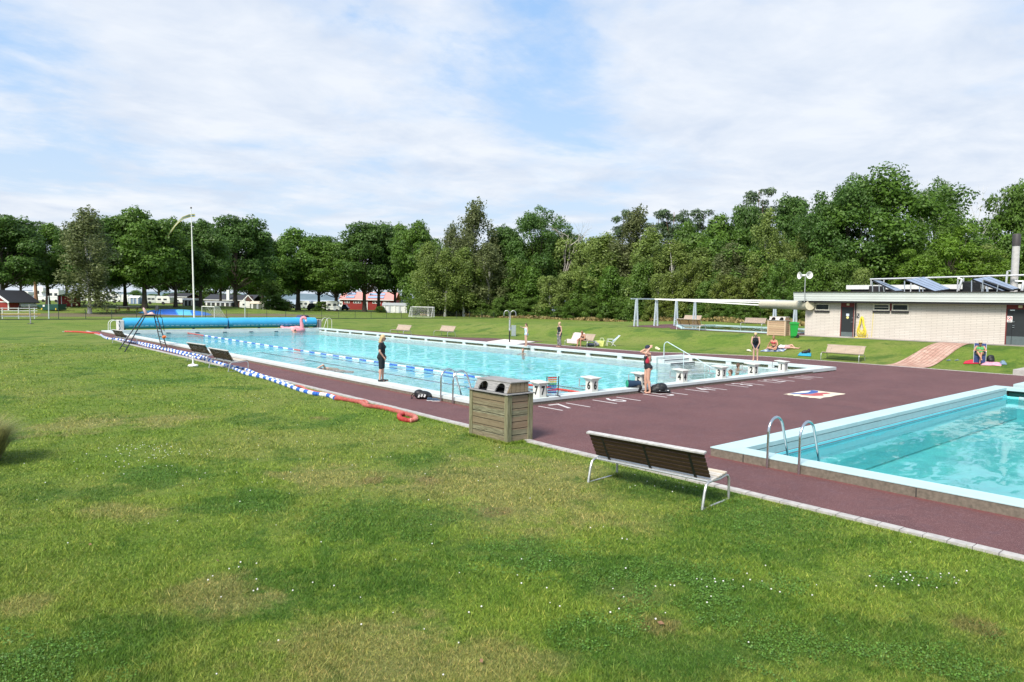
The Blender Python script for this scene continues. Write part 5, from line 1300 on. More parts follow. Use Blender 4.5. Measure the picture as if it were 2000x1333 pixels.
BARK = mat('oak_bark', (.075, .060, .048), .95, var=.4, scale=4, bump=.03, bscale=12, stretch=(3, 3, .6)); BARKP = mat('pine_bark', (.26, .14, .085), .95, var=.4, scale=4); BARKB = mat('birch_bark', (.55, .53, .49), .8, var=.35, scale=3, stretch=(1, 1, 3)); BARKD = mat('dead_wood', (.42, .38, .34), .9, var=.25, scale=5)
def leaves_mesh(name, C, Nn, S, tone, m, asp=.7, rg=None):
    """one small folded leaf face per point: centre, normal, size"""
    n = len(C); rg = rg or np.random.default_rng(1)
    Nn = Nn/np.linalg.norm(Nn, axis=1, keepdims=True)
    a = rg.normal(size=(n, 3)); u = np.cross(Nn, a); u /= np.linalg.norm(u, axis=1, keepdims=True); v = np.cross(Nn, u)
    s = S[:, None]
    V = np.stack([C-u*s*.5, C+v*s*asp*.5-Nn*s*.10, C+u*s*.5, C-v*s*asp*.5-Nn*s*.10], 1).reshape(-1, 3)
    me = bpy.data.meshes.new(name); me.vertices.add(4*n); me.vertices.foreach_set('co', V.astype(np.float32).ravel())
    me.loops.add(4*n); me.loops.foreach_set('vertex_index', np.arange(4*n, dtype=np.int32)); me.polygons.add(n); me.polygons.foreach_set('loop_start', np.arange(0, 4*n, 4, dtype=np.int32))
    at = me.attributes.new('tone', 'FLOAT', 'FACE'); at.data.foreach_set('value', np.clip(tone, 0, 1).astype(np.float32))
    me.materials.append(m); me.update(calc_edges=True); return me
def clumps(rg, n, c, r, rmin=.45, zflat=1.):
    out_ = []
    while len(out_) < n:
        p = rg.uniform(-1, 1, 3); d = np.linalg.norm(p)
        if d > 1 or d < rmin: continue
        p = p*(1+.16*math.sin(3*math.atan2(p[1], p[0])+n)); out_.append(np.array(c)+p*np.array(r))
    return np.array(out_)
def crown_mesh(name, seed, cl, rad, per, size, m, droop=0., flat=.75, up=.35, jit=.9):
    rg = np.random.default_rng(seed); Cs = []; Ns = []; Ss = []; To = []
    for c, r in zip(cl, rad):
        k_ = int(per*(r/np.mean(rad))**2); d = rg.normal(size=(k_, 3)); d /= np.linalg.norm(d, axis=1, keepdims=True)
        d[:, 2] = np.where((d[:, 2] < -.35) & (rg.random(k_) < .6), -d[:, 2], d[:, 2])
        rr = r*(.55+.5*rg.random(k_)**.6)
        # lobes so the clump outline is uneven
        lob = 1+.25*np.sin(d[:, 0]*5+seed+c[0])*np.cos(d[:, 1]*4+c[1])+.15*np.sin(d[:, 2]*9+c[2])
        p = d*(rr*lob)[:, None]*np.array([1, 1, flat])
        if droop: p[:, 2] -= droop*r*rg.random(k_)**2*1.6
        Cs.append(c+p); nn_ = d+np.array([0, 0, up])+rg.normal(size=(k_, 3))*jit*.55; Ns.append(nn_); Ss.append(size*(.6+.8*rg.random(k_)))
        To.append(np.full(k_, rg.normal(.5, .17))+rg.normal(0, .16, k_))
    return leaves_mesh(name, np.concatenate(Cs), np.concatenate(Ns), np.concatenate(Ss), np.concatenate(To), m, rg=rg)
def trunk_mesh(name, seed, H, r0, cl, m, frac=.8, nb=14, lean=.3, fork=.25, thin=1.):
    rg = random.Random(seed); mb = MB(); pts = []; rs = []
    for i in range(9):
        u = i/8; pts.append(Vector((lean*math.sin(u*2.4+seed)*u, lean*math.cos(u*2.1+seed)*u, H*frac*u))); rs.append(r0*(1.35 if i == 0 else 1.)*(1-u*.85)+.02)
    mb.tube([pts[0]-Vector((0, 0, .6))]+pts, [rs[0]*1.25]+rs, 10)
    idx_ = list(range(len(cl))); rg.shuffle(idx_)
    for j in idx_[:nb]:
        c = Vector(cl[j]); u = max(fork, min(.92, (c.z/H)*rg.uniform(.45, .8))); k_ = u*8; i = min(7, int(k_)); p0 = pts[i].lerp(pts[i+1], k_-i)
        mid_ = p0.lerp(c, .5)+Vector((rg.uniform(-.5, .5), rg.uniform(-.5, .5), rg.uniform(-.2, .7)))
        rb = r0*.42*(1-u*.7)*thin
        mb.tube([p0, p0.lerp(mid_, .5)+Vector((0, 0, -.1)), mid_, mid_.lerp(c, .6), c], [rb, rb*.8, rb*.6, rb*.35, rb*.12], 6)
    return mb.mesh(name, m, smooth=True)
PR = {}
def proto(key, crown, trunk): PR[key] = (crown, trunk)
for s in range(4):
    rg = np.random.default_rng(20+s); cl = np.concatenate([clumps(rg, 62, (0, 0, 11.2), (6.6, 6.6, 6.0), .5), clumps(rg, 16, (0, 0, 7.2), (6.2, 6.2, 2.2), .5), clumps(rg, 12, (.3, -.3, 14.8), (3.2, 3.2, 2.6), .2)]); rad = rg.uniform(1.2, 2.25, len(cl))
    proto('oak%d' % s, crown_mesh('crown', 30+s, cl, rad, 330, .42, (LO, LOD, LO, LOD)[s]), trunk_mesh('trunk', 5+s, 18, .42, cl, BARK, nb=22))
for s in range(2):
    rg = np.random.default_rng(60+s); cl = np.concatenate([clumps(rg, 170, (0, 0, 12.0), (8.8, 8.8, 9.2), .72), clumps(rg, 40, (0, 0, 5.0), (8.4, 8.4, 4.4), .55)]); rad = rg.uniform(1.2, 2.15, len(cl))
    proto('bigoak%d' % s, crown_mesh('crown', 70+s, cl, rad, 230, .38, LO if s == 0 else LOD), trunk_mesh('trunk', 8+s, 20, .55, cl, BARK, nb=30))
for s in range(3):
    rg = np.random.default_rng(40+s); cl = []
    for i in range(58):
        z = 3.0+14.0*(i/58)**.95; R_ = 3.0*math.sin(PI*min(1, max(0, (18.2-z)/17.4)))**.7*(.55 if z > 15 else 1.); a = rg.uniform(0, 2*PI); q_ = R_*rg.uniform(.25, 1.0); cl.append((q_*math.cos(a), q_*math.sin(a), z+rg.uniform(-.5, .5)))
    cl = np.array(cl); rad = rg.uniform(.65, 1.15, len(cl))
    proto('birch%d' % s, crown_mesh('crown', 44+s, cl, rad, 185, .30, (LBI, LBG, LBI)[s], droop=1.25, flat=1.1, up=.1, jit=1.2), trunk_mesh('trunk', 14+s, 18, .17, cl, BARKB, .93, 18, .5, .3, .7))
for s in range(2):
    rg = np.random.default_rng(80+s); cl = np.concatenate([clumps(rg, 22, (0, 0, 15.2), (3.4, 3.4, 2.6), .3), clumps(rg, 10, (0, 0, 11.5), (3.2, 3.2, 2.), .5)]); rad = rg.uniform(.7, 1.25, len(cl))
    proto('pine%d' % s, crown_mesh('crown', 84+s, cl, rad, 230, .26, LP, flat=.5, up=.8), trunk_mesh('trunk', 18+s, 18, .24, cl, BARKP, .93, 20, .3, .5))
for s in range(4):
    rg = np.random.default_rng(90+s); cl = []
    for i in range(46):
        z = .5+8.*(i/46)**.9; R_ = 2.7*(1-(z/9.6)**2.2)**.6*(.8 if z < 1.2 else 1); a = rg.uniform(0, 2*PI); q_ = R_*rg.uniform(.35, 1.02); cl.append((q_*math.cos(a), q_*math.sin(a), z+rg.uniform(-.3, .3)))
    cl = np.array(cl); rad = rg.uniform(.55, 1.05, len(cl))
    proto('bush%d' % s, crown_mesh('crown', 94+s, cl, rad, 185, .27, (LS, LBI, LO, LY)[s], droop=.5, flat=.95, up=.25), trunk_mesh('trunk', 24+s, 9, .10, cl, BARKB if s == 1 else BARK, .9, 12, .3, .15, .8))
rg = np.random.default_rng(99); cl = clumps(rg, 50, (0, 0, 9.), (5., 5., 7.2), .5); rad = rg.uniform(.9, 1.6, 50)
proto('maple', crown_mesh('crown', 99, cl, rad, 300, .32, LM_), trunk_mesh('trunk', 31, 16, .3, cl, BARK, nb=16))
def bare_mesh(seed, H, m, spread=.5, depth=4, r0=.16):
    rg = random.Random(seed); mb = MB()
    def br(p, d, L, r, dep):
        pts = [p]; q = p.copy(); dd = d.copy()
        for i in range(4):
            dd = (dd+Vector((rg.uniform(-.25, .25), rg.uniform(-.25, .25), rg.uniform(-.12, .22)))).normalized(); q = q+dd*L/4; pts.append(q.copy())
        mb.tube(pts, [r*(1-.17*i) for i in range(5)], 5)
        if dep > 0:
            for i in range(rg.choice((2, 3, 3))):
                u = rg.uniform(.35, 1.); k_ = min(3, int(u*4)); a = pts[k_].lerp(pts[k_+1], u*4-k_ if u < 1 else 1.)
                nd = (dd+Vector((rg.uniform(-1, 1), rg.uniform(-1, 1), rg.uniform(-.3, .6)))*spread*1.4).normalized(); br(a, nd, L*rg.uniform(.45, .7), r*.5, dep-1)
    br(Vector((0, 0, 0)), Vector((.02, 0, 1)), H*.62, r0, depth); br(Vector((.05, 0, H*.35)), Vector((.25, .1, 1)).normalized(), H*.5, r0*.6, depth-1)
    return mb.mesh('trunk', m, smooth=True)
BARE = [bare_mesh(3, 20, BARKB, .42, 4, .13), bare_mesh(11, 20, BARKB, .42, 4, .11), bare_mesh(8, 17, BARKD, .95, 4, .30)]
CANON = {'oak': (19., 7.6), 'bigo': (23.2, 9.6), 'birc': (18.2, 3.5), 'pine': (18., 4.2), 'bush': (9.0, 3.1), 'mapl': (16.9, 6.0)}
def tree(name, key, px, Z, ytop, hw, label, rz=None, group=None, cat='tree'):
    q = PZ(px, Z); h = zat(px, ytop, q)-q.z; H0, R0 = CANON.get(key[:4] if key[:3] != 'oak' else 'oak'); r = hw*Z/F0*1.18
    sc_ = (r/R0, r/R0, h/H0); q.z -= .05
    t = thing(name, label, cat, q, rz if rz is not None else (px*1.37) % 6.28, group, sc_)
    cm_, tm_ = PR[key]
    for nm, me in (('crown', cm_), ('trunk', tm_)):
        o = bpy.data.objects.new(nm, me); col.objects.link(o); o.parent = t
    return t
ordn = lambda i: '%d%s' % (i, 'th' if 10 < i % 100 < 14 else {1: 'st', 2: 'nd', 3: 'rd'}.get(i % 10, 'th'))
G1 = 'oaks along the camp site'
for i, (px, Z, yt, hw, key, lb) in enumerate([
    (6, 112, 420, 66, 'oak1', 'big oak cut by the left frame edge above the red house'), (93, 124, 436, 48, 'oak0', 'oak with a forked trunk behind the green dumpster'),
    (190, 120, 424, 62, 'oak3', 'broad oak right behind the hanging grey birch'), (244, 128, 416, 46, 'oak0', 'oak between the grey birch and the thick trunked oak'),
    (282, 122, 407, 66, 'oak2', 'tall oak with the thickest bare trunk, left of the flagpole'), (342, 130, 432, 46, 'oak1', 'oak just left of the flagpole'),
    (391, 134, 432, 48, 'oak3', 'oak just right of the flagpole'), (430, 155, 446, 36, 'oak0', 'smaller oak above the black roofed house'), (459, 150, 421, 58, 'oak1', 'tall rounded oak above the long brown house'),
    (512, 172, 452, 40, 'oak2', 'oak above the beige awning'), (581, 182, 446, 60, 'oak0', 'wide oak with trunk left of the black car'), (622, 190, 462, 42, 'oak3', 'oak with pale crown between the wide oak and the red building'),
    (655, 180, 472, 52, 'oak2', 'oak with a thick trunk in front of the grey motorhome'), (711, 178, 434, 54, 'oak1', 'tall oak in front of the left half of the red service building'),
    (738, 182, 438, 46, 'oak3', 'oak in front of the middle of the red service building'), (770, 188, 436, 40, 'oak2', 'oak above the large grey awning'), (812, 168, 431, 46, 'oak0', 'lighter green oak left of the first woodland birches')]):
    tree('oak_tree', key, px, Z, yt-4, hw*1.12, lb, group=G1)
tree('pine_tree', 'pine0', 70, 135, 424, 44, 'pine with a flat crown standing over the white caravans at left', cat='tree')
tree('birch_tree', 'birch1', 174, 104, 400, 52, 'large grey green birch with hanging twigs in front of the left oaks')
tree('shrub', 'bush0', 530, 165, 545, 24, 'tall green shrub between the beige awning and the lake view', cat='shrub'); tree('shrub', 'bush2', 548, 165, 582, 24, 'low green shrub beside the tall one at the lake view', cat='shrub'); tree('shrub', 'bush0', 628, 178, 588, 16, 'low green bush in front of the pale awning', cat='shrub')
tree('shrub', 'bush2', 742, 170, 598, 10, 'small round bush at the left end of the large grey awning', cat='shrub')
for i, (px, yt) in enumerate([(40, 470), (130, 470), (215, 470), (310, 478), (365, 480), (420, 490), (485, 490), (545, 500)]):
    tree('oak_tree', 'oak%d' % (i % 4), px, 215, yt, 40, ['first', 'second', 'third', 'fourth', 'fifth', 'sixth', 'seventh', 'eighth'][i]+' from the left of the far oaks filling in behind the camp site', group='far oaks behind the camp site')
for i, (px, yt) in enumerate([(850, 505), (900, 500), (960, 500), (1020, 500)]): tree('oak_tree', 'oak%d' % (i % 4), px, 175, yt, 40, ['first', 'second', 'third', 'fourth'][i]+' from the left of the shaded oaks behind the woodland birches', group='shaded oaks inside the wood')
i = 0
for px in [150, 180, 214, 262, 300, 330, 352, 378, 404, 430, 462, 492, 520] + [690, 716, 742, 768, 792]:
    i += 1; tree('shrub', 'bush%d' % (0, 2, 0)[i % 3], px, 236, 566+(i*7) % 9, 19, ordn(i)+' from the left of the far bushes along the lake side of the camp site', group='far bushes behind the camp site', cat='shrub')
for px, Z, yt, hw, key, lb in [
    (985, 156, 438, 48, 'oak1', 'dark oak between the tall birch and the rounded oak'), (1043, 152, 400, 62, 'bigoak1', 'tall rounded dark oak in the middle of the wood'), (1108, 156, 450, 48, 'oak3', 'dark oak behind the dead branches'),
    (1150, 150, 470, 40, 'oak0', 'oak low between the dead tree and the birches'), (1345, 122, 428, 46, 'oak2', 'oak under the pine tops, behind the gantry'), (1402, 118, 414, 56, 'oak0', 'wide oak left of the pointed birch'),
    (1448, 118, 398, 46, 'oak3', 'oak under the tallest pine'), (1548, 108, 376, 56, 'oak1', 'dark oak between the pointed birch and the giant oak'), (1605, 100, 392, 52, 'oak2', 'oak merging into the left flank of the giant oak'),
    (1718, 92, 324, 128, 'bigoak0', 'giant domed oak above the pool building'), (1812, 104, 345, 46, 'bigoak1', 'dark oak behind the right shoulder of the giant oak'), (1648, 90, 338, 84, 'bigoak1', 'massive oak merged with the left side of the giant oak'),
    (1965, 98, 352, 62, 'oak2', 'open crowned oak at the right frame edge behind the chimney'), (2030, 86, 390, 60, 'oak0', 'oak cut by the right frame edge'), (1900, 108, 500, 55, 'oak3', 'dark oak under the bare birches')]:
    tree('oak_tree', key, px, Z, yt, hw, lb, group='oaks in the wood')
for px, Z, yt, hw, key, lb in [(1210, 138, 405, 28, 'pine1', 'pine left of the tall birch above the gantry'), (1312, 132, 398, 34, 'pine0', 'dark pine, left one above the gantry'), (1280, 134, 402, 28, 'pine1', 'narrow pine behind the leafy birches'), (1365, 134, 404, 36, 'pine1', 'pine right of the pair above the gantry'), (1470, 126, 354, 34, 'pine0', 'tallest pine rising above the wood')]:
    tree('pine_tree', key, px, Z, yt, hw, lb, group='pines in the wood')
for px, Z, yt, hw, key, lb in [
    (925, 150, 384, 44, 'birch1', 'tallest open birch above the shower'), (878, 146, 432, 26, 'birch1', 'slim birch top left of the tallest birch'), (836, 140, 466, 32, 'birch0', 'birch at the left end of the wood beside the goal'), (868, 140, 480, 34, 'birch2', 'second birch right of the goal'), (905, 142, 478, 38, 'birch0', 'birch under the tallest open birch'),
    (950, 143, 470, 40, 'birch1', 'birch directly above the shower post'), (1180, 132, 448, 52, 'birch0', 'wide pale birch right of the dead tree'), (1236, 130, 398, 46, 'birch1', 'tall birch with several tips above the gantry start'), (1268, 120, 440, 48, 'birch2', 'bright leafy birch above the gantry beam'),
    (1310, 116, 462, 44, 'birch0', 'pale birch right of the bright leafy one'), (1362, 108, 480, 46, 'birch2', 'birch above the small benches'), (1492, 98, 398, 36, 'birch0', 'pointed yellow green birch standing forward of the oaks'), (1560, 94, 436, 34, 'birch2', 'leaning birch left of the loudspeakers'), (1425, 100, 470, 40, 'birch1', 'greyish birch left of the pointed one')]:
    tree('birch_tree', key, px, Z, yt, hw, lb, group='birches in the wood')
for px, Z, yt, hw, lb in [(1848, 80, 428, 62, 'light green maple above the solar panels'), (1795, 78, 478, 52, 'lower light green maple left of the bigger one'), (1920, 78, 480, 48, 'light green maple behind the chimney')]: tree('maple_tree', 'maple', px, Z, yt, hw, lb, group='maples behind the pool building')
def zf(px):
    T_ = [(815, 150), (900, 148), (960, 143), (1100, 136), (1240, 120), (1340, 102), (1440, 88), (1570, 80), (1700, 76), (2040, 70)]
    for (a, b_), (c_, d_) in zip(T_, T_[1:]):
        if a <= px <= c_: return b_+(d_-b_)*(px-a)/(c_-a)
    return 70
rt_ = random.Random(12); i = 0; px = 826
while px < 1700:
    i += 1; k_ = rt_.choice((0, 1, 2, 0, 1)) if not (1400 < px < 1480 or 1300 < px < 1350) else 3
    tree('young_tree', 'bush%d' % k_, px, zf(px)+rt_.uniform(-2, 3), rt_.uniform(496, 545), rt_.uniform(26, 36), ordn(i)+' leafy young tree from the left in the front row of the wood', group='young trees in the front row of the wood'); px += rt_.uniform(26, 36)
i = 0; px = 840
while px < 2010:
    i += 1; tree('young_tree', 'bush%d' % rt_.choice((0, 2, 0, 1)), px, zf(px)+12+rt_.uniform(-2, 4), rt_.uniform(455, 500), rt_.uniform(38, 48), ordn(i)+' taller bushy tree from the left in the second row of the wood', group='bushy trees in the second row of the wood'); px += rt_.uniform(40, 56)
i = 0; px = 822
while px < 1600:
    i += 1; tree('shrub', 'bush%d' % rt_.choice((0, 2, 3, 0, 2)), px, zf(px)-3+rt_.uniform(-1.5, 1), rt_.uniform(580, 597), rt_.uniform(16, 24), ordn(i)+' low shrub from the left at the foot of the wood', group='low shrubs at the foot of the wood', cat='shrub'); px += rt_.uniform(24, 38)
for mi, px, Z, yt, sx_, lb in ((0, 1863, 92, 352, 1., 'dead white birch with fine bare twigs, left of the bare pair'), (1, 1893, 90, 368, 1., 'dead white birch with bare branches, right of the bare pair'), (2, 1098, 147, 430, .8, 'dead oak with pale twisted bare branches in the middle of the wood')):
    q = PZ(px, Z); h = zat(px, yt, q)-q.z; zz = [v.co.z for v in BARE[mi].vertices]; s_ = h/max(zz); t = thing('dead_tree', lb, 'tree', q, 0, None, (s_*sx_, s_*sx_, s_)); o = bpy.data.objects.new('trunk', BARE[mi]); col.objects.link(o); o.parent = t

# ================================================================ grass
rg = np.random.default_rng(5)
N = 900000
Zs = 1/(1/44.+(1/4.6-1/44.)*rg.random(N)); lat = (rg.random(N)*1.66-.83)*Zs
X = .6579*Zs+.7531*lat; Y = .7531*Zs-.6579*lat
ok = (X < 10.36+np.where(Y > 11, .012*(Y-11), 0)); X, Y, Zs = X[ok], Y[ok], Zs[ok]; n = len(X)
tu = np.array([mnoise.noise(Vector((x*1.3, y*1.3, 0))) for x, y in zip(X[:1], Y[:1])])
ph = np.sin(X*2.1+np.sin(Y*1.7)*1.3)*np.cos(Y*1.9+np.sin(X*1.2))+.6*np.sin(X*6.3+Y*2.2)*np.sin(Y*5.1-X*1.7)
hgt = (.014+.020*rg.random(n)+.030*(rg.random(n) > .93))*(1+.30*ph)*(1+.012*Zs); wdt = .0034*np.maximum(Zs, 5)/5.2*(.7+.6*rg.random(n))
# longer blades the mower missed: along the kerb and round the litter box and bench feet
n2_ = 9000; y2 = rg.random(n2_)**1.5*34+.5; x2 = 10.385+np.where(y2 > 11, .012*(y2-11), 0)-np.abs(rg.normal(0, .05, n2_)); tq = rg.random(2600)*4
px_ = np.where(tq < 2, 9.93+rg.normal(0, .03, 2600), np.where(tq < 3, 9.95+(tq-2)*.78, 10.74)); py_ = np.where(tq < 2, 11.5+tq*.7, np.where(tq < 3, 11.50+rg.normal(0, .03, 2600), 12.0)); kk_ = px_ < 10.5
fx = np.concatenate([np.full(150, a_)+rg.normal(0, .05, 150) for a_ in (9.12, 9.30, 9.72, 9.9)]); fy = np.concatenate([np.full(150, a_)+rg.normal(0, .05, 150) for a_ in (8.3, 6.02, 8.2, 6.0)])
X2 = np.concatenate([x2, px_[kk_], fx]); Y2 = np.concatenate([y2, py_[kk_], fy]); X = np.concatenate([X, X2]); Y = np.concatenate([Y, Y2]); m_ = len(X2); Z2 = .6579*X2+.7531*Y2; Zs = np.concatenate([Zs, Z2])
hgt = np.concatenate([hgt, np.where(np.arange(m_) < n2_, .015+.035*rg.random(m_), .03+.05*rg.random(m_))]); wdt = np.concatenate([wdt, .0034*np.maximum(Z2, 5)/5.2]); n = len(X)
a = rg.random(n)*2*PI; ln_ = .3+1.1*rg.random(n); b2a = rg.random(n)*2*PI
base = np.stack([X, Y, np.full(n, -.004)], 1); sd_ = np.stack([np.cos(a), np.sin(a), np.zeros(n)], 1)*wdt[:, None]
tip = base+np.stack([np.cos(b2a)*ln_*hgt, np.sin(b2a)*ln_*hgt, hgt], 1)
V = np.stack([base-sd_, base+sd_, tip], 1).reshape(-1, 3)
me = bpy.data.meshes.new('grass'); me.vertices.add(3*n); me.vertices.foreach_set('co', V.astype(np.float32).ravel()); me.loops.add(3*n); me.loops.foreach_set('vertex_index', np.arange(3*n, dtype=np.int32)); me.polygons.add(n); me.polygons.foreach_set('loop_start', np.arange(0, 3*n, 3, dtype=np.int32))
at = me.attributes.new('tone', 'FLOAT', 'FACE'); at.data.foreach_set('value', rg.random(n).astype(np.float32)); me.update(calc_edges=True)
m, nt_, out = new_mat('grass_blades'); k = NT(nt_); g_ = k.n('ShaderNodeGroup', node_tree=GRP); tn = k.n('ShaderNodeAttribute', attribute_name='tone').outputs['Fac']
c_ = k.mix(1., g_.outputs[0], k.ramp(tn, [(0., (.62, .75, .6)), (.55, (1.25, 1.3, 1.1)), (.86, (1.7, 1.6, 1.4)), (1., (2.6, 1.9, 2.2))]), 'MULTIPLY')
b = k.bsdf(c_, .55, 0, None, .25); tr = k.n('ShaderNodeBsdfTranslucent', ins={'Color': c_}); mx = k.n('ShaderNodeMixShader', ins={0: .3, 1: b.outputs[0], 2: tr.outputs[0]}); k.link(mx.outputs[0], out.inputs[0])
me.materials.append(m); o = bpy.data.objects.new('grass', me); col.objects.link(o); o['kind'] = 'stuff'; o['label'] = 'short mown grass blades of the near lawn'; o['category'] = 'grass'
# clover leaves and little white flowers
rc = np.random.default_rng(9); P_ = []
for px, py, wx, wy_, nn_ in [(800, 900, 70, 18, 900), (320, 930, 90, 28, 2600), (470, 985, 110, 28, 2600), (770, 1015, 190, 50, 5200), (1010, 1085, 200, 35, 4200), (1240, 1125, 200, 45, 5200), (1480, 1025, 160, 50, 4200), (1390, 1170, 170, 60, 5200), (1300, 950, 150, 30, 2500), (80, 1290, 200, 60, 4500), (1720, 1280, 280, 70, 8200), (1750, 1140, 110, 22, 1800), (1180, 1240, 110, 40, 2000), (1450, 1150, 120, 30, 2500)]:
    for _ in range(nn_):
        a_ = rc.random()*2*PI; r_ = rc.random()**.6*1.1; q = Pz(px+wx*r_*math.cos(a_), py+wy_*r_*math.sin(a_))
        if q.x < 10.3 and mnoise.noise(Vector((q.x*1.4, q.y*1.4, 2)))+.5*mnoise.noise(Vector((q.x*4, q.y*4, 7))) > -.12+.35*max(0, r_-.5): P_.append((q.x, q.y))
P_ = np.array(P_); n = len(P_); C_ = np.stack([P_[:, 0], P_[:, 1], .012+.026*rc.random(n)], 1); Nn = np.stack([rc.normal(0, .6, n), rc.normal(0, .6, n), np.ones(n)], 1)
me = leaves_mesh('clover', C_, Nn, .011+.012*rc.random(n), rc.random(n), leaf_mat('clover_leaves', (.090, .205, .030), .2), .9, rc); o = bpy.data.objects.new('clover', me); col.objects.link(o); o['kind'] = 'stuff'; o['label'] = 'dark green clover leaves in patches of the near lawn'; o['category'] = 'clover'
m = MB(); rf = random.Random(8)
for px, py, wx, wy_, nn_ in [(280, 880, 60, 14, 40), (300, 905, 110, 26, 34), (1750, 1140, 80, 16, 15), (1440, 1150, 100, 26, 16), (1870, 1140, 50, 10, 5), (480, 780, 60, 8, 14), (1000, 1150, 700, 150, 60), (600, 900, 500, 120, 70), (1850, 1060, 60, 12, 8), (1300, 950, 90, 20, 14)]:
    for _ in range(nn_):
        q = Pz(px+rf.gauss(0, wx*.55), py+rf.gauss(0, wy_*.55))
        if q.x < 10.2 and q.y > 0: r_ = rf.uniform(.006, .011); m.ell((q.x, q.y, rf.uniform(.035, .055)), (r_, r_, r_*.8), 6, 4)
o = m.build('clover_flowers', mat('flower_white', (.72, .70, .66), .8)); o['kind'] = 'stuff'; o['label'] = 'small white clover flowers dotted over the lawn'; o['category'] = 'flowers'
m = MB()
for px, py in [(115, 1000), (88, 1082), (176, 1070), (425, 1102), (485, 1160), (595, 1066), (582, 1200), (1580, 1080), (918, 1208), (1290, 1225), (1700, 1130), (450, 795), (1320, 1175), (430, 1180), (940, 1300)]:
    q = Pz(px, py); s_ = rf.uniform(.014, .026); a_ = rf.uniform(0, 6); m.add([(q.x+s_*1.6*math.cos(a_), q.y+s_*1.6*math.sin(a_), .04), (q.x-s_*.8*math.sin(a_), q.y+s_*.8*math.cos(a_), .055), (q.x-s_*1.4*math.cos(a_), q.y-s_*1.4*math.sin(a_), .045), (q.x+s_*.8*math.sin(a_), q.y-s_*.8*math.cos(a_), .035)], [(0, 1, 2, 3)])
o = m.build('fallen_leaves', mat('dead_leaf', (.20, .11, .06), .8)); o['kind'] = 'stuff'; o['label'] = 'a few dry brown leaves lying on the lawn'; o['category'] = 'leaves'
# tall ornamental grass at the left edge, dry grass along the wood
def tuft(name, label, q, r, h, n_, cols, seed, w_=.006):
    rg = np.random.default_rng(seed); a = rg.random(n_)*2*PI; rr = r*.4*np.sqrt(rg.random(n_)); hh = h*(.5+.5*rg.random(n_)); le = (.2+.75*rg.random(n_))*r; V = []
    bx, by = rr*np.cos(a), rr*np.sin(a); 
    t1 = np.stack([bx+.35*le*np.cos(a), by+.35*le*np.sin(a), hh*.65], 1); t2 = np.stack([bx+le*np.cos(a), by+le*np.sin(a), hh*(1-.25*le/r)], 1); b0 = np.stack([bx, by, np.zeros(n_)], 1); s_ = np.stack([-np.sin(a), np.cos(a), np.zeros(n_)], 1)*w_
    V = np.stack([b0-s_, b0+s_, t1+s_*.8, t1-s_*.8, t2], 1).reshape(-1, 3); me = bpy.data.meshes.new(name); F_ = []
    for i in range(n_): F_ += [(5*i, 5*i+1, 5*i+2, 5*i+3), (5*i+3, 5*i+2, 5*i+4)]
    me.from_pydata(V.tolist(), [], F_); at = me.attributes.new('tone', 'FLOAT', 'FACE'); tv = np.repeat(rg.random(n_), 2); at.data.foreach_set('value', tv.astype(np.float32)); me.materials.append(cols); o = bpy.data.objects.new(name, me); col.objects.link(o); o.location = q; return o
DG = leaf_mat('long_grass', (.26, .29, .13), .4, .6)
q = Pz(-45, 905); o = tuft('ornamental_grass', '', (q.x, q.y, 0), 0.85, 1.0, 2600, DG, 3, .005); tag(o, 'tuft of tall grey green grass cut by the left frame edge', 'tall grass')
DRY = leaf_mat('dry_grass', (.33, .27, .13), .3, .4); rg = np.random.default_rng(77); Cc = []
for px in np.arange(820, 1620, .16):
    Z = zf(px)-4.5+rg.normal(0, .9); q = PZ(px, Z); Cc.append((q.x, q.y, q.z+rg.random()*.55*(.6+.4*math.sin(px*.05)+.2)))
Cc = np.array(Cc); n = len(Cc); Nn = np.stack([rg.normal(0, 1, n), rg.normal(0, 1, n), rg.normal(0, .3, n)], 1)
me = leaves_mesh('dry_grass', Cc, Nn, .25+.3*rg.random(n), rg.random(n), DRY, .45, rg); o = bpy.data.objects.new('dry_grass', me); col.objects.link(o); o['kind'] = 'stuff'; o['label'] = 'dry yellow long grass along the foot of the wood'; o['category'] = 'dry grass'
# ================================================================ people
def V3(*a): return Vector(a)
SK1 = mat('skin_fair', (.56, .33, .24), .55, var=.08, scale=8); SK2 = mat('skin_tanned', (.44, .23, .145), .5, var=.08, scale=8)
BLOND = mat('hair_blond', (.50, .38, .20), .6, var=.3, scale=40); BROWNH = mat('hair_brown', (.10, .05, .03), .6, var=.3, scale=40)
CBLK = mat('cloth_black', (.012, .016, .020), .85, var=.3, scale=10); CNAVY = mat('cloth_navy', (.015, .022, .05), .8, var=.3)
def remesh(mb, name, m, parent, vox=.011, smooth=4):
    me = mb.mesh(name, m); o = bpy.data.objects.new(name, me); col.objects.link(o)
    r_ = o.modifiers.new('r', 'REMESH'); r_.mode = 'VOXEL'; r_.voxel_size = vox; r_.use_smooth_shade = True
    s_ = o.modifiers.new('s', 'SMOOTH'); s_.iterations = smooth; s_.factor = .5
    bpy.context.view_layer.update()
    m2 = bpy.data.meshes.new_from_object(o.evaluated_get(bpy.context.evaluated_depsgraph_get()))
    bpy.data.objects.remove(o); m2.name = name; m2.materials.clear(); m2.materials.append(m)
    m2.polygons.foreach_set('use_smooth', [True]*len(m2.polygons))
    o = bpy.data.objects.new(name, m2); col.objects.link(o)
    if parent: o.parent = parent
    return o
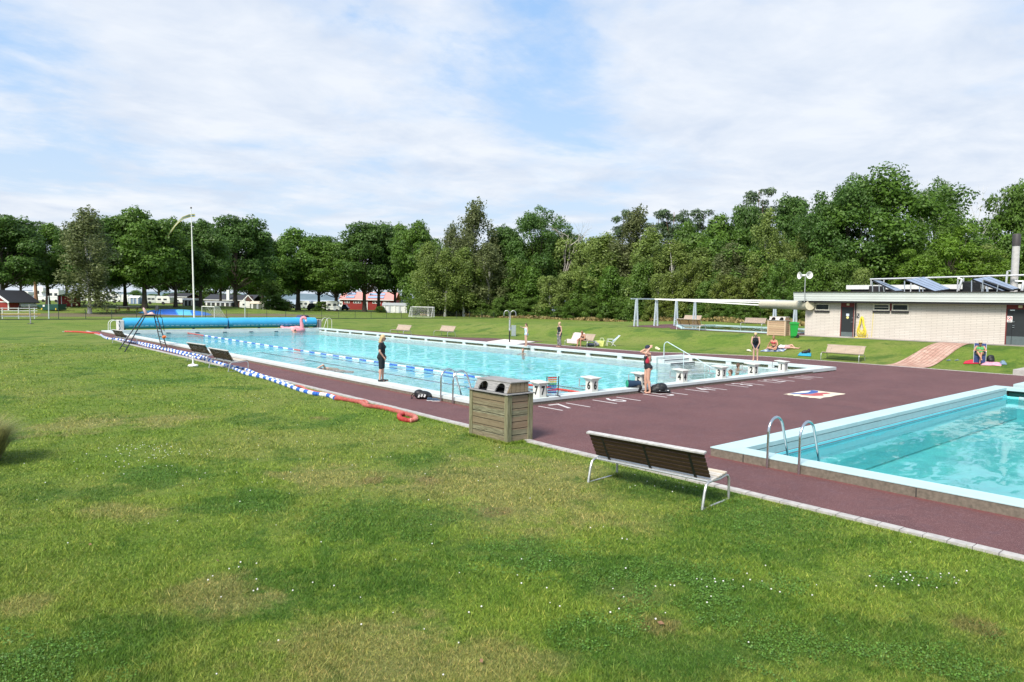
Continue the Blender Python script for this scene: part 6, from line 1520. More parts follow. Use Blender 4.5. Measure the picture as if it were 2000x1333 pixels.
def stand(**kw):
    J = dict(head=V3(.02, 0, 1.575), neck=V3(-.005, 0, 1.43), chest=V3(0, 0, 1.27), belly=V3(.01, 0, 1.07), pelvis=V3(0, 0, .93),
             sL=V3(0, .165, 1.375), sR=V3(0, -.165, 1.375), eL=V3(-.02, .215, 1.11), eR=V3(-.02, -.215, 1.11), wL=V3(.06, .22, .88), wR=V3(.06, -.22, .88),
             hL=V3(0, .088, .90), hR=V3(0, -.088, .90), kL=V3(.02, .095, .49), kR=V3(.02, -.095, .49), aL=V3(-.02, .10, .085), aR=V3(-.02, -.10, .085),
             tL=V3(.13, .115, .03), tR=V3(.13, -.115, .03), face=V3(1, 0, 0))
    J.update(kw); return J
def hand(mb, e, w_, curl=.35):
    d = (w_-e).normalized(); n = d.orthogonal().normalized(); side = d.cross(n)
    mb.cap(w_, .024, w_+d*.075, .030, 8); b_ = w_+d*.075
    for i, (o_, L_) in enumerate(((-.030, .065), (-.010, .078), (.010, .072), (.029, .055))):
        p0 = b_+side*o_-d*.01; p1 = p0+(d+n*curl*.5).normalized()*L_*.55; p2 = p1+(d*.6+n*curl*1.6).normalized()*L_*.5; mb.cap(p0, .0095, p1, .0085, 6); mb.cap(p1, .0085, p2, .0075, 6)
    p0 = w_+d*.03-side*.028; p1 = p0+(d*.6-side*.8+n*.3).normalized()*.04; mb.cap(p0, .012, p1, .0095, 6); mb.cap(p1, .0095, p1+(d+n*.4).normalized()*.028, .008, 6)
def torso(mb, J, g=0., lo=1., w_=1.):
    for s_ in ('L', 'R'):
        sh = J['s'+s_].lerp(J['chest'], .38); hp = J['h'+s_].lerp(J['pelvis'], .25)
        up_ = (J['neck']-J['pelvis']).normalized()
        mb.cap(sh-up_*.05, .088*w_+g, J['belly'].lerp(hp, .35), .088*w_+g, 12)
        if lo: mb.cap(J['belly'].lerp(hp, .35), .088*w_+g, hp, .108*w_+g, 12)
    mb.cap(J['chest'], .11*w_+g, J['belly'], .10*w_+g, 12)
    fwd_ = J['face'] if J['face'].z == 0 else V3(1, 0, 0)
    x = V3(1, 0, 0)
    for s_ in (-1, 1): c_ = J['chest']+(J['sL']-J['sR']).normalized()*s_*.07; n_ = (J['sL']-J['sR']).cross(J['neck']-J['pelvis']).normalized(); mb.ell(c_+n_*.075-(J['neck']-J['pelvis']).normalized()*.02, (.06+g,)*3, 10, 8)
    if lo:
        n_ = (J['sL']-J['sR']).cross(J['neck']-J['pelvis']).normalized()
        for s_ in ('L', 'R'): mb.ell(J['h'+s_]-n_*.045-V3(0, 0, .01), (.095+g,)*3, 10, 8)
def arm(mb, J, s_, g=0., part=1.):
    mb.cap(J['s'+s_], .050+g, J['s'+s_].lerp(J['e'+s_], part), .040+g if part == 1 else .047+g, 10)
def leg(mb, J, s_, g=0., part=1.):
    h_, k_ = J['h'+s_], J['k'+s_]; mb.cap(h_, .093+g, h_.lerp(k_, part), (.055 if part == 1 else .093-.038*part)+g, 12)
def person(label, loc, rz, J, skin, hair, clothes, hairstyle='short', scale=1., extras=None, cut=None, vox=.011):
    t = thing('person', label, 'person', loc, rz, None, scale)
    b_ = MB(); hd = J['head']; up_ = (hd-J['neck']).normalized(); f_ = (J['face']-up_*J['face'].dot(up_)).normalized(); sd2 = up_.cross(f_)
    F = Matrix((f_, sd2, up_)).transposed(); er = F.to_euler()
    def HP(x, y, z): return hd+f_*x+sd2*y+up_*z
    b_.ell(hd, (.092, .074, .112), 16, 12, rot=er); b_.ell(HP(.045, 0, -.065), (.048, .045, .045), 10, 8, rot=er)
    b_.cap(HP(.085, 0, .005), .010, HP(.105, 0, -.022), .014, 6); b_.ell(HP(.086, 0, -.058), (.012, .022, .008), 8, 6, rot=er)
    for s_ in (-1, 1): b_.ell(HP(0, s_*.076, -.01), (.018, .010, .03), 6, 6, rot=er)
    b_.cap(J['neck']-up_*.02, .056, HP(-.01, 0, -.06), .050, 10)
    b_.cap(J['sL'], .052, J['neck']-up_*.03, .058, 10); b_.cap(J['sR'], .052, J['neck']-up_*.03, .058, 10)
    torso(b_, J)
    for s_ in ('L', 'R'):
        arm(b_, J, s_); b_.cap(J['e'+s_], .040, J['w'+s_], .026, 10); hand(b_, J['e'+s_], J['w'+s_])
        if cut != 'waist':
            leg(b_, J, s_); k_, a_, t_ = J['k'+s_], J['a'+s_], J['t'+s_]; b_.cap(k_, .054, a_, .036, 10)
            d_ = (a_-k_).normalized(); bk = d_.cross(J['sL']-J['sR']).normalized(); n_ = (t_-a_); bk = bk if bk.dot(n_) < 0 else -bk
            b_.ell(k_.lerp(a_, .32)+bk*.018, (.052, .052, .10) if abs(d_.z) > .7 else (.06,)*3, 10, 8)
            hl = a_-(n_*.25)+V3(0, 0, -.0); b_.cap(a_+V3(0, 0, -.045) if n_.z < 0 else a_, .034, t_, .026, 8)
            for q_ in range(5): u_ = n_.cross(V3(0, 0, 1)).normalized()*(.030-.015*q_)*(1 if s_ == 'L' else -1); b_.cap(t_+u_, .013, t_+u_+n_.normalized()*(.048-.006*q_), .010, 6)
    body = remesh(b_, 'body', skin, t, vox)
    e_ = MB()
    for s_ in (-1, 1): e_.ell(HP(.084, s_*.030, .012), (.010, .013, .009), 8, 6, rot=er)
    e_.build('eyes', BROWNH, body, smooth=True); e_ = MB(); e_.ell(HP(.097, 0, -.058), (.006, .020, .006), 8, 6, rot=er); e_.build('lips', mat('lips', (.40, .12, .10), .5), body, smooth=True)
    h = MB()
    if hairstyle != 'cap':
        h.ell(HP(-.018, 0, .028), (.096, .086, .105), 16, 12, rot=er)
        if hairstyle in ('long',):
            h.cap(HP(-.05, 0, .0), .07, HP(-.065, 0, -.17), .05, 10); h.cap(HP(-.02, .065, .02), .035, HP(-.03, .07, -.16), .028, 8); h.cap(HP(-.02, -.065, .02), .035, HP(-.03, -.07, -.16), .028, 8)
        if hairstyle == 'bun': h.ell(HP(-.08, 0, .085), (.05, .05, .05), 10, 8)
        if hairstyle == 'tail': h.cap(HP(-.09, 0, .03), .035, HP(-.12, 0, -.14), .02, 8)
    else:
        h.ell(HP(-.010, 0, .030), (.100, .083, .096), 16, 12, rot=er)
    remesh(h, 'swim_cap' if hairstyle == 'cap' else 'hair', hair, t, vox)
    for nm, m_, fn, v_ in clothes:
        c_ = MB(); fn(c_, J); remesh(c_, nm, m_, t, v_ or vox)
    if extras: extras(t, J, HP, er)
    return t
def shades(t, J, HP, er):
    g = MB()
    for s_ in (-1, 1): g.ell(HP(.096, s_*.033, .012), (.010, .029, .022), 10, 8, rot=er)
    g.cap(HP(.10, -.01, .015), .004, HP(.10, .01, .015), .004, 6)
    for s_ in (-1, 1): g.cap(HP(.09, s_*.062, .015), .005, HP(0, s_*.084, .01), .004, 6)
    g.build('sunglasses', BLACKM, t, smooth=True)
def tee(mb, J):
    torso(mb, J, .016, lo=0, w_=1.04)
    for s_ in ('L', 'R'): mb.cap(J['s'+s_], .062, J['s'+s_].lerp(J['e'+s_], .62), .060, 10)
    mb.cap(J['sL'], .060, J['sR'], .060, 10); mb.cap(J['belly'], .115, J['pelvis']+V3(0, 0, .03), .125, 12)
def bermuda(mb, J):
    for s_ in ('L', 'R'): mb.cap(J['h'+s_]+V3(0, 0, .06), .118, J['h'+s_].lerp(J['k'+s_], .93), .078, 12); mb.ell(J['h'+s_]-V3(.045, 0, .01), (.115,)*3, 10, 8)
    mb.cap(J['pelvis']+V3(0, .05, .03), .12, J['pelvis']+V3(0, -.05, .03), .12, 10)
def shoes(mb, J):
    for s_ in ('L', 'R'): a_, t_ = J['a'+s_], J['t'+s_]; mb.cap(a_+V3(-.03, 0, -.045), .040, t_+V3(.03, 0, .005), .036, 10)
def swimsuit(mb, J):
    torso(mb, J, .008, lo=1)
def bikini_top(mb, J):
    n_ = (J['sL']-J['sR']).cross(J['neck']-J['pelvis']).normalized(); u_ = (J['neck']-J['pelvis']).normalized(); r_ = (J['sL']-J['sR']).normalized()
    for s_ in (-1, 1): mb.ell(J['chest']+r_*s_*.07+n_*.078-u_*.02, (.066,)*3, 10, 8); mb.cap(J['chest']+r_*s_*.07+n_*.1, .012, J['s'+('L' if s_ > 0 else 'R')]+u_*.045-r_*s_*.06, .012, 6)
    mb.tube([J['chest']+n_*math.cos(a_)*.115+r_*math.sin(a_)*.155-u_*.05 for a_ in [2*PI*i/24 for i in range(25)]], .014, 6)
def briefs(mb, J):
    for s_ in ('L', 'R'): mb.cap(J['h'+s_], .108, J['h'+s_].lerp(J['pelvis'], .4)+V3(0, 0, .03), .112, 12)
    mb.cap(J['pelvis'], .11, J['pelvis']+V3(0, 0, .02), .11, 10)
def tank(mb, J):
    torso(mb, J, .012, lo=1)
    for s_ in ('L', 'R'): mb.cap(J['s'+s_].lerp(J['neck'], .4), .05, J['chest'], .1, 8)
def trousers(mb, J):
    for s_ in ('L', 'R'): mb.cap(J['h'+s_]+V3(0, 0, .04), .112, J['k'+s_], .085, 12); mb.cap(J['k'+s_], .085, J['a'+s_]+V3(0, 0, .06), .085, 12)
    mb.cap(J['pelvis']+V3(0, .05, .02), .115, J['pelvis']+V3(0, -.05, .02), .115, 10)
# woman in black beside the near coping edge
q = Pz(745, 745.5, .2)
J = stand(head=V3(.045, 0, 1.575), wR=V3(.10, -.15, .90), eR=V3(-.03, -.235, 1.10), wL=V3(.10, .16, .92), eL=V3(-.02, .24, 1.12), kL=V3(.03, .07, .49), kR=V3(-.01, -.09, .49), aR=V3(-.05, -.07, .085), aL=V3(.03, .07, .085), tL=V3(.18, .075, .03), tR=V3(.10, -.08, .03), pelvis=V3(-.01, 0, .93))
person('blond woman in black t-shirt and knee shorts standing on the near pool edge', q, R(-41), J, SK1, BLOND, [('tshirt', CBLK, tee, .012), ('shorts', mat('cloth_charcoal', (.012, .020, .024), .8, var=.3), bermuda, .012), ('shoes', CBLK, shoes, .010)], 'long', .985, shades, vox=.009)
# swimmer adjusting her cap
q = Pz(1264, 768.5, 0)
J = stand(head=V3(.03, 0, 1.57), face=V3(.95, 0, -.2), eL=V3(.16, .24, 1.42), wL=V3(-.03, .10, 1.60), eR=V3(.20, -.20, 1.44), wR=V3(-.04, -.08, 1.62), chest=V3(.0, 0, 1.27), belly=V3(.03, 0, 1.08), kL=V3(.0, .08, .49), kR=V3(.05, -.08, .49), aR=V3(.03, -.08, .085), aL=V3(-.07, .09, .085), tR=V3(.18, -.10, .03), tL=V3(.07, .11, .03))
REDC = mat('cloth_red', (.45, .03, .06), .6, var=.1)
def suit2(mb, J):
    for s_ in ('L', 'R'):
        hp = J['h'+s_].lerp(J['pelvis'], .25); mb.cap(J['belly'].lerp(hp, .1)+V3(0, 0, .03), .098, hp+V3(0, 0, .01), .118, 12)
        mb.ell(J['h'+s_]+V3(-.043, 0, .015), (.102,)*3, 12, 8); mb.ell(J['chest']+V3(.06, .07*(1 if s_ == 'L' else -1), -.02), (.078,)*3, 10, 8)
    mb.cap(J['chest']+V3(.03, 0, -.05), .105, J['belly']+V3(.01, 0, 0), .112, 12)
def suit_red(mb, J):
    for s_ in (-1, 1): mb.cap(J['chest']+V3(.015, s_*.092, .0), .088, J['belly']+V3(.012, s_*.075, .03), .078, 10); mb.cap(J['chest']+V3(-.01, s_*.09, .05), .04, J['s'+('L' if s_ > 0 else 'R')]+V3(-.02, -s_*.05, .035), .022, 8)
person('woman in black and red swimsuit and dark cap, hands at her head', q, R(145), J, SK1, CNAVY, [('swimsuit', CBLK, suit2, .012), ('swimsuit_panel', REDC, suit_red, .011)], 'cap', 1.0, vox=.009)
# girl with an outstretched arm
q = Pz(1025, 677, .2); J = stand(eR=V3(.20, -.22, 1.36), wR=V3(.40, -.16, 1.44), face=V3(1, -.1, -.1))
person('slim girl in a pale blue swimsuit with one arm stretched out', (q.x+.1, q.y, .2), R(165), J, SK1, BROWNH, [('swimsuit', mat('cloth_paleblue', (.50, .60, .72), .7, var=.3, scale=30), swimsuit, None)], 'tail', (.82, .82, .90))
# woman in floral trousers
q = Pz(1090, 678, .2); J = stand(wL=V3(.08, .2, .86), wR=V3(.02, -.22, .87))
fl = mat('cloth_floral', (.17, .17, .17), .8, var=.97, scale=10)
person('woman in a black top and patterned trousers standing on the far coping', (q.x+.1, q.y, .2), R(170), J, SK1, BLOND, [('top', CBLK, tank, None), ('trousers', fl, trousers, None)], 'bun', .97)
# woman seated on the white bench
qb = on(1127, 677, .3)
J = stand(head=V3(.16, 0, .98), neck=V3(.06, 0, .85), chest=V3(.03, 0, .72), belly=V3(0, 0, .58), pelvis=V3(-.02, 0, .48), sL=V3(.05, .16, .82), sR=V3(.05, -.16, .82), eL=V3(.10, .23, .58), eR=V3(.10, -.23, .58), wL=V3(.30, .08, .60), wR=V3(.30, -.08, .60), hL=V3(0, .10, .50), hR=V3(0, -.10, .50), kL=V3(.42, .13, .50), kR=V3(.42, -.10, .52), aL=V3(.40, .14, .10), aR=V3(.52, -.06, .10), tL=V3(.54, .16, .03), tR=V3(.66, -.07, .03), face=V3(.75, 0, -.65))
person('tanned woman in a black bikini sitting bent over a phone on the pale bench', (qb.x-.12, qb.y-.45, 0), R(178), J, SK2, mat('hair_dark_blond', (.22, .13, .07), .6), [('bikini_top', CBLK, bikini_top, None), ('bikini_briefs', CBLK, briefs, None)], 'short', 1.03)
o = MB(); o.M = Matrix.Translation((0, 0, 0)); vs = []
tw = MB()
for i in range(9):
    u = i/8; p_ = [(-.44, .93), (-.36, .84), (-.24, .62), (-.14, .47), (0, .45), (.2, .47), (.36, .47), (.37, .35), (.37, .18)][i]; tw.v += [(p_[0]+.02, -.5, p_[1]+.02), (p_[0]+.02, .5+.03*math.sin(i), p_[1]+.02)]
for i in range(8): tw.f.append((2*i, 2*i+1, 2*i+3, 2*i+2)); tw.m.append(0)
o = tw.build('towel', mat('towel_white', (.68, .58, .58), .95, var=.08), loc=(qb.x, qb.y+.45, 0), rz=PI); o.modifiers.new('t', 'SOLIDIFY').thickness = .015; tag(o, 'white towel draped over the left half of the pale bench', 'towel')
# bending woman, hands on knees
yb6 = atX(1478, 34.45); J = stand(head=V3(.34, 0, 1.40), neck=V3(.24, 0, 1.29), chest=V3(.16, 0, 1.17), belly=V3(.05, 0, 1.0), pelvis=V3(-.08, 0, .90), sL=V3(.22, .17, 1.24), sR=V3(.22, -.17, 1.24), eL=V3(.24, .21, .96), eR=V3(.24, -.21, .96), wL=V3(.22, .08, .70), wR=V3(.22, -.08, .70), hL=V3(-.08, .088, .88), hR=V3(-.08, -.088, .88), kL=V3(.03, .09, .49), kR=V3(.03, -.09, .49), face=V3(.9, 0, -.25))
def shorts(mb, J):
    for s_ in ('L', 'R'): mb.cap(J['h'+s_], .122, J['h'+s_].lerp(J['k'+s_], .5), .092, 12)
    mb.cap(J['pelvis']+V3(0, .05, .03), .12, J['pelvis']+V3(0, -.05, .03), .12, 10)
person('blond woman in black bending with hands on her knees at the pool edge', (34.5, yb6, .2), R(205), J, SK1, BLOND, [('top', CBLK, tank, None), ('shorts', CNAVY, shorts, None)], 'short', 1.0, shades)
# sitting woman and lying person on the picnic blanket
qs = T(1506, 687); qb2 = T(1512, 688); fr_ = Vector((qs.x, qs.y, terr(qs.x, qs.y)))
BL = T(1512, 685)
m = MB(); vs = []
cs_ = [T(1484, 688), T(1502, 681), T(1541, 680), T(1530, 688)]; 
m = MB(); nq = 8
for i in range(nq+1):
    for j in range(nq+1):
        p_ = cs_[0].lerp(cs_[3], i/nq).lerp(cs_[1].lerp(cs_[2], i/nq), j/nq); m.v.append((p_.x, p_.y, terr(p_.x, p_.y)+.035+.012*math.sin(i*2+j)))
for i in range(nq):
    for j in range(nq): a_ = i*(nq+1)+j; m.f.append((a_, a_+nq+1, a_+nq+2, a_+1)); m.m.append(0)
def chk(name, a_, b__, sc_):
    mm, nt_, out = new_mat(name); k = NT(nt_); c_ = k.n('ShaderNodeTexChecker', ins={'Vector': k.obj(), 'Color1': (*a_, 1), 'Color2': (*b__, 1), 'Scale': sc_}).outputs[0]; b_ = k.bsdf(c_, .9); k.link(b_.outputs[0], out.inputs[0]); return mm
o = m.build('picnic_blanket', chk('blanket_blue', (.10, .17, .30), (.45, .50, .56), 5.)); o.modifiers.new('t', 'SOLIDIFY').thickness = .02; tag(o, 'blue grey blanket under two people on the lawn behind the bending woman', 'blanket')
z7 = terr(*T(1512, 684).xy)
p7 = T(1511, 684.5)
J = stand(head=V3(.08, 0, .74), neck=V3(.02, 0, .60), chest=V3(.0, 0, .46), belly=V3(-.02, 0, .30), pelvis=V3(-.03, 0, .16), sL=V3(.02, .16, .55), sR=V3(.02, -.16, .55), eL=V3(.12, .26, .34), eR=V3(-.05, -.30, .32), wL=V3(.28, .20, .16), wR=V3(-.02, -.42, .08), hL=V3(0, .10, .14), hR=V3(0, -.10, .14), kL=V3(.36, .26, .12), kR=V3(.36, -.22, .12), aL=V3(.26, -.10, .07), aR=V3(.34, .12, .07), tL=V3(.32, -.24, .05), tR=V3(.42, .24, .05), face=V3(.8, 0, -.5))
person('woman in a red and black bikini sitting cross legged on the blanket', p7+Vector((0, 0, .03)), R(190), J, SK2, mat('hair_light_brown', (.26, .16, .09), .6), [('bikini_top', REDC, bikini_top, None), ('bikini_briefs', CBLK, briefs, None)], 'short', 1.08)
p8 = T(1534, 682.5)
J = stand(head=V3(-.62, 0, .14), neck=V3(-.48, 0, .12), chest=V3(-.32, 0, .12), belly=V3(-.12, 0, .12), pelvis=V3(.05, 0, .12), sL=V3(-.42, .16, .11), sR=V3(-.42, -.16, .11), eL=V3(-.52, .30, .07), eR=V3(-.30, -.28, .07), wL=V3(-.68, .18, .06), wR=V3(-.12, -.26, .07), hL=V3(.06, .09, .11), hR=V3(.06, -.09, .11), kL=V3(.38, .10, .28), kR=V3(.44, -.10, .10), aL=V3(.60, .10, .07), aR=V3(.86, -.10, .07), tL=V3(.70, .10, .05), tR=V3(.92, -.12, .14), face=V3(0, 0, 1))
person('person in a white shirt lying on the blanket beside the seated woman', p8+Vector((0, 0, .03)), R(-70), J, SK1, BLOND, [('shirt', mat('cloth_white', (.70, .70, .70), .9), tee, None), ('shorts', mat('cloth_pink', (.55, .30, .30), .9), shorts, None)], 'short', .95)
# woman in a camping chair
q9 = T(1913, 709); z9 = terr(q9.x, q9.y)
t = thing('camping_chair', 'blue fabric camping chair with pale tubes on the lawn by the paved path', 'chair', (q9.x, q9.y, z9), R(195)); tubem = mat('chair_tube', (.60, .62, .64), .4, .4); blf = mat('chair_fabric_blue', (.03, .05, .16), .8, var=.3, scale=20)
for s_ in (-1, 1):
    m = MB(); y_ = s_*.27; m.tube([(.30, y_, 0), (.28, y_, .58), (-.24, y_, .60), (-.30, y_, 0)], .014, 6); m.tube([(-.22, y_, .38), (-.42, y_, .98)], .014, 6); m.tube([(-.3, y_, .02), (.3, y_, .02)], .012, 6); m.tube([(-.22, y_, .38), (.29, y_, .38)], .012, 6); m.build('leg_frame', tubem, t, smooth=True); m = MB(); m.box((.02, y_, .615), (.46, .05, .03)); m.build('armrest', WHITEP, t, bevel=.01)
m = MB(); m.box((.03, 0, .375), (.5, .52, .02)); m.build('seat', blf, t); m = MB(); m.box((-.33, 0, .70), (.02, .52, .66), (0, R(-18), 0)); m.build('backrest', blf, t); m = MB(); m.box((.28, 0, .19), (.015, .50, .34)); m.build('front_flap', blf, t)
J = stand(head=V3(.0, 0, 1.03), neck=V3(-.08, 0, .90), chest=V3(-.12, 0, .76), belly=V3(-.08, 0, .60), pelvis=V3(-.06, 0, .49), sL=V3(-.10, .17, .85), sR=V3(-.10, -.17, .85), eL=V3(.0, .27, .64), eR=V3(.0, -.27, .64), wL=V3(.20, .06, .66), wR=V3(.20, -.08, .68), hL=V3(-.02, .10, .50), hR=V3(-.02, -.10, .50), kL=V3(.36, .06, .52), kR=V3(.38, -.10, .58), aL=V3(.46, .02, .10), aR=V3(.62, .06, .30), tL=V3(.58, .02, .03), tR=V3(.72, .08, .22), face=V3(.9, 0, -.4))
person('woman in a green top and hat reading in the blue camping chair', (q9.x, q9.y, z9), R(195), J, SK2, BROWNH, [('top', mat('cloth_green', (.08, .33, .10), .8, var=.5, scale=20), tank, None)], 'short', 1.0, lambda t, J, HP, er: (lambda h: (h.lathe([(.17, .045), (.10, .06), (.085, .12), (.04, .14)], HP(0, 0, .0), 16), h.build('hat', mat('hat_straw', (.5, .42, .3), .8), t, smooth=True)))(MB()))
# swimmers
def swimmer(px, py, label, rz, hair, cap=False):
    q = Pz(px, py, WZ); t = thing('swimmer', label, 'person', (q.x, q.y, WZ-.02), rz); b_ = MB(); b_.ell((0, 0, .12), (.092, .076, .112), 14, 10); b_.ell((.045, 0, .06), (.045, .04, .04)); b_.cap((.09, 0, .12), .01, (.105, 0, .10), .013, 6); b_.cap((0, 0, .08), .05, (-.02, 0, -.08), .06); b_.cap((-.02, .17, -.10), .06, (-.02, -.17, -.10), .06); b_.cap((-.02, 0, -.12), .12, (-.1, 0, -.4), .10)
    for s_ in (-1, 1): b_.ell((0, s_*.077, .11), (.016, .01, .028)); b_.cap((-.02, s_*.17, -.10), .05, (.2, s_*.28, -.18), .035); b_.cap((.2, s_*.28, -.18), .035, (.4, s_*.12, -.10), .028)
    remesh(b_, 'body', SK1, t); h = MB(); h.ell((-.02, 0, .15), (.096, .086, .10), 14, 10)
    if not cap: h.ell((-.07, 0, .09), (.05, .07, .08))
    remesh(h, 'hair', hair, t); e_ = MB()
    for s_ in (-1, 1): e_.ell((.088, s_*.03, .13), (.008, .012, .008), 6, 5)
    e_.build('eyes', BROWNH, t); return t
swimmer(1442, 718, 'swimmer with dark hair in the water between starting blocks three and two', R(-20), BROWNH); swimmer(1426, 731, 'swimmer with brown hair just behind starting block three', R(120), BROWNH); swimmer(1021, 688, 'swimmer with a reddish head in the water below the slim girl', R(200), mat('hair_red', (.35, .16, .12), .6))
q = Pz(648, 718, WZ); t = thing('swimmer', 'front crawl swimmer with one bent arm out of the water near the lane rope', 'person', (q.x, q.y, WZ-.09), R(-200)); b_ = MB(); b_.ell((.5, 0, .0), (.11, .08, .09)); b_.cap((.35, -.15, .0), .07, (.3, .15, .02), .07); b_.cap((.3, 0, -.02), .13, (-.25, 0, -.06), .12); b_.cap((.32, .18, .03), .05, (.42, .28, .24), .04); b_.cap((.42, .28, .24), .04, (.70, .22, .08), .03); b_.cap((-.25, .08, -.08), .09, (-1., .1, -.14), .04); b_.cap((-.25, -.08, -.08), .09, (-1., -.1, -.2), .04)
remesh(b_, 'body', SK1, t); h = MB(); h.ell((.5, 0, .025), (.105, .08, .075)); remesh(h, 'swim_cap', CNAVY, t)
# flamingo
PINK = mat('flamingo_pink', (.68, .27, .30), .4, var=.08, scale=3); q = Pz(574, 648, WZ)
t = thing('flamingo_float', 'big pink inflatable flamingo float at the far end of the long pool', 'inflatable', (q.x, q.y, WZ-.05), R(-41)); m = MB(); n = 40
m.tube([(.85*math.cos(a_), .62*math.sin(a_), .18) for a_ in [2*PI*i/n for i in range(n+1)]], .26, 14); m.ell((-.7, 0, .3), (.5, .5, .22)); m.ell((-1.1, 0, .42), (.26, .25, .15), rot=(0, .5, 0)); m.ell((0, 0, .15), (.85, .6, .12)); m.ell((.1, .62, .35), (.55, .16, .24)); m.ell((.1, -.62, .35), (.55, .16, .24))
remesh(m, 'body', PINK, t, .025); m = MB(); m.tube([(.78, 0, .3), (.80, 0, .6), (.74, 0, .95), (.72, 0, 1.2), (.80, 0, 1.40), (.98, 0, 1.46), (1.14, 0, 1.36), (1.18, 0, 1.22)], [.22, .19, .15, .14, .15, .17, .15, .11], 14); remesh(m, 'neck', PINK, t, .02); m = MB(); m.tube([(1.18, 0, 1.24), (1.22, 0, 1.10), (1.18, 0, 1.0)], [.115, .09, .03], 12); bk = m.build('beak', WHITEP, t, smooth=True); m = MB(); m.ell((1.175, 0, 1.02), (.05, .05, .06)); m.build('beak_tip', BLACKM, bk, smooth=True)
for x_, y_, rz_, lb in ((-1.25, -.2, 0, 'dark haired child holding the tail side of the pink flamingo'), (.42, -.72, 0, 'dark haired child in the water beside the flamingo neck')):
    p_ = Vector(t.location)+Euler((0, 0, R(-41))).to_matrix() @ Vector((x_, y_-.25, 0)); tt = thing('swimmer', lb, 'person', (p_.x, p_.y, WZ), R(60)); b_ = MB(); b_.ell((0, 0, .14), (.10, .085, .12)); b_.cap((0, 0, .05), .05, (0, 0, -.1), .07); b_.cap((0, .15, -.04), .06, (0, -.15, -.04), .06); b_.cap((0, .15, -.03), .05, (.2, .25, .25), .04); b_.cap((.2, .25, .25), .035, (.42, .15, .38), .03); b_.cap((.09, 0, .14), .01, (.105, 0, .12), .013, 6)
    remesh(b_, 'body', SK1, tt); h = MB(); h.ell((-.02, 0, .17), (.105, .095, .11)); remesh(h, 'hair', BROWNH, tt)
# ================================================================ small belongings
def lump(name, label, cat, q, rz, ells, m, vox=.015, extra=None):
    t = thing(name, label, cat, q, rz); b_ = MB()
    for c_, r_ in ells: b_.ell(c_, r_, 14, 10)
    remesh(b_, 'body', m, t, vox, 3)
    if extra: extra(t)
    return t
BAG = mat('bag_black', (.012, .013, .015), .5, var=.5, scale=9, bump=.01, bscale=30); WMARK = mat('mark_white', (.6, .6, .6), .6)
def strap(t, pts, r=.012, m=None): s_ = MB(); s_.tube(pts, r, 6); s_.build('strap', m or BAG, t, smooth=True)
q = T(1291, 768.5)
def bx(t):
    strap(t, [(-.25, -.2, .05), (-.1, -.3, .1), (.15, -.32, .08), (.34, -.24, .03), (.42, -.1, .02)], .016); s_ = MB(); s_.ell((.27, -.17, .10), (.05, .03, .03)); s_.build('patch', WMARK, t); s_ = MB(); s_.ell((-.05, -.26, .10), (.025, .012, .02)); s_.build('badge', WMARK, t)
lump('backpack', 'black backpack lying on the deck right of the swimsuit woman', 'backpack', (q.x, q.y+.1, 0), R(-35), [((0, 0, .15), (.30, .22, .17)), ((.1, 0, .2), (.2, .19, .16)), ((.25, -.05, .08), (.16, .16, .09)), ((-.2, 0, .1), (.14, .2, .11)), ((-.02, -.03, .26), (.14, .12, .09))], BAG, .014, bx)
q = Pz(1235, 757, .2); t = thing('rolled_mat', 'rolled mat, green inside and blue outside, on the coping by block five', 'mat', (q.x+.1, q.y-.05, .2), R(-30)); m = MB(); m.tube([(-.30, 0, .13), (.18, 0, .12)], [.13, .11], 20); m.build('outer_roll', mat('mat_blue', (.012, .035, .075), .8), t, smooth=True); m = MB(); m.tube([(-.315, 0, .13), (-.30, 0, .13)], .125, 20)
for i in range(3): m.tube([(-.32, (.03+.03*i)*math.cos(a_), .13+(.03+.03*i)*math.sin(a_)) for a_ in [2*PI*j/16 for j in range(17)]], .009, 5)
m.build('green_end', mat('mat_green', (.02, .30, .17), .8), t, smooth=True)
q = T(1249, 768); lump('sports_bag', 'small black bag leaning on the coping left of the swimsuit woman', 'bag', (q.x-.15, q.y+.05, .0), R(-30), [((0, 0, .12), (.2, .17, .14)), ((.1, -.03, .2), (.12, .12, .12)), ((-.12, 0, .1), (.12, .13, .11))], BAG, .014, lambda t: strap(t, [(.1, -.1, .1), (.2, -.15, .05), (.28, -.05, .02), (.3, .08, .08)], .012, GREYM))
q = T(838, 781)
def bx2(t):
    strap(t, [(-.28, 0, .2), (-.36, -.03, .12), (-.36, -.04, .02), (-.33, -.05, .04), (-.28, -.03, .14)], .014)
    s_ = MB()
    for i in range(3): s_.box((-.12+.09*i, -.185, .12+.02*i-.03*(i == 2)), (.05, .015, .09), (0, .4, 0))
    s_.build('logo_marks', WMARK, t)
lump('backpack', 'black backpack with white marks lying by the near coping beside the ladder', 'backpack', (q.x-.1, q.y+.2, 0), R(-35), [((0, 0, .13), (.28, .19, .14)), ((-.12, 0, .19), (.16, .15, .12)), ((.18, 0, .10), (.14, .16, .11))], BAG, .014, bx2)
for i, (px, lb) in enumerate(((843, 'left blue and grey sneaker beside the black backpack'), (853, 'right blue and grey sneaker beside the black backpack'))):
    q = T(px, 783.5+i); t = thing('sneaker', lb, 'shoe', (q.x, q.y, 0), R(-25-12*i), 'sneakers by the ladder'); m = MB(); m.prism([(-.14, .0), (.14, .0), (.155, .02), (.14, .05), (.06, .07), (.0, .10), (-.1, .11), (-.14, .09)], -.045, .045, 1); m.build('upper', mat('shoe_blue', (.05, .09, .15), .7, var=.4, scale=30), t, bevel=.012); m = MB(); m.box((.005, 0, .012), (.31, .1, .024)); m.build('sole', WHITEP, t, bevel=.008)
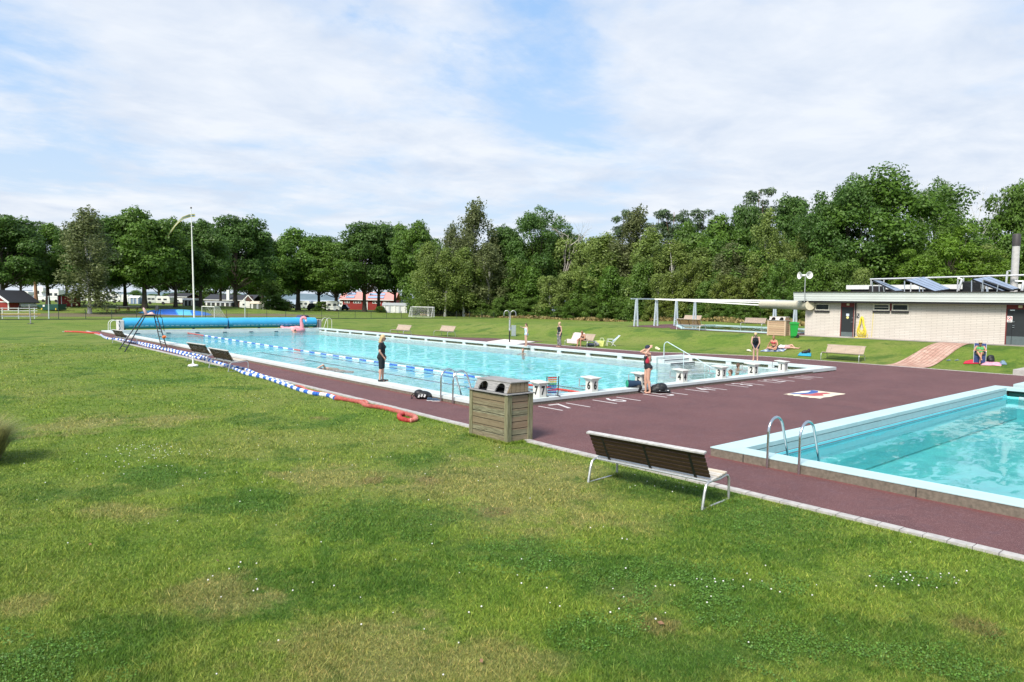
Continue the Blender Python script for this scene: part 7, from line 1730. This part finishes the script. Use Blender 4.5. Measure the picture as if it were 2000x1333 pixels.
def cloth(name, label, pxs, m, hgt=.05, seed=1):
    ps = [T(*p_) for p_ in pxs]; mb = MB(); nq = 12; rs_ = random.Random(seed)
    for i in range(nq+1):
        for j in range(nq+1):
            p_ = ps[0].lerp(ps[1], i/nq).lerp(ps[3].lerp(ps[2], i/nq), j/nq); ed = min(i, j, nq-i, nq-j)/3; mb.v.append((p_.x+rs_.uniform(-.02, .02), p_.y+rs_.uniform(-.02, .02), terr(p_.x, p_.y)+.03+hgt*min(1, ed)*(.5+.8*abs(mnoise.noise(Vector((i*.5, j*.5, seed)))))))
    for i in range(nq):
        for j in range(nq): a_ = i*(nq+1)+j; mb.f.append((a_, a_+nq+1, a_+nq+2, a_+1)); mb.m.append(0)
    o = mb.build(name, m, smooth=True); s_ = o.modifiers.new('t', 'SOLIDIFY'); s_.thickness = .02; return tag(o, label, name)
cloth('towel', 'crumpled red towel on the lawn in front of the camping chair', [(1881, 712), (1914, 712), (1918, 708), (1885, 707)], mat('towel_red', (.55, .03, .06), .95), .12, 2)
cloth('towel', 'pink towel on the lawn right of the red one', [(1915, 714.5), (1956, 716), (1955, 710), (1918, 709)], mat('towel_pink', (.62, .30, .38), .95, var=.2), .12, 3)
cloth('towel', 'grey blue clothes bundle right of the pink towel', [(1953, 713), (1967, 714), (1964, 709), (1952, 709)], mat('towel_greyblue', (.16, .24, .32), .95, var=.4, scale=12), .18, 4)
cloth('towel', 'turquoise towel under the black bag left of the pale bench', [(1558, 696), (1584, 697.5), (1584, 691), (1562, 690)], mat('towel_turquoise', (.03, .30, .45), .95, var=.3, scale=8), .07, 5)
q = T(1574, 692.5); lump('sports_bag', 'black bag on the turquoise towel', 'bag', q+Vector((0, 0, .05)), R(-40), [((0, 0, .1), (.26, .16, .11)), ((.18, 0, .18), (.1, .1, .13)), ((-.15, 0, .07), (.14, .12, .08))], BAG, .016)
q = T(1934, 709); lump('backpack', 'black backpack standing beside the camping chair', 'backpack', q, R(-40), [((0, 0, .2), (.2, .16, .22)), ((0, -.08, .14), (.16, .12, .13)), ((.05, 0, .32), (.12, .12, .1))], BAG, .016, lambda t: strap(t, [(-.15, -.1, .35), (-.2, -.16, .2), (-.15, -.16, .05)], .012))
for px, lb in ((1853, 'left grey blue sandal on the lawn by the paved path'), (1869, 'right grey blue sandal on the lawn by the paved path')):
    q = T(px, 705); t = thing('sandal', lb, 'shoe', q, R(-20), 'sandals on the lawn'); m = MB(); m.box((0, 0, .03), (.26, .1, .03)); m.build('sole', mat('sandal_grey', (.20, .27, .33), .8), t, bevel=.01); m = MB(); m.tube([(.03, -.05, .04), (.03, 0, .09), (.03, .05, .04)], .012, 6); m.build('strap', MATS['sandal_grey'], t)
q = T(1153, 677); lump('bag', 'blue grey bag on the lawn right of the bench', 'bag', q, 0, [((0, 0, .12), (.22, .3, .14)), ((0, .2, .08), (.15, .2, .1))], mat('bag_greyblue', (.12, .15, .20), .8, var=.4, scale=12), .02)
q = T(1164, 677); lump('clothes_pile', 'black and white clothes pile between the grey bag and the yellow bag', 'clothes', q, 0, [((0, 0, .14), (.2, .28, .16)), ((0, .1, .3), (.14, .14, .1))], mat('pile_bw', (.35, .34, .36), .9, var=.95, scale=7), .02)
q = T(1173, 677); t = thing('beach_bag', 'pale yellow beach bag left of the blue striped chair', 'bag', q, R(95)); m = MB(); vs = [(-.3, -.12, 0), (.3, -.12, 0), (.3, .12, 0), (-.3, .12, 0), (-.40, -.14, .42), (.44, -.14, .40), (.44, .14, .40), (-.40, .14, .42)]; m.add(vs, [(0, 3, 2, 1), (0, 1, 5, 4), (1, 2, 6, 5), (2, 3, 7, 6), (3, 0, 4, 7), (4, 5, 6, 7)]); m.build('body', mat('bag_yellow', (.62, .66, .22), .8, var=.3, scale=6), t, bevel=.03); m = MB(); m.tube([(-.2, -.15, .4), (-.1, -.16, .6), (.1, -.16, .6), (.2, -.15, .4)], .012, 6); m.build('handle', WHITEP, t, smooth=True)
q = T(1284, 684); lump('bag', 'small yellow and white bag on the lawn left of the stair handrail', 'bag', q, R(60), [((0, 0, .08), (.35, .12, .09)), ((.15, 0, .13), (.15, .12, .09)), ((-.25, 0, .05), (.12, .1, .06))], mat('bag_yellow_white', (.62, .62, .38), .85, var=.4, scale=9), .02)
q = T(1462, 687); lump('clothes_pile', 'small white and yellow bundle on the lawn left of the bending woman', 'clothes', q, R(60), [((0, 0, .07), (.2, .12, .08)), ((-.2, 0, .04), (.2, .05, .04))], mat('bundle_white', (.60, .58, .48), .9, var=.3, scale=14), .02)
# blue striped folding chair
q = T(1192, 676); t = thing('deck_chair', 'pale blue striped folding chair leaning back on the lawn, empty', 'chair', q, R(140)); z_ = 0
fab = None
mm, nt_, out = new_mat('striped_blue'); k = NT(nt_); sx = k.n('ShaderNodeSeparateXYZ', ins={0: k.obj()}); f_ = k.math('FRACT', k.math('MULTIPLY', sx.outputs[1], 9.)); c_ = k.ramp(f_, [(0., (.62, .68, .76)), (.5, (.20, .34, .55))], 'CONSTANT'); b = k.bsdf(c_, .8); k.link(b.outputs[0], out.inputs[0])
m = MB(); m.box((.0, 0, .30), (.46, .50, .015), (0, R(-10), 0)); m.build('seat', mm, t); m = MB(); m.box((-.42, 0, .56), (.66, .50, .015), (0, R(42), 0)); m.build('backrest', mm, t)
for s_ in (-1, 1):
    m = MB(); y_ = s_*.27; m.tube([(.28, y_, 0), (.18, y_, .5), (-.2, y_, .50)], .013, 6); m.tube([(.24, y_, .34), (-.20, y_, .26), (-.68, y_, .80)], .014, 6); m.tube([(-.35, y_, 0), (.05, y_, .32)], .013, 6); m.tube([(-.05, y_, 0), (-.22, y_, .3)], .013, 6); m.build('leg_frame', WHITEP, t, smooth=True)
print('objects', len(bpy.data.objects))
